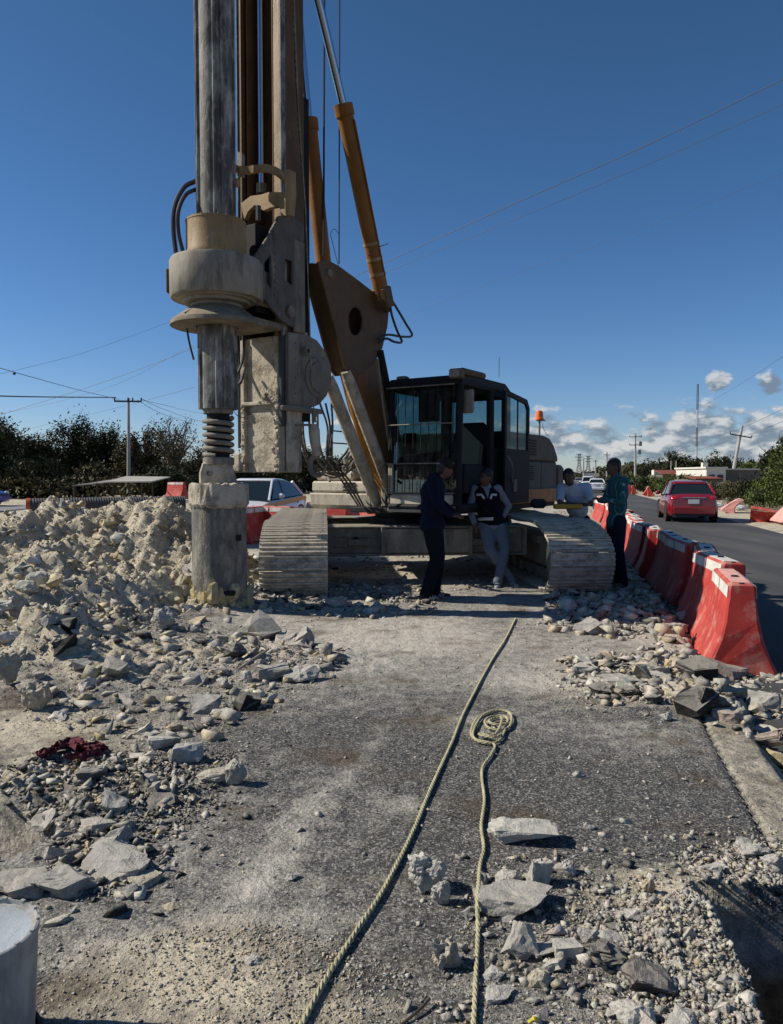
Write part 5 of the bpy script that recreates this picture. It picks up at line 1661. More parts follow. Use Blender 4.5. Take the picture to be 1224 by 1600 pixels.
o = MB().tube(spline([gpt(826, 1598, .01), gpt(834, 1592, .02), (gpt(842, 1594, .012))], 4), [.004] * 4 + [.007] * 5, 6).build('plastic_scrap', LEAFY, None, True)
tag(o, 'tiny yellow plastic scrap at the bottom edge right of the ropes', 'scrap')

# corrugated pipe lying behind the spoil heap
CORR = plain('dark_corrugated_pipe', (.055, .052, .048), .7, var=.4, sc=10)
ORNG = plain('orange_pipe_mouth', (.50, .09, .02), .6)
a_, b_ = D(42, 793, 27), D(288, 788, 29.5)
ax_ = (b_ - a_).normalized()
ln = (b_ - a_).length
pr2 = []
nseg = int(ln / .045)
for i in range(nseg + 1):
    pr2.append((.32 + (.010 if i % 2 else -.006), i * ln / nseg))
pipe = empty('corrugated_pipe', ((a_ + b_) / 2)[:], 'long dark corrugated drain pipe lying behind the spoil heap', 'pipe')
MB().lathe(pr2, a_, 24, ax_, cap=False).build('pipe_wall', CORR, pipe)
MB().lathe([(.30, -.02), (.335, -.02), (.335, .10), (.30, .10)], a_, 24, ax_, cap=False).build('pipe_mouth', ORNG, pipe)
MB().lathe([(.29, .3), (.001, .31)], a_, 24, ax_, cap=False).build('bore_shade_disc', BLACK, pipe)  # black disc across the bore stands in for the shade inside the pipe
MB().lathe([(.29, .3), (.001, .31)], b_, 24, ax_, cap=False).build('bore_shade_disc', BLACK, pipe)  # same black disc for the bore's shade at the far end
tag(MB().box((a_ + b_) / 2 + Vector((0, .3, -.5)), (ax_, ax_.cross(Zv), Zv), (ln / 2 + .5, .9, .22), .7).build('earth_bank', plain('brown_earth', (.14, .11, .08), .95, var=.4, sc=4, bump=.6), None), 'low brown earth bank under the corrugated pipe', kind='structure')

# ---- plastic road barriers
REDP = grime('red_barrier_plastic', (.43, .046, .038), .65, mud=.48, sc=5, mudcol=(.48, .21, .17), up=.3, bump=.1)
WHITEP = grime('white_barrier_band', (.66, .63, .59), .6, mud=.5, sc=8, mudcol=(.48, .44, .38), up=.1, bump=.1)
PINKP = grime('faded_pink_plastic', (.70, .30, .26), .6, mud=.35, sc=7, mudcol=(.58, .48, .42))
def barrier(label, group, length=1.2, h=.80, red=None, crush=0.0):
    """local frame: x across, y along, z up"""
    r = empty('road_barrier', (0, 0, 0), label, 'barrier', group, local=True)
    red = red or REDP
    half = [(.29, 0), (.29, .06), (.235, .17), (.175, .33), (.140, .48), (.118, .62), (.108, h - .12), (.102, h - .02), (.088, h)]
    ring = half + [(-a, b_) for a, b_ in reversed(half)]
    rnd = random.Random(hash(label) % 1000)
    def loft(z0, z1, grow_):
        hh = [(a, b_) for a, b_ in half if z0 - 1e-6 <= b_ <= z1 + 1e-6]
        rg = [(a + grow_, b_) for a, b_ in hh] + [(-a - grow_, b_) for a, b_ in reversed(hh)]
        mb_ = MB()
        ys_ = [-length / 2, -length / 2 + .03, -length * .2, -length * .17, length * .17, length * .2, length / 2 - .03, length / 2]
        ins = [.10, 0, 0, .028, .028, 0, 0, .10]
        vs_ = []
        for y, s_ in zip(ys_, ins):
            for a, b_ in rg:
                k_ = 1 - s_ * (1 if b_ < h * .62 else .35)
                dx_ = 0
                zz = b_
                if crush:
                    t = b_ / h
                    dx_ = crush * t * t + .10 * crush * sin(7 * y + 4 * t)
                    zz = b_ * (1 - .25 * abs(crush) * t + .16 * crush * sin(5 * y + 2))
                vs_.append((a * k_ + dx_, y * (1 - (s_ if s_ > .05 else 0) * .3 * (b_ < .2)), zz))
        m_ = len(rg)
        fs_ = []
        for i in range(len(ys_) - 1):
            for k_ in range(m_):
                k2 = (k_ + 1) % m_
                fs_.append((i * m_ + k_, i * m_ + k2, (i + 1) * m_ + k2, (i + 1) * m_ + k_))
        fs_.append(tuple(range(m_)))
        fs_.append(tuple((len(ys_) - 1) * m_ + k_ for k_ in range(m_ - 1, -1, -1)))
        mb_.add(vs_, fs_)
        return mb_
    loft(0, h, 0).build('barrier_body', red, r, bevel=.012)
    # white reflective bands wrap the upper sides
    zb0, zb1 = h - .12, h - .02
    for sgn in (-1, 1):
        for (y0, y1) in ((-length / 2 + .03, -.02 * length), (.02 * length, length / 2 - .03)):
            mb_ = MB()
            x0, x1 = (.108 + .004) * sgn, (.102 + .004) * sgn
            if crush:
                x0 += crush * (zb0 / h) ** 2; x1 += crush * (zb1 / h) ** 2
                k0 = 1 - .25 * abs(crush) * zb0 / h
            else:
                k0 = 1
            mb_.plate([(x0, y0, zb0 * k0), (x0, y1, zb0 * k0), (x1, y1, zb1 * k0), (x1, y0, zb1 * k0)], (.005 * sgn, 0, 0))
            mb_.build('white_band', WHITEP, r)
    if not crush:
        MB().box((0, 0, h + .003), half=(.07, length / 2 - .10, .004)).build('white_top', WHITEP, r)
        MB().lathe([(.032, 0), (.032, .014), (.012, .016)], (.0, -.12, h + .005), 14).build('filler_cap', BLACK, r, True)
        for e in (-1, 1):
            MB().lathe([(.022, 0), (.022, .012)], (0, e * (length / 2 - .045), h - .004), 10).build('pin_hole', BLACK, r)
        for e in (-.24, .24):
            for q in (-.15, .15):
                MB().box((e, q * length, .02), half=(.05, .06, .022)).build('fork_slot', BLACK, r)
    return r
def set_at(r, x, y, z, yaw, tilt=(0, 0), sc_=1.0):
    r.location = (x, y, z)
    r.rotation_euler = (radians(tilt[0]), radians(tilt[1]), radians(yaw))
    r.scale = (sc_,) * 3
grpR = 'red and white barriers along the right side of the lane'
base = barrier('nearest red road barrier, beside the gutter rubble', grpR)
rowlab = ['nearest red road barrier, beside the gutter rubble', 'second red barrier from the camera, mostly hidden by the nearest', 'third red barrier from the camera, its white top just showing',
          'fourth red barrier from the camera, with sun patches on its side', 'fifth barrier from the camera, in the rig shadow', 'sixth barrier from the camera, turned slightly', 'seventh barrier from the camera, behind the shaded rubble',
          'eighth barrier from the camera, right of the man in the striped shirt', 'ninth barrier from the camera, beside the striped shirt']
row = [(3.02, 6.65, -17, (0, 0)), (3.33, 7.75, -9, (0, 2)), (3.66, 8.75, -20, (0, 0)), (3.86, 9.9, -8, (0, -2)), (4.08, 11.05, -13, (0, 0)), (4.24, 12.2, -17, (0, 1)), (4.46, 13.4, -8, (0, 0)), (4.86, 14.9, -12, (0, -2)), (5.2, 16.2, -12, (0, 0))]
for i, (x, y, yaw, tl) in enumerate(row):
    r = base if i == 0 else copy_tree(base)
    r['label'] = rowlab[i]
    set_at(r, x, y, -.12 if i else -.15, yaw, tl, 1.0 if i else .97)
for i in range(12):
    y = 17.6 + i * 1.32
    r = copy_tree(base)
    r['label'] = ('tiny' if i > 5 else 'small') + ' distant red barrier beyond the men, ' + ('first', 'second', 'third', 'fourth', 'fifth', 'sixth', 'seventh', 'eighth', 'ninth', 'tenth', 'eleventh', 'last')[i] + ' past the striped shirt'
    set_at(r, 1.27 + SL * y + random.uniform(-.12, .12), y, -.12, -13 + random.uniform(-12, 12), (0, random.uniform(-4, 4)))
for ch in list(base.children):
    if ch.name.startswith('white_top'):
        ch.data = ch.data.copy()
        ch.data.materials.clear()
        ch.data.materials.append(PINKP)
        ch.name = 'top_strip'
# left side
grpL = 'red barriers beyond the lane on the left'
def Lb(px, d, yaw, label, z=0.0, tl=(0, 0), sc_=1.0):
    r = copy_tree(base)
    r['label'] = label
    r['group'] = grpL
    p = D(px, 800, d)
    set_at(r, p.x, d, z, yaw, tl, sc_)
Lb(391, 17.4, -14, 'red barrier in front of the white taxi, just left of the left track')
Lb(425, 17.9, 62, 'red barrier lying crosswise behind the left track')
Lb(345, 16.4, -13, 'red barrier hidden behind the drilling bucket')
Lb(513, 20.5, 70, 'red barrier under the cream storage box, left one')
Lb(548, 21.3, -8, 'red barrier under the cream storage box, middle one')
Lb(574, 23.5, 40, 'red barrier under the storage box, right one near the struts')
Lb(277, 43, 60, 'small faded red barrier far left, behind the corrugated pipe', z=.35, sc_=1.05)
# crushed barriers on the far verge
grpV = 'battered barriers on the right verge'
for (px, py, cr, yaw, tilt, lab, red) in ((1137, 800, .30, -25, (0, 22), 'crushed pink and red barrier leaning on the verge below the leaning pole', PINKP), (1200, 814, -.4, 60, (8, -30), 'collapsed red barrier lying on the verge near the right edge', REDP),
                                           (1226, 818, .2, -10, (0, 12), 'upright battered barrier cut by the right edge', PINKP)):
    r = barrier(lab, grpV, red=red, crush=cr)
    g = G(px, py, -.08)
    set_at(r, g.x, g.y, -.08, yaw, tilt)
for (px, d, lab, tl) in ((982, 74, 'tiny far barrier on the verge, leftmost by the striped shirt', 8), (992, 70, 'tiny far barrier on the verge, second from the striped shirt', -14), (1009, 64, 'small far barrier leaning left behind the red car', 20), (1018, 62, 'small far barrier leaning right just left of the red car', -20)):
    r = copy_tree(base)
    r['label'] = lab
    r['group'] = grpV
    p = D(px, 760, d)
    set_at(r, p.x, d, -.1, -16, (0, tl))
BAG = plain('white_plastic_bag', (.7, .7, .7), .6, var=.1, bump=.6)
for (px, py, w, lab) in ((1118, 795, .55, 'white plastic sack slumped on the verge right of the red car'), (1156, 797, .45, 'white torn sack on the verge beside the crushed pink barrier')):
    g = G(px, py, -.08)
    me = rough_stone('sack', 'round', (w * 1.8, w, w * .65), (1, 1, 1), int(px), amp=.15)
    me.materials.clear(); me.materials.append(BAG)
    o = bpy.data.objects.new('sack', me)
    COL.objects.link(o)
    o.location = (g.x, g.y, -.1)
    tag(o, lab, 'sack')
# ================================================================ PEOPLE
SKIN = plain('brown_skin', (.11, .055, .034), .6, var=.1, sc=12)
HAIR = plain('black_hair', (.010, .009, .009), .6)
EYEM = plain('eye_white', (.25, .23, .21), .3)
DARKM = plain('dark_detail', (.01, .01, .01), .5)
def fabric(name, col, stripes=None):
    m, nt, N, L, bs = newmat(name)
    c = mix(nt, noise(nt, 14, 5, .6), tuple(k * .75 for k in col), tuple(min(1, k * 1.2) for k in col))
    if stripes:
        at = N.new('ShaderNodeTexCoord').outputs['Object']
        s_ = N.new('ShaderNodeSeparateXYZ')
        L.new(at, s_.inputs[0])
        w = mth(nt, 'ADD', mth(nt, 'MULTIPLY', s_.outputs[1], 6.5), mth(nt, 'MULTIPLY', s_.outputs[0], 3.0))
        f = mth(nt, 'FRACT', mth(nt, 'MULTIPLY', w, 2.2))
        k = mth(nt, 'LESS_THAN', f, .16)
        c = mix(nt, mth(nt, 'MULTIPLY', k, .8), c, stripes)
        k = mth(nt, 'LESS_THAN', mth(nt, 'ABSOLUTE', mth(nt, 'SUBTRACT', f, .55)), .05)
        c = mix(nt, mth(nt, 'MULTIPLY', k, .8), c, (.10, .10, .12))
    L.new(c, bs.inputs['Base Color'])
    bs.inputs['Roughness'].default_value = .9
    bs.inputs['Specular IOR Level'].default_value = .15
    b = N.new('ShaderNodeBump')
    b.inputs['Strength'].default_value = .9
    b.inputs['Distance'].default_value = .035
    L.new(noise(nt, 9, 4, .6), b.inputs['Height'])
    L.new(b.outputs[0], bs.inputs['Normal'])
    return m
def limb(mb, pts, rs, n=12):
    """tapered rounded limb through the points"""
    P_ = [Vector(p) for p in pts]
    mb.tube(P_, rs, n)
    for p, r in zip(P_, rs):
        mb.sphere(p, r * .995, 10, 7)
def fuse(mb, name, mat, par, vox=.014, sm=4, k=.5):
    o = mb.build(name, mat, par)
    m = o.modifiers.new('r', 'REMESH')
    m.mode = 'VOXEL'
    m.voxel_size = vox
    m.use_smooth_shade = True
    s_ = o.modifiers.new('s', 'SMOOTH')
    s_.factor = k
    s_.iterations = sm
    dg = bpy.context.evaluated_depsgraph_get()
    me = bpy.data.meshes.new_from_object(o.evaluated_get(dg))
    o.modifiers.clear()
    o.data = me
    return o
def v(*a): return Vector(a)
def person(J, label, shirt, pants, shoes, hair=True, cap=None, vest=None, short=False, hem=.0, look=(0, -1, 0), at=(0, 0, 0), yaw=0, stripes_on_shoes=False, build=1.0, bands=False, beard=False):
    """J: joints in a local frame (facing -y, feet on z=0); look: the way the face points"""
    r = empty('person', at, label, 'person', 'workers by the rig', local=True)
    r.rotation_euler = (0, 0, radians(yaw))
    b = MB()
    hip, chest, neck, head = J['hip'], J['chest'], J['neck'], J['head']
    look = Vector(look).normalized()
    side = look.cross(Zv).normalized()
    hu = (head - neck).normalized()
    hu = (hu + Zv * 1.5).normalized()
    fwd = (look - hu * look.dot(hu)).normalized()
    sd_ = fwd.cross(hu)
    hx = (sd_, fwd, hu)
    sh = (J['shL'] - J['shR']).normalized()
    tf = sh.cross((chest - hip).normalized())
    tax = (sh, tf, (chest - hip).normalized())
    # skin body: one continuous surface
    b.sphere(head, (.074, .092, .112), 16, 12, hx)
    b.sphere(head - hu * .055 + fwd * .03, (.056, .062, .062), 12, 8, hx)
    b.sphere(head + fwd * .094 - hu * .022, (.014, .020, .026), 8, 6, hx)
    b.sphere(head + fwd * .082 - hu * .062, (.026, .012, .010), 8, 6, hx)
    for e in (-1, 1):
        b.sphere(head + sd_ * e * .076 - hu * .01 - fwd * .005, (.012, .020, .032), 8, 6, hx)
    limb(b, [neck - hu * .03, head - hu * .05], [.058, .055])
    b.sphere(chest, (.155 * build, .10 * build, .17), 14, 10, tax)
    b.sphere((chest + hip) / 2, (.14 * build, .10 * build, .17), 14, 10, tax)
    b.sphere(hip, (.155, .105, .12), 14, 10, tax)
    for s_ in 'LR':
        limb(b, [J['sh' + s_], J['el' + s_], J['wr' + s_]], [.050, .040, .027])
        limb(b, [hip + (J['kn' + s_] - hip) * .12 + sh * (.08 if s_ == 'L' else -.08), J['kn' + s_], J['an' + s_]], [.085, .056, .038])
        d = (J['wr' + s_] - J['el' + s_]).normalized()
        hd = J.get('hd' + s_, d).normalized()
        pn = J.get('pn' + s_, hd.cross(Zv)).normalized()        # palm plane's sideways direction
        pn = (pn - hd * pn.dot(hd)).normalized()
        nn = hd.cross(pn)
        w = J['wr' + s_]
        b.box(w + hd * .045, (hd, pn, nn), (.045, .038, .013))
        for k, (o_, ln) in enumerate(((-.030, .062), (-.010, .072), (.010, .068), (.029, .052))):
            p0 = w + hd * .085 + pn * o_
            p1 = p0 + hd * ln * .5 + nn * .006
            p2 = p1 + (hd * .75 + nn * .6).normalized() * ln * .5
            b.tube([p0 - hd * .02, p0, p1, p2], [.009, .009, .0085, .007], 7)
        p0 = w + hd * .02 - pn * .034
        b.tube([p0, p0 + (hd * .6 - pn * .8).normalized() * .035, p0 + (hd * .9 - pn * .4 + nn * .2).normalized() * .065], [.011, .010, .008], 7)
    body = fuse(b, 'body', SKIN, r, .0095, 2)
    for e in (-1, 1):
        q = head + fwd * .082 + sd_ * e * .03 + hu * .008
        MB().sphere(q, (.010, .006, .005), 8, 6, hx).build('eye', EYEM, r, True)
        MB().sphere(q + fwd * .006, (.006, .004, .006), 6, 5, hx).build('pupil', DARKM, r, True)
        MB().tube([q + hu * .022 - sd_ * .017, q + hu * .026, q + hu * .021 + sd_ * .017], .005, 5).build('eyebrow', HAIR, r)
    if hair:
        h = MB()
        h.sphere(head + hu * .034 - fwd * .020, (.084, .098, .094), 16, 12, hx)
        h.sphere(head - fwd * .05 - hu * .03, (.074, .055, .075), 12, 8, hx)
        fuse(h, 'hair', HAIR, r, .012, 2)
        # leave the face free: the cap of hair sits back from it
    if beard:
        fuse(MB().sphere(head - hu * .075 + fwd * .045, (.058, .05, .04), 12, 8, hx), 'beard', HAIR, r, .011, 1)
    if cap is not None:
        c_ = MB()
        c_.sphere(head + hu * .045 - fwd * .008, (.089, .103, .085), 16, 12, hx)
        fuse(c_, 'cap', cap, r, .011, 2)
        q = head + hu * .05 + fwd * J.get('brim', 1) * .09
        MB().sphere(q + fwd * J.get('brim', 1) * .03, (.070, .065, .010), 14, 6, hx).build('cap_brim', cap, r, True)
        MB().tube([head + hu * .035 - fwd * .10 + sd_ * -.05, head + hu * .03 - fwd * .112, head + hu * .035 - fwd * .10 + sd_ * .05], .008, 6).build('cap_strap', plain('cap_strap_grey', (.3, .3, .28), .8), r)
    # shirt
    bl = build ** .7
    t = MB()
    def torso(mb_, g, low):
        mb_.sphere(chest + (neck - chest) * .35, (.165 * build + g, .095 * build + g, .13), 16, 10, tax)
        mb_.sphere(chest, (.165 * build + g, .112 * build + g, .18), 16, 10, tax)
        mb_.sphere((chest + hip) / 2, (.158 * build + g, .112 * build + g, .19), 16, 10, tax)
        mb_.sphere(hip - tax[2] * low, (.168 * build + g, .118 * build + g, .15), 16, 10, tax)
    torso(t, .008, hem)
    limb(t, [neck - hu * .06, neck + hu * .0], [.082, .066])
    for s_ in 'LR':
        a_, e_, w_ = J['sh' + s_], J['el' + s_], J['wr' + s_]
        limb(t, [chest + (a_ - chest) * .55 + tax[2] * .05, a_], [.085, .072])
        if short:
            limb(t, [a_, a_ + (e_ - a_) * .72], [.070, .068])
        else:
            limb(t, [a_, a_ + (e_ - a_) * .5, e_, e_ + (w_ - e_) * .5, w_ - (w_ - e_) * .06], [q_ * bl for q_ in (.062, .053, .050, .045, .038)])
    fuse(t, 'shirt', shirt, r, .014, 3)
    if vest:
        t = MB()
        torso(t, .020, hem * .6 - .02)
        for s_ in 'LR':
            limb(t, [chest + (J['sh' + s_] - chest) * .3 + tax[2] * .10, chest + (J['sh' + s_] - chest) * .80 + tax[2] * .035], [.085, .070])
        vo_ = fuse(t, 'vest', vest, r, .014, 3)
    if bands:
        RB = plain('reflective_band', (.55, .56, .55), .35, .0)
        for s_, dz, l0, l1 in ((1, .055, .035, .135), (-1, .055, .045, .135)):
            mb_ = MB()
            q = []
            for k in range(7):
                u_ = l0 + (l1 - l0) * k / 6
                dep = sqrt(max(.0, 1 - (u_ / (.185 * build + .03)) ** 2)) * (.112 * build + .030)
                q.append(chest + tax[2] * (dz - .03 * (k < 2) * (2 - k)) + sh * (s_ * u_) - tf * dep * J.get('frontsign', 1))
            mb_.tube(q, [.017] * 7, 6)
            mb_.build('reflective_band', RB, r, True)
        q = [chest + tax[2] * .03 + sh * s_ * .035 - tf * .13 * J.get('frontsign', 1) for s_ in (-1, 1)]
        MB().plate([neck + sh * .05 - tf * .085 * J.get('frontsign', 1) - hu * .05, neck - sh * .05 - tf * .085 * J.get('frontsign', 1) - hu * .05, chest - tf * .148 * J.get('frontsign', 1) + tax[2] * .0], tf * .01).build('shirt_collar', shirt, r)
        q = []
        for k in range(9):
            a = radians(20 + k * 9)
            q.append(hip + tax[2] * .03 + sh * -cos(a) * (.19) - tf * sin(a) * .155 * J.get('frontsign', 1))
        MB().tube(q, .022, 6).build('reflective_band', RB, r, True)
    # trousers
    t = MB()
    t.sphere(hip - tax[2] * .03, (.170, .124, .13), 16, 10, tax)
    for s_, e in (('L', 1), ('R', -1)):
        h0 = hip + sh * (.085 * e) - Zv * .03
        kn, an = J['kn' + s_], J['an' + s_]
        limb(t, [h0, h0 + (kn - h0) * .5, kn, kn + (an - kn) * .5, an + (kn - an) * .06, an + (kn - an) * -.06], [q_ * bl for q_ in (.102, .090, .074, .068, .062, .066)], 14)
    fuse(t, 'trousers', pants, r, .014, 3)
    for s_ in 'LR':
        an = J['an' + s_]
        fd = J['ft' + s_].normalized()
        sx = fd.cross(Zv).normalized()
        up = sx.cross(fd)
        ba = an - up * .055
        t = MB()
        t.sphere(ba - fd * .03 + up * .0, (.042, .055, .05), 12, 8, (sx, fd, up))
        t.sphere(ba + fd * .07 - up * .012, (.046, .085, .038), 12, 8, (sx, fd, up))
        t.sphere(ba + fd * .15 - up * .018, (.043, .055, .030), 12, 8, (sx, fd, up))
        so_ = fuse(t, 'shoe', shoes, r, .010, 2)
        q = MB()
        n = 20
        pts = []
        for k in range(n):
            a = 2 * pi * k / n
            pts.append(ba + fd * (.06 + cos(a) * .145) + sx * (sin(a) * (.048 + .006 * cos(a))) - up * .052)
        q.plate(pts, up * .022)
        q.build('sole', WSOLE, so_)
        if stripes_on_shoes:
            for e in (-1, 1):
                for k in range(3):
                    c_ = ba + fd * (.045 + k * .028) + sx * e * .0465 - up * .004
                    MB().box(c_, (sx, (fd * .55 + up * .83).normalized(), (fd * .83 - up * .55).normalized()), (.004, .026, .006)).build('shoe_stripe', WSOLE, so_)
    return r
WSOLE = plain('pale_rubber', (.45, .45, .43), .7)
NAVY = fabric('navy_jacket', (.006, .010, .026))
NAVYP = fabric('navy_trousers', (.006, .008, .014))
VESTM = fabric('dark_vest', (.006, .007, .012))
SHIRTW = fabric('pale_blue_white_shirt', (.19, .215, .26))
SHIRTB = fabric('white_cotton_shirt', (.50, .53, .60))
JEANS = fabric('pale_dusty_jeans', (.13, .16, .20))
TEAL = fabric('teal_striped_shirt', (.020, .105, .115), (.16, .27, .28))
DKJEAN = fabric('dark_blue_jeans', (.012, .018, .032))
CAPM = fabric('dark_cap', (.02, .018, .018))
SHOEB = plain('black_shoe', (.012, .012, .013), .5)
SHOEG = plain('grey_trainer', (.30, .31, .31), .7, var=.3, sc=30)
SHOET = plain('dusty_brown_shoe', (.12, .10, .08), .8)

# positions from the photograph
def stand(px, py):
    g = G(px, py)
    return Vector((g.x, g.y, H(g.x, g.y)))
# 1: man in navy seen from behind, turned to the right, head bowed
a = stand(678, 936)
person(dict(hip=v(-.02, 0, .95), chest=v(-.02, -.02, 1.29), neck=v(.05, -.02, 1.51), head=v(.13, -.03, 1.60),
            shL=v(.03, .20, 1.46), shR=v(-.03, -.20, 1.46), elL=v(.10, .27, 1.17), elR=v(.01, -.29, 1.18), wrL=v(.26, .12, 1.04), wrR=v(.20, -.16, 1.03),
            hdL=v(.6, -.6, -.2), hdR=v(.8, .4, -.1), knL=v(.06, .12, .50), knR=v(.03, -.11, .50), anL=v(.02, .13, .09), anR=v(-.10, -.12, .09), ftL=v(1, .1, 0), ftR=v(1, -.12, 0)),
       'man in navy jacket and cap, standing with his back to the camera before the cab', NAVY, NAVYP, SHOEB, hair=True, cap=CAPM, hem=.03, look=(.9, .25, -.5), at=a, yaw=0, stripes_on_shoes=True, build=1.30)
# 2: man in vest leaning back on the right track, legs crossed
a = stand(781, 914)
person(dict(hip=v(-.10, .10, .88), chest=v(-.17, .13, 1.19), neck=v(-.19, .08, 1.40), head=v(-.20, .02, 1.50), frontsign=-1,
            shL=v(-.02, .12, 1.33), shR=v(-.33, .13, 1.33), elL=v(.15, .20, 1.09), elR=v(-.42, .10, 1.06), wrL=v(.04, .20, .90), wrR=v(-.36, -.08, .86),
            hdL=v(-.5, .1, -.8), hdR=v(.3, -.1, -.9), knL=v(.06, -.05, .50), knR=v(-.15, -.06, .50), anL=v(-.04, -.14, .09), anR=v(.15, -.02, .09), ftL=v(-.25, -1, 0), ftR=v(.35, -1, 0)),
       'man in dark reflective vest and light jeans leaning on the rig, legs crossed', SHIRTW, JEANS, SHOEG, vest=VESTM, look=(-.75, -.6, -.15), at=a, build=1.05, bands=True, hem=.02)
# 3: man in a white shirt leaning his forearms on the right track from behind
a = Vector((2.72, 11.35, 0))
person(dict(hip=v(.13, .15, .86), chest=v(.05, .0, 1.20), neck=v(-.04, -.08, 1.40), head=v(-.10, -.15, 1.50),
            shL=v(.20, -.06, 1.35), shR=v(-.18, -.03, 1.34), elL=v(.22, -.25, 1.10), elR=v(-.25, -.26, 1.11), wrL=v(.00, -.38, 1.09), wrR=v(-.02, -.34, 1.10),
            hdL=v(-.9, -.3, 0), hdR=v(.9, -.3, 0), pnL=v(0, -1, 0), pnR=v(0, 1, 0), knL=v(.18, .18, .47), knR=v(.02, .20, .47), anL=v(.20, .30, .09), anR=v(.02, .32, .09), ftL=v(0, -1, 0), ftR=v(0, -1, 0)),
       'black-haired man in a white short-sleeved shirt leaning with folded arms on the right track', SHIRTB, DKJEAN, SHOET, short=True, hem=.08, look=(-.35, -.75, -.65), at=a, build=1.02)
# 4: man in teal striped shirt, arms folded, looking left
a = stand(962, 915)
person(dict(hip=v(.0, .0, .93), chest=v(.03, .0, 1.28), neck=v(-.03, -.02, 1.53), head=v(-.07, -.02, 1.635),
            shL=v(.02, -.17, 1.44), shR=v(.03, .16, 1.44), elL=v(-.06, -.24, 1.16), elR=v(-.06, .23, 1.17), wrL=v(-.27, -.06, 1.20), wrR=v(-.25, .02, 1.18),
            hdL=v(-.2, .9, .1), hdR=v(-.1, -.9, .1), knL=v(-.02, -.11, .50), knR=v(.02, .12, .50), anL=v(.05, -.12, .09), anR=v(.10, .14, .09), ftL=v(-1, -.35, 0), ftR=v(-1, .2, 0)),
       'man in teal vertically striped shirt with folded arms standing right of the right track', TEAL, DKJEAN, SHOET, look=(-.95, .1, -.35), at=a, yaw=12, build=1.0, hem=.04)
# yellow folder under the leaning man's arms
YF = plain('yellow_plastic', (.55, .30, .02), .5)
c_ = a = Vector((2.55, 10.92, 1.07))
tag(MB().box(c_, half=(.20, .07, .035)).build('tool_case', YF, None, bevel=.015), 'yellow tool case on the right track under the folded arms', 'case')
tag(MB().box(Vector((2.20, 11.3, 1.10)), half=(.11, .09, .07)).build('bag', plain('dark_bag', (.03, .03, .035), .9, bump=.5), None, bevel=.04), 'small dark bag on the track left of the leaning man', 'bag')
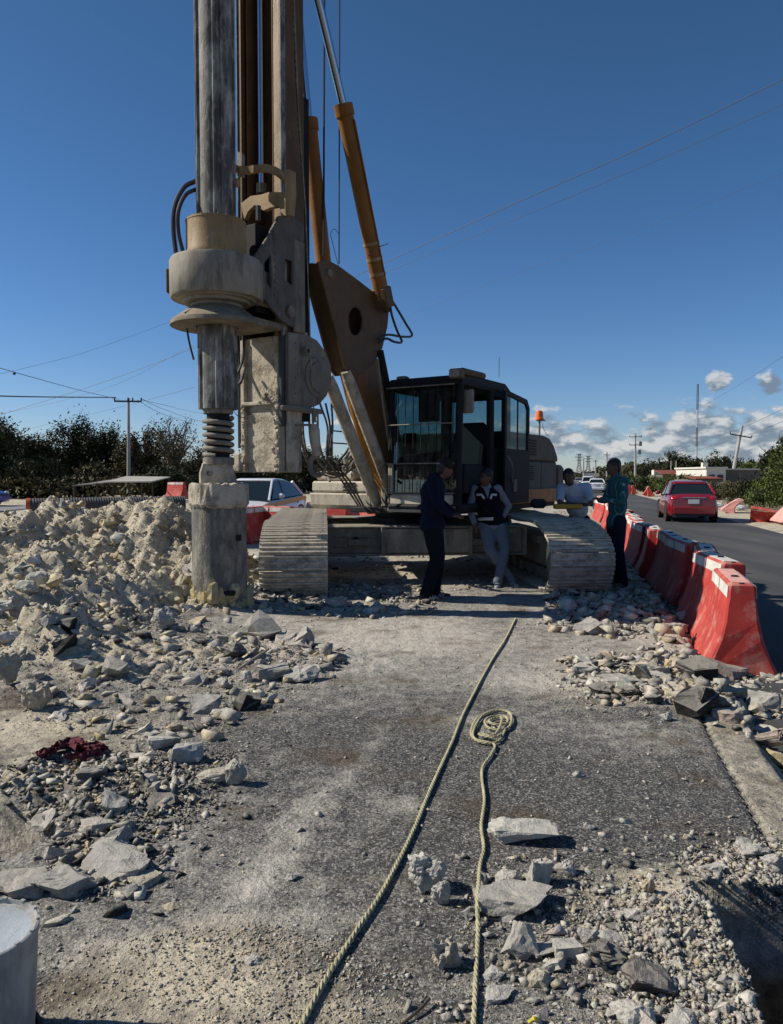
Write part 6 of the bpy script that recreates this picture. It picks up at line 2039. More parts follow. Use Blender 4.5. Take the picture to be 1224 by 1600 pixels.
# ================================================================ CARS
RED = plain('dark_red_car_paint', (.20, .008, .012), .25, var=.05, coat=.8)
WHT = plain('white_car_paint', (.72, .72, .74), .3, var=.03, coat=.6)
BLU = plain('blue_car_paint', (.01, .03, .30), .3, var=.05, coat=.6)
GRYP = plain('grey_car_paint', (.25, .25, .26), .3, coat=.6)
CGL = plain('car_glass', (.012, .018, .022), .06, var=.02)
TYRE = plain('tyre_rubber', (.02, .02, .02), .85)
RIM = plain('alloy_rim', (.45, .45, .46), .35, .8)
TAIL = plain('red_tail_lamp', (.45, .01, .01), .15, coat=.5)
HEADL = plain('clear_lamp', (.6, .6, .62), .1)
PLATE = plain('number_plate', (.6, .6, .58), .5)
BLKP = plain('black_plastic', (.02, .02, .02), .6)
STRIPE = plain('taxi_yellow_stripe', (.60, .28, .02), .4)
def car(paint, label, at, yaw, L_=4.3, Wd=1.70, Ht=1.45, taxi=False, suv=False, group=None):
    """local: front towards -y"""
    r = empty('parked_car' if taxi else 'car', at, label, 'car', group, local=True)
    r.rotation_euler = (0, 0, radians(yaw))
    hw = Wd / 2
    hl = L_ / 2
    bel = Ht * .62
    # y, top height, half width factor, bottom
    st_ = [(-hl, .48, .70, .28), (-hl + .06, .60, .84, .20), (-hl + .25, .70, .95, .18), (-hl + .7, .80, .99, .18), (-hl + 1.25, .90, 1.0, .18), (0, .93, 1.0, .18), (hl - 1.1, .97, 1.0, .18),
           (hl - .5, 1.00, .98, .20), (hl - .14, .98, .92, .24), (hl - .02, .88, .85, .28), (hl, .60, .82, .30)]
    if suv:
        st_ = [(y, t * 1.08 if y < 0 else t * 1.1, w, b_) for y, t, w, b_ in st_]
    vs_, fs_ = [], []
    for y, t, w, b_ in st_:
        x = hw * w
        ring = [(-x * .90, b_), (-x, b_ + .12), (-x * 1.0, t * .62), (-x * .965, t * .86), (-x * .90, t * .97), (-x * .6, t * 1.0), (0, t * 1.015)]
        ring = ring + [(-a_, z) for a_, z in reversed(ring[:-1])]
        vs_ += [(a_, y, z) for a_, z in ring]
    m = 13
    for i in range(len(st_) - 1):
        for k in range(m):
            k2 = (k + 1) % m
            fs_.append((i * m + k, i * m + k2, (i + 1) * m + k2, (i + 1) * m + k))
    fs_.append(tuple(range(m - 1, -1, -1)))
    fs_.append(tuple((len(st_) - 1) * m + k for k in range(m)))
    body = MB().add(vs_, fs_).build('car_body', paint, r, True)
    # cabin: glasshouse and roof
    yb = [(-hl + 1.15, .90), (-hl + 1.85, Ht - .05), (-hl + 2.35, Ht), (hl - 1.45, Ht - .02), (hl - .95, Ht - .10), (hl - .42, .99)]
    if suv:
        yb = [(-hl + 1.0, .98), (-hl + 1.6, Ht - .05), (-hl + 2.2, Ht), (hl - .6, Ht - .03), (hl - .25, Ht - .12), (hl - .10, 1.05)]
    rx = hw * .72
    ro = MB()
    V_, F_ = [], []
    for y, z in yb[1:5]:
        V_ += [(-rx, y, z - .035), (-rx * .8, y, z), (rx * .8, y, z), (rx, y, z - .035)]
    for i in range(3):
        for k in range(3):
            F_.append((i * 4 + k, i * 4 + k + 1, i * 4 + k + 5, i * 4 + k + 4))
    ro.add(V_, F_)
    rf = ro.build('roof', paint, r, True)
    so_ = rf.modifiers.new('t', 'SOLIDIFY'); so_.thickness = .02
    bx_ = hw * .90
    g = [(-bx_, yb[0][0], yb[0][1] - .02), (bx_, yb[0][0], yb[0][1] - .02), (rx, yb[1][0], yb[1][1] - .03), (-rx, yb[1][0], yb[1][1] - .03)]
    MB().plate(g, (0, .01, -.01)).build('windscreen', CGL, r)
    g = [(-bx_, yb[5][0], yb[5][1] - .02), (bx_, yb[5][0], yb[5][1] - .02), (rx, yb[4][0], yb[4][1] - .03), (-rx, yb[4][0], yb[4][1] - .03)]
    MB().plate(g, (0, -.01, -.01)).build('rear_window', CGL, r)
    for e in (-1, 1):
        def sp_(y, z, t):      # t 0 belt .. 1 roof
            return (e * (bx_ + (rx - bx_) * t) * 1.0, y, z)
        pb, pt = .96, Ht - .05
        ymid = .12
        q1 = [sp_(yb[0][0] + .25, .93, 0), sp_(ymid - .03, .95, 0), sp_(ymid - .03, pt, 1), sp_(yb[1][0] + .08, pt - .02, 1)]
        q2 = [sp_(ymid + .03, .95, 0), sp_(yb[5][0] - .28, .99, 0), sp_(yb[4][0] - .05, pt - .08, .95), sp_(yb[3][0], pt - .01, 1), sp_(ymid + .03, pt, 1)]
        for q in (q1, q2):
            MB().plate(q, (e * .008, 0, 0)).build('side_window', CGL, r)
        # pillars
        MB().tube([sp_(yb[0][0] + .02, .90, 0), sp_(yb[1][0], pt + .01, 1)], .032, 6).build('pillar', paint, r, True)
        MB().tube([sp_(ymid, .93, 0), sp_(ymid, pt, 1)], .026, 6).build('pillar', BLKP, r, True)
        MB().tube([sp_(yb[5][0] - .04, .98, 0), sp_(yb[4][0] + .0, pt - .05, 1)], .045, 6).build('pillar', paint, r, True)
        mb_ = MB().sphere((e * (hw + .09), yb[0][0] + .45, 1.0), (.10, .06, .075), 10, 8)
        mb_.build('mirror', paint, r, True)
        for y in (-.30, .62):
            MB().box((e * (hw * .965), y + .25, .82), half=(.02, .09, .014)).build('door_handle', BLKP if taxi else paint, r)
        for yy in (-hl + .82, hl - .82):
            w_ = MB().lathe([(.20, -.10), (.305, -.10), (.32, -.07), (.32, .07), (.305, .10), (.20, .10)], (e * (hw - .10), yy, .32), 28, (1, 0, 0)).build('wheel', TYRE, r, True)
            MB().lathe([(.21, .085), (.19, .09), (.05, .07), (.02, .07)], (e * (hw - .10), yy, .32), 20, (e, 0, 0)).build('rim', RIM, w_, True)
            MB().lathe([(.385, -.02), (.385, .014), (.34, .014), (.34, -.02)], (e * (hw - .012), yy, .34), 28, (e, 0, 0), cap=False).build('wheel_arch', BLKP, r, True)
        MB().sphere((e * hw * .70, hl - .09, .82), (.17, .08, .10), 12, 8).build('tail_lamp', TAIL, r, True)
        MB().sphere((e * hw * .68, -hl + .13, .64), (.19, .10, .08), 12, 8).build('headlight', HEADL, r, True)
    MB().box((0, hl + .0, .42), half=(hw * .80, .045, .13)).build('rear_bumper', paint, r, bevel=.03)
    MB().box((0, hl - .03, .27), half=(hw * .74, .05, .05)).build('rear_valance', BLKP, r, bevel=.02)
    MB().box((0, -hl + .02, .40), half=(hw * .74, .05, .13)).build('front_bumper', paint, r, bevel=.03)
    MB().box((0, -hl - .01, .55), half=(hw * .42, .03, .05)).build('grille', BLKP, r, bevel=.01)
    MB().box((0, hl + .006, .74), half=(.18, .012, .075)).build('number_plate', PLATE, r)
    MB().box((0, hl - .005, .88), half=(hw * .45, .012, .014)).build('chrome_trim', RIM, r)
    if taxi:
        for e in (-1, 1):
            q = [(e * (hw + .006), -hl + .35, .66), (e * (hw + .006), 0, .76), (e * (hw * 1.0), hl - .35, .86), (e * (hw * .99), hl - .35, .97), (e * (hw * .99), 0, .89), (e * (hw * .985 + .006), -hl + .5, .80)]
            MB().plate(q, (e * .004, 0, 0)).build('side_stripe', STRIPE, r)
            for (y, z, w_) in ((-.55, .66, .20), (.45, .66, .16), (-.45, .54, .10), (1.05, .80, .09)):
                MB().plate([(e * (hw + .004), y - w_ / 2, z - .025), (e * (hw + .004), y + w_ / 2, z - .025), (e * (hw + .004), y + w_ / 2, z + .025), (e * (hw + .004), y - w_ / 2, z + .025)], (e * .004, 0, 0)).build('side_lettering', plain('dark_print', (.03, .03, .10), .6), r)
    return r
roadyaw = -13.2
def roadpt(px, d, z=-.11):
    p = D(px, 760, d)
    return (p.x, d, z)
car(RED, 'dark red sedan driving away on the open carriageway', roadpt(1072, 28.6), 180 + roadyaw - 1, L_=4.35, Wd=1.72, Ht=1.47)
car(WHT, 'white sedan far ahead on the open carriageway, beside the striped shirt', roadpt(932, 79), 180 + roadyaw, group='white cars far down the road')
car(WHT, 'white high car just ahead of the white sedan, farther down the road', roadpt(919, 96), 180 + roadyaw, Ht=1.7, suv=True, group='white cars far down the road')
car(GRYP, 'grey car beyond the white cars, tiny at the end of the road', roadpt(905, 135), 180 + roadyaw)
p = D(428, 760, 20.3)
car(WHT, 'white taxi with a yellow side stripe behind the left track', (p.x - .55, 20.6, -.01), roadyaw + 2, L_=4.4, Wd=1.72, Ht=1.47, taxi=True)
p = D(-66, 770, 36)
car(BLU, 'blue car, only a sliver showing at the left edge', (p.x, 36, .1), 95)

# ================================================================ POLES, PYLONS AND WIRES
CONCP = plain('concrete_pole', (.34, .33, .31), .9, var=.2)
WOODP = plain('dark_crossarm', (.05, .045, .04), .8)
def pole(px, ptop, d, label, zb=-.2, pxb=None, arms=((.0, 2.0),), ins=(-.9, -.3, .9), rt=.09, rb=.16, group='power poles', extra=None):
    top = D(px, ptop, d)
    bot = Vector((D(pxb or px, 745, d).x, d, zb))
    o = empty('power_pole', bot, label, 'utility pole', group)
    t = (top - bot).normalized()
    MB().tube([bot, top], [rb, rt], 10).build('pole_shaft', CONCP, o, True)
    x_ = t.cross(Vector((0, 1, 0))).normalized()
    x_ = x_ if x_.x > 0 else -x_
    for dz, w in arms:
        c = top - t * dz
        a_ = MB().box(c - Vector((0, .12, 0)), (x_, Vector((0, 1, 0)), t), (w / 2, .05, .06)).build('crossarm', WOODP, o)
        for i in ins:
            MB().lathe([(.05, 0), (.07, .08), (.04, .12), (.06, .18), (.02, .24)], c + x_ * (i * w / 2) + t * .05 - Vector((0, .12, 0)), 8, t).build('insulator', WOODP, a_)
    if extra:
        for e in extra:
            MB().lathe([(.22, 0), (.24, .1), (.24, .7), (.1, .8)], top - t * e[0] + x_ * e[1], 12).build('transformer', plain('transformer_grey', (.2, .2, .2), .6), o, True)
    return o, top, x_
pole(201, 622, 56, 'straight grey power pole with one crossarm behind the spoil heap', arms=((.25, 2.0),), ins=(-.98, .0, .35, .98))
pole(1160, 665, 80, 'power pole leaning to the right above the roadside bushes', pxb=1140, arms=((1.1, 2.3),), ins=(-1, 1), rt=.13, rb=.2)
pole(993, 677, 130, 'tall straight power pole with two crossarms behind the striped shirt', arms=((.6, 2.1), (2.0, 2.1)), ins=(-.95, 0, .95), rt=.12, rb=.22, extra=((2.2, .9), (3.6, .75)))
pole(948.5, 706, 220, 'small distant power pole above the head of the man in stripes', arms=((.9, 1.9),), rt=.18, rb=.24)
pole(966, 719, 260, 'faint distant pole just right of the striped shirt man', arms=(), rt=.2, rb=.25)
pole(931, 718, 240, 'faint distant pole left of the striped shirt man', arms=((.5, 1.6),), rt=.2, rb=.25)
pole(912, 716, 300, 'faint thin distant pole between the two pylons', arms=(), rt=.25, rb=.3)
pole(1049, 720, 110, 'thin lamp pole above the red-roofed building, left one', arms=(), rt=.07, rb=.1, group='thin poles above the roofs')
pole(1057, 720, 112, 'thin lamp pole above the red-roofed building, right one', arms=(), rt=.07, rb=.1, group='thin poles above the roofs')
PYL = plain('galvanised_lattice', (.12, .13, .14), .6)
def pylon(px, ptop, d, label):
    h = D(px, ptop, d).z
    c = Vector((D(px, 745, d).x, d, 0))
    mb = MB()
    w0, w1 = 4.2, 1.3
    for sx_ in (-1, 1):
        for sy in (-1, 1):
            mb.tube([c + Vector((sx_ * w0, sy * w0, 0)), c + Vector((sx_ * w1, sy * w1, h * .6)), c + Vector((sx_ * w1, sy * w1, h))], .3, 4)
    for k in range(9):
        z = h * (k / 9)
        z2 = h * ((k + 1) / 9)
        wa = w0 + (w1 - w0) * min(1, z / (h * .6))
        wb = w0 + (w1 - w0) * min(1, z2 / (h * .6))
        for sy in (-1, 1):
            mb.tube([c + Vector((-wa, sy * wa, z)), c + Vector((wb, sy * wb, z2))], .18, 4)
            mb.tube([c + Vector((wa, sy * wa, z)), c + Vector((-wb, sy * wb, z2))], .18, 4)
    o = empty('lattice_pylon', c, label, 'pylon', 'distant pylons')
    mb.build('lattice', PYL, o)
    for zf in (.98, .86, .74):
        MB().box(c + Vector((0, 0, h * zf)), half=(5.6 - 1.6 * abs(zf - .86) / .12, .3, .35)).build('pylon_arm', PYL, o)
pylon(905, 709, 950, 'distant lattice pylon at the end of the road, left one')
pylon(919, 712, 980, 'distant lattice pylon at the end of the road, right one')
# guyed radio mast with coloured bands
d = 620
mo = empty('radio_mast', (D(1088, 745, d).x, d, 0), 'tall thin banded radio mast rising behind the trees at right', 'radio mast')
cx = D(1088, 745, d).x
RMG, RMW = plain('mast_dark_band', (.13, .13, .15), .7), plain('mast_white_band', (.62, .62, .64), .7)
for (ya, yb_, mt) in ((600, 640, RMG), (640, 668, RMW), (668, 698, RMG), (698, 745, RMW)):
    z0, z1 = D(1088, yb_, d).z, D(1088, ya, d).z
    s_ = empty('x', (0, 0, 0), None, None) if False else None
    mb = MB()
    for sx_ in (-.55, .55):
        for sy in (-.4, .4):
            mb.tube([(cx + sx_, d + sy, z0), (cx + sx_, d + sy, z1)], .16, 4)
    n = max(2, int((z1 - z0) / 1.6))
    for k in range(n):
        a_, b_ = z0 + (z1 - z0) * k / n, z0 + (z1 - z0) * (k + 1) / n
        mb.tube([(cx - .55, d - .4, a_), (cx + .55, d - .4, b_)], .09, 4)
        mb.tube([(cx + .55, d - .4, a_), (cx - .55, d - .4, b_)], .09, 4)
    mb.build('mast_section', mt, mo)
WM = plain('overhead_wire', (.07, .07, .075), .6)
def wire(pts, label, r=.012, group='overhead wires'):
    """pts: (px, py, distance)"""
    q = spline([D(a, b_, c_) for a, b_, c_ in pts], 8)
    o = MB().tube(q, r, 5).build('overhead_wire', WM, None, True)
    tag(o, label, 'wire', group)
wire([(-60, 667, 60), (150, 601, 50), (300, 545, 44), (450, 480, 39), (600, 411, 35), (800, 320, 30), (1000, 232, 27), (1290, 92, 23)], 'long overhead wire rising to the top right, upper one of two', .014)
wire([(-60, 660, 66), (150, 612, 54), (300, 542, 46), (450, 490, 41), (612, 422, 37), (800, 345, 32), (1000, 262, 29), (1290, 134, 25)], 'long overhead wire rising to the top right, lower one of two', .009)
wire([(640, 492, 50), (800, 430, 46), (960, 374, 42), (1290, 245, 36)], 'faint overhead wire lower in the sky at right', .006)
wire([(-60, 617, 30), (60, 620, 42), (181, 621, 55.8)], 'thick level wire from the left edge to the straight power pole', .035)
wire([(-60, 558, 28), (60, 592, 40), (130, 611, 50), (186, 624, 55.8)], 'wire sloping down from the left edge to the straight power pole', .016)
tag(MB().sphere(D(22.5, 583.5, 36), .075, 10, 8).build('wire_marker', BLKP, None, True), 'small dark ball hanging on the sloping wire at the left edge', 'marker')
wire([(-60, 598, 40), (60, 570, 44), (150, 545, 48), (300, 490, 52)], 'faint wire crossing the sky above the left power pole', .008)
wire([(20, 676, 80), (120, 652, 70), (196, 634, 56)], 'wire coming up over the trees to the left power pole', .012)
wire([(222, 623, 55.8), (250, 637, 70), (305, 656, 90), (370, 672, 120)], 'wire from the power pole down to the right behind the bucket, upper', .018)
wire([(215, 625, 55.8), (250, 645, 70), (300, 662, 90)], 'wire from the power pole down to the right behind the bucket, lower', .018)
wire([(222, 625, 55.8), (262, 634, 80), (305, 644, 110), (375, 654, 150)], 'wire from the power pole running level behind the kelly bar', .018)
wire([(206, 632, 55.8), (260, 617, 50), (305, 605, 46)], 'wire rising right from the left power pole', .010)
wire([(1010, 716, 190), (1060, 702, 150), (1143, 674, 80), (1190, 655, 62), (1290, 606, 44)], 'wire through the left end of the leaning pole crossarm', .016)
wire([(1040, 716, 190), (1100, 700, 130), (1172, 678, 80), (1210, 664, 60), (1290, 628, 44)], 'wire through the right end of the leaning pole crossarm', .014)
wire([(1100, 634, 120), (1160, 598, 80), (1230, 553, 55), (1290, 512, 44)], 'wire rising right past the radio mast', .014)
wire([(1172, 678, 80), (1205, 672, 68), (1290, 648, 50)], 'lowest wire leaving the leaning pole to the right', .014)

# ================================================================ BUILDINGS
WALLW = plain('white_wall', (.62, .59, .52), .9, var=.12, sc=2)
WALLG = plain('grey_wall', (.13, .12, .10), .9, var=.2, sc=2)
TILE = plain('terracotta_roof', (.20, .055, .03), .8, var=.3, sc=6)
WIN = plain('dark_window', (.02, .02, .025), .2)
def boxb(x0, x1, yd, dep, ztop, zb=0):
    return ((x0 + x1) / 2, yd + dep / 2, (ztop + zb) / 2), (abs(x1 - x0) / 2, dep / 2, (ztop - zb) / 2)
d = 75
xa, xb, xc = D(1104, 745, d).x, D(1134, 745, d).x, D(1166, 745, d).x
b1 = empty('white_house', ((xa + xb) / 2, d, 0), 'low white flat-roofed house behind the leaning pole', 'house')
c, hf = boxb(xa, xb, d, 8, D(1103, 732, d).z)
MB().box(c, half=hf).build('wall', WALLW, b1)
MB().box((c[0], c[1], hf[2] * 2 + .08), half=(hf[0] + .15, hf[1] + .15, .08)).build('roof', WALLW, b1)
for x_ in (.28, .72):
    xx = xa + (xb - xa) * x_
    w_ = MB().box((xx, d - .02, 1.4), half=(.28, .05, .30)).build('window', WIN, b1)
MB().box((xa + .2, d + 1, hf[2] * 2 + .35), half=(.25, .25, .25)).build('water_tank', WALLW, b1)
b2 = empty('long_wall_building', ((xb + xc) / 2, d + 2, 0), 'long low grey building right of the white house, half behind bushes', 'building')
c, hf = boxb(xb + .3, xc + 3, d + 2, 8, D(1150, 734, d + 2).z)
MB().box(c, half=hf).build('wall', WALLG, b2)
MB().box((c[0], c[1], hf[2] * 2 + .06), half=(hf[0] + .1, hf[1] + .2, .07)).build('roof', WALLW, b2)
b3 = empty('red_roofed_house', (D(1105, 745, 62).x, 62, 0), 'small house with a red tiled eave in front of the white house', 'house')
xx0, xx1 = D(1090, 745, 62).x, D(1122, 745, 62).x
c, hf = boxb(xx0, xx1, 62, 5, D(1100, 749, 62).z, -.1)
MB().box(c, half=hf).build('wall', WALLG, b3)
MB().plate([(xx0 - .3, 61.6, hf[2] * 2 - .1), (xx1 + .3, 61.6, hf[2] * 2 - .1), (xx1 + .3, 64, hf[2] * 2 + .10), (xx0 - .3, 64, hf[2] * 2 + .10)], (0, 0, .07)).build('roof', TILE, b3)
b4 = empty('red_roof_shed', (D(1040, 745, 105).x, 105, 0), 'low shed with reddish roof beyond the red car', 'shed')
xx0, xx1 = D(1036, 745, 105).x, D(1060, 745, 105).x
c, hf = boxb(xx0, xx1, 105, 6, D(1040, 742, 105).z, -.1)
MB().box(c, half=hf).build('wall', WALLG, b4)
MB().plate([(xx0 - .3, 104.4, hf[2] * 2 - .1), (xx1 + .3, 104.4, hf[2] * 2 - .1), (xx1 + .3, 107.4, hf[2] * 2 + .5), (xx0 - .3, 107.4, hf[2] * 2 + .5)], (0, 0, .1)).build('roof', TILE, b4)
MB().box((D(1048, 745, 105).x, 109, D(1048, 738, 105).z), half=(1.1, .5, .35)).build('sign_panel', WALLW, b4)
b5 = empty('roadside_sign', (D(925, 745, 210).x, 210, 0), 'tiny white sign board beside the far road', 'sign')
MB().box((D(924, 745, 210).x, 210, D(924, 742, 210).z), half=(2.2, .1, .45)).build('sign_board', WALLW, b5)
MB().tube([(D(924, 745, 210).x, 210.1, -.2), (D(924, 745, 210).x, 210.1, D(924, 742, 210).z)], .1, 6).build('sign_post', CONCP, b5)
# open shelter at the left
SH = plain('pale_sheet_roof', (.36, .34, .30), .8, var=.2, sc=2)
ds = 44
sx0, sx1 = D(112, 745, ds).x, D(240, 745, ds).x
b6 = empty('open_shelter', ((sx0 + sx1) / 2, ds, 0), 'low open shelter with a pale flat sheet roof under the left trees', 'shelter')
zt_ = D(180, 751, ds).z
xm = D(168, 745, ds).x
MB().plate([(xm, ds, zt_ - .12), (sx1, ds - .3, zt_ - .10), (sx1 + .1, ds + 3, zt_ + .16), (xm, ds + 3, zt_ + .20)], (0, 0, .07)).build('roof', SH, b6)
MB().plate([(sx0, ds, zt_ - .34), (xm, ds, zt_ - .14), (xm, ds + 3, zt_ + .14), (sx0, ds + 3, zt_ - .2)], (0, 0, .06)).build('roof', plain('grey_sheet_roof', (.22, .21, .19), .85), b6)
for f in (.02, .3, .5, .7, .85, .98):
    MB().tube([(sx0 + (sx1 - sx0) * f, ds + .1, 0), (sx0 + (sx1 - sx0) * f, ds + .1, zt_ - .12)], .05, 6).build('post', TWIG, b6)

# ================================================================ TREES AND BUSHES
def leafmat(name, col, var=.5):
    m, nt, N, L, bs = newmat(name)
    oi = N.new('ShaderNodeNewGeometry')
    n_ = noise(nt, 1.3, 3, .6, oi.outputs['Position'])
    c = mix(nt, step(nt, n_, .3, .7), tuple(k * (1 - var) for k in col), tuple(k * (1 + var) for k in col))
    n3 = noise(nt, 9, 2, .6, oi.outputs['Position'])
    c = mix(nt, mth(nt, 'MULTIPLY', n3, .5), c, tuple(k * 1.3 for k in (col[0] * 1.4, col[1], col[2] * .6)))
    L.new(c, bs.inputs['Base Color'])
    bs.inputs['Roughness'].default_value = .7
    bs.inputs['Specular IOR Level'].default_value = .25
    return m
LEAF_D = leafmat('dark_scrub_leaves', (.030, .038, .017))
LEAF_O = leafmat('dry_olive_leaves', (.060, .058, .028))
LEAF_G = leafmat('green_leaves', (.048, .075, .018))
LEAF_Y = leafmat('bright_green_leaves', (.070, .098, .018))
BARK = plain('grey_bark', (.09, .075, .06), .9, var=.4, sc=5)
def crown(c, rx, ry, rz, n, leaf, rng, clumps=26, hollow=.45, droop=0):
    cc = rng.normal(0, 1, (clumps, 3))
    cc /= np.linalg.norm(cc, axis=1)[:, None]
    cc *= rng.uniform(hollow, 1.0, (clumps, 1))
    cs_ = rng.uniform(.16, .40, clumps)
    k = rng.integers(0, clumps, n)
    p = cc[k] + rng.normal(0, 1, (n, 3)) * cs_[k][:, None] * .55
    p[:, 2] = np.where(p[:, 2] < -.75, -.75, p[:, 2])
    p = p * np.array([rx, ry, rz]) + np.array(c)
    a = rng.normal(0, 1, (n, 3)); a /= np.linalg.norm(a, axis=1)[:, None]
    b = np.cross(a, rng.normal(0, 1, (n, 3))); b /= np.linalg.norm(b, axis=1)[:, None]
    s = leaf * rng.uniform(.5, 1.3, (n, 1))
    V = np.stack([p - a * s, p + b * s * .45, p + a * s, p - b * s * .45], 1).reshape(-1, 3)
    Fq = np.arange(n * 4).reshape(-1, 4)
    return V, Fq
def tree(px, ptop, d, halfw_px, label, leafm, n=5000, leaf=.14, zb=-.1, name='tree', bare=False, seed=0, group=None, cat='tree', hollow=.45, low=.05, dense=26):
    rng = np.random.default_rng(seed or int(px * 7 + d))
    z1 = D(px, ptop, d).z
    c0 = Vector((D(px, 745, d).x, d, zb))
    w = halfw_px / FPX * d
    o = empty(name, c0, label, cat, group)
    h = z1 - zb
    rz = h * (.5 - low / 2)
    cz = zb + h - rz
    V, Fq = crown((c0.x, c0.y, cz), w, w * .9, rz * .92, n, leaf, rng, dense, hollow)
    me = fast_mesh('crown', V - np.array(c0), Fq, leafm)
    cr = bpy.data.objects.new('crown', me)
    COL.objects.link(cr)
    cr.parent = o
    mb = MB()
    tr = min(.22, h * .035)
    trunk_top = c0 + Vector((rng.uniform(-.2, .2), 0, h * .35))
    mb.tube([c0, c0 + (trunk_top - c0) * .5 + Vector((rng.uniform(-.1, .1), 0, 0)), trunk_top], [tr, tr * .8, tr * .65], 7)
    for i in range(9 if not bare else 26):
        a = rng.uniform(0, 2 * pi)
        e = trunk_top + Vector((cos(a) * w * rng.uniform(.4, 1.0), sin(a) * w * rng.uniform(.3, .8), rng.uniform(.2, .95) * (z1 - trunk_top.z)))
        m_ = trunk_top + (e - trunk_top) * .5 + Vector((rng.uniform(-.3, .3), 0, rng.uniform(.0, .3)))
        mb.tube([trunk_top - Vector((0, 0, .2)), m_, e], [tr * .45, tr * .25, tr * .08], 5)
        for j in range(3 if not bare else 6):
            q = m_ + (e - m_) * rng.uniform(0, .9)
            t_ = q + Vector((rng.uniform(-1, 1), rng.uniform(-.6, .6), rng.uniform(-.1, 1))) * (w * .3)
            mb.tube([q, (q + t_) / 2 + Vector((0, 0, .08)), t_], [tr * .14, tr * .09, tr * .04], 4)
    mb.build('trunk', BARK, o, True)
    return o
gl = 'scrub trees along the left horizon'
Ltrees = [(-14, 662, 50, 40, LEAF_D, 'tall dark tree at the left edge', 9000), (34, 690, 58, 26, LEAF_D, 'lower dark tree just right of the left edge', 4500), (78, 677, 60, 30, LEAF_O, 'olive scrub tree, third from the left edge', 5500),
          (124, 657, 62, 30, LEAF_D, 'dark tree with the highest crown left of the power pole', 7500), (164, 668, 64, 27, LEAF_D, 'dense dark tree directly left of the power pole', 6500), (203, 690, 58, 26, LEAF_O, 'dry olive tree behind the power pole', 3600),
          (236, 668, 60, 24, LEAF_O, 'thin olive tree right of the power pole', 1700), (276, 655, 58, 36, LEAF_O, 'sparse tree with bare twigs behind the kelly bar', 2400), (322, 712, 62, 36, LEAF_D, 'low dark tree behind the spring of the kelly bar', 5000),
          (372, 722, 64, 34, LEAF_D, 'low dark tree behind the lower mast', 5000), (425, 714, 66, 40, LEAF_O, 'low olive tree left of the lower mast', 5000), (475, 700, 70, 34, LEAF_D, 'dark tree seen between lower mast and hook', 5000),
          (530, 724, 74, 44, LEAF_D, 'low tree behind the hose bundle', 5000), (50, 726, 50, 40, LEAF_O, 'brownish thicket in front of the left trees', 7000), (140, 732, 52, 30, LEAF_O, 'brownish thicket under the highest crown', 7000),
          (255, 734, 50, 36, LEAF_D, 'shadowed thicket beside the open shelter', 6000), (590, 722, 90, 50, LEAF_D, 'far tree behind the boom', 5000), (640, 724, 95, 50, LEAF_D, 'far tree behind the cab', 5000), (720, 728, 110, 60, LEAF_D, 'far tree behind the open cab door', 4000)]
for i, (px, pt, d, hw_, lm, lab, n) in enumerate(Ltrees):
    tree(px, pt - 9, d, hw_ * 1.12, lab, lm, int(n * 2.4), leaf=.125 if 'sparse' not in lab else .09, name='scrub_tree', seed=100 + i, group=gl, bare=('sparse' in lab or 'thin' in lab), low=-.12, hollow=.15 if n > 5500 else .4, dense=44)
gr = 'trees beyond the right verge'
Rtrees = [(1052, 703, 150, 26, LEAF_D, 'tallest dark tree on the right horizon, behind the red car', 5000), (1082, 712, 150, 22, LEAF_D, 'dark tree at the foot of the radio mast', 4500), (1118, 709, 140, 22, LEAF_D, 'dark rounded tree behind the white house', 4500),
          (1146, 716, 140, 22, LEAF_D, 'dark tree left of the leaning pole', 4000), (1018, 720, 170, 24, LEAF_D, 'low tree left of the tallest dark tree', 4000), (985, 724, 190, 24, LEAF_O, 'olive tree behind the two-armed pole', 3500),
          (955, 730, 230, 26, LEAF_O, 'hazy low tree behind the striped shirt man', 3000), (925, 736, 300, 30, LEAF_D, 'tiny far tree left of the road end', 2500), (890, 738, 360, 34, LEAF_D, 'tiny far tree beyond the engine housing', 2500),
          (1190, 712, 110, 34, LEAF_G, 'green tree behind the long grey building', 5000), (1216, 690, 46, 30, LEAF_D, 'tree with dark leaves at the right edge', 3800), (1240, 668, 40, 34, LEAF_G, 'tree mostly cut by the right edge', 4500)]
for i, (px, pt, d, hw_, lm, lab, n) in enumerate(Rtrees):
    tree(px, pt, d, hw_, lab, lm, n, leaf=.16 * max(1, d / 90), name='tree', seed=300 + i, group=gr, low=-.1, hollow=.2, dense=36)
gb_ = 'bushes on the right verge'
Bush = [(1180, 740, 44, 40, LEAF_D, 'dark bush behind the crushed pink barrier', 8000), (1215, 722, 42, 34, LEAF_Y, 'bright green bush at the right edge', 8000), (1150, 752, 46, 30, LEAF_O, 'olive brush at the foot of the leaning pole', 6000),
        (1205, 755, 38, 40, LEAF_G, 'green brush above the collapsed red barrier', 8000), (1118, 754, 52, 26, LEAF_O, 'olive brush right of the red car', 5000), (1090, 750, 60, 24, LEAF_G, 'green brush behind the roof of the red car', 4500),
        (1060, 742, 72, 28, LEAF_G, 'green bush row below the thin lamp poles', 5000), (1030, 744, 78, 26, LEAF_G, 'green bush left of the red car roof', 4500), (1006, 742, 80, 22, LEAF_D, 'dark green bush right of the striped shirt', 4500),
        (1075, 737, 76, 20, LEAF_Y, 'pale green bush tops in front of the sheds', 3500), (985, 745, 95, 22, LEAF_G, 'green bush beside the far barriers', 4000), (962, 744, 120, 22, LEAF_D, 'far dark bush by the road behind the striped shirt', 3500), (1235, 700, 34, 36, LEAF_G, 'leafy bush cut by the right edge', 7000)]
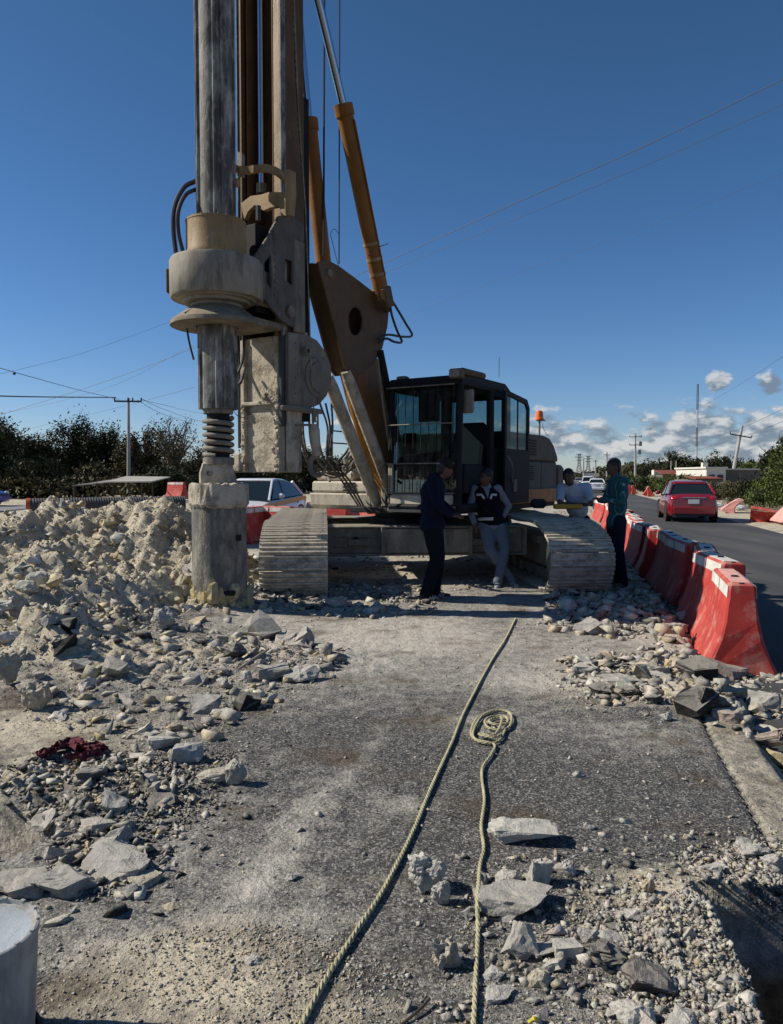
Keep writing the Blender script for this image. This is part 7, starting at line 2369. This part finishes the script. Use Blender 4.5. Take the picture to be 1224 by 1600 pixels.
for i, (px, pt, d, hw_, lm, lab, n) in enumerate(Bush):
    tree(px, pt, d, hw_, lab, lm, n, leaf=.085 * max(1, d / 50), name='bush', seed=500 + i, group=gb_, cat='bush', low=-.15, hollow=.05, dense=50, zb=-.2)
# far woodland that reads as one mass, both sides of the road
rng = np.random.default_rng(77)
def woodland(name, label, x0, x1, y0, y1, n, h, s, lm):
    x = rng.uniform(x0, x1, n); y = rng.uniform(y0, y1, n)
    keep = (x - SL * y < -17) | (x - SL * y > 13)
    x, y = x[keep], y[keep]; n = len(x)
    hh = h * (.55 + .75 * fbm(x * .03, y * .03 + 3, 3, 12))
    z = rng.uniform(0, 1, n) ** .7 * hh
    p = np.stack([x, y, z], -1)
    a = rng.normal(0, 1, (n, 3)); a /= np.linalg.norm(a, axis=1)[:, None]
    b = np.cross(a, rng.normal(0, 1, (n, 3))); b /= np.linalg.norm(b, axis=1)[:, None]
    q = s * rng.uniform(.5, 1.4, (n, 1))
    V = np.stack([p - a * q, p + b * q * .6, p + a * q, p - b * q * .6], 1).reshape(-1, 3)
    me = fast_mesh(name, V, np.arange(n * 4).reshape(-1, 4), lm)
    o = bpy.data.objects.new(name, me)
    COL.objects.link(o)
    tag(o, label, kind='stuff')
woodland('far_woodland', 'far-off dark scrub woodland closing the horizon', -420, 420, 170, 420, 90000, 5.5, .8, LEAF_D)
woodland('left_undergrowth', 'brown-green undergrowth below the left trees', -75, -16, 46, 80, 36000, 1.5, .14, LEAF_O)
woodland('verge_undergrowth', 'low weeds and dry brush along the right verge', 20, 75, 36, 130, 30000, 1.2, .13, LEAF_O)
# dry grass and twigs on the near right verge
mb = MB()
rr = random.Random(5)
for i in range(500):
    y = rr.uniform(30, 46)
    x = SL * y + rr.uniform(8.2, 11)
    p = Vector((x, y, -.08))
    mb.tube([p, p + Vector((rr.uniform(-.3, .3), rr.uniform(-.2, .2), rr.uniform(.05, .4)))], .008, 3)
o = mb.build('dry_brushwood', plain('dry_stalks', (.22, .18, .13), .9), None)
tag(o, 'dry stalks and brushwood heaped on the right verge', kind='stuff')
# ================================================================ HAZE
hz, nt, N, L, bs = newmat('air_haze')
nt.nodes.remove(bs)
pv = N.new('ShaderNodeVolumePrincipled')
pv.inputs['Color'].default_value = (.80, .88, 1.0, 1)
pv.inputs['Density'].default_value = HAZE
pv.inputs['Anisotropy'].default_value = .2
L.new(pv.outputs[0], nt.nodes['Material Output'].inputs['Volume'])
if HAZE:
    zt2, zb2 = 110, -2.6
    ho = MB().box((0, 480, (zt2 + zb2) / 2), half=(560, 560, (zt2 - zb2) / 2)).build('haze', hz, None)
    tag(ho, 'thin pale air over the far road and trees', kind='stuff')
for o in bpy.data.objects:
    if '_org' in o:
        del o['_org']
bpy.context.view_layer.update()
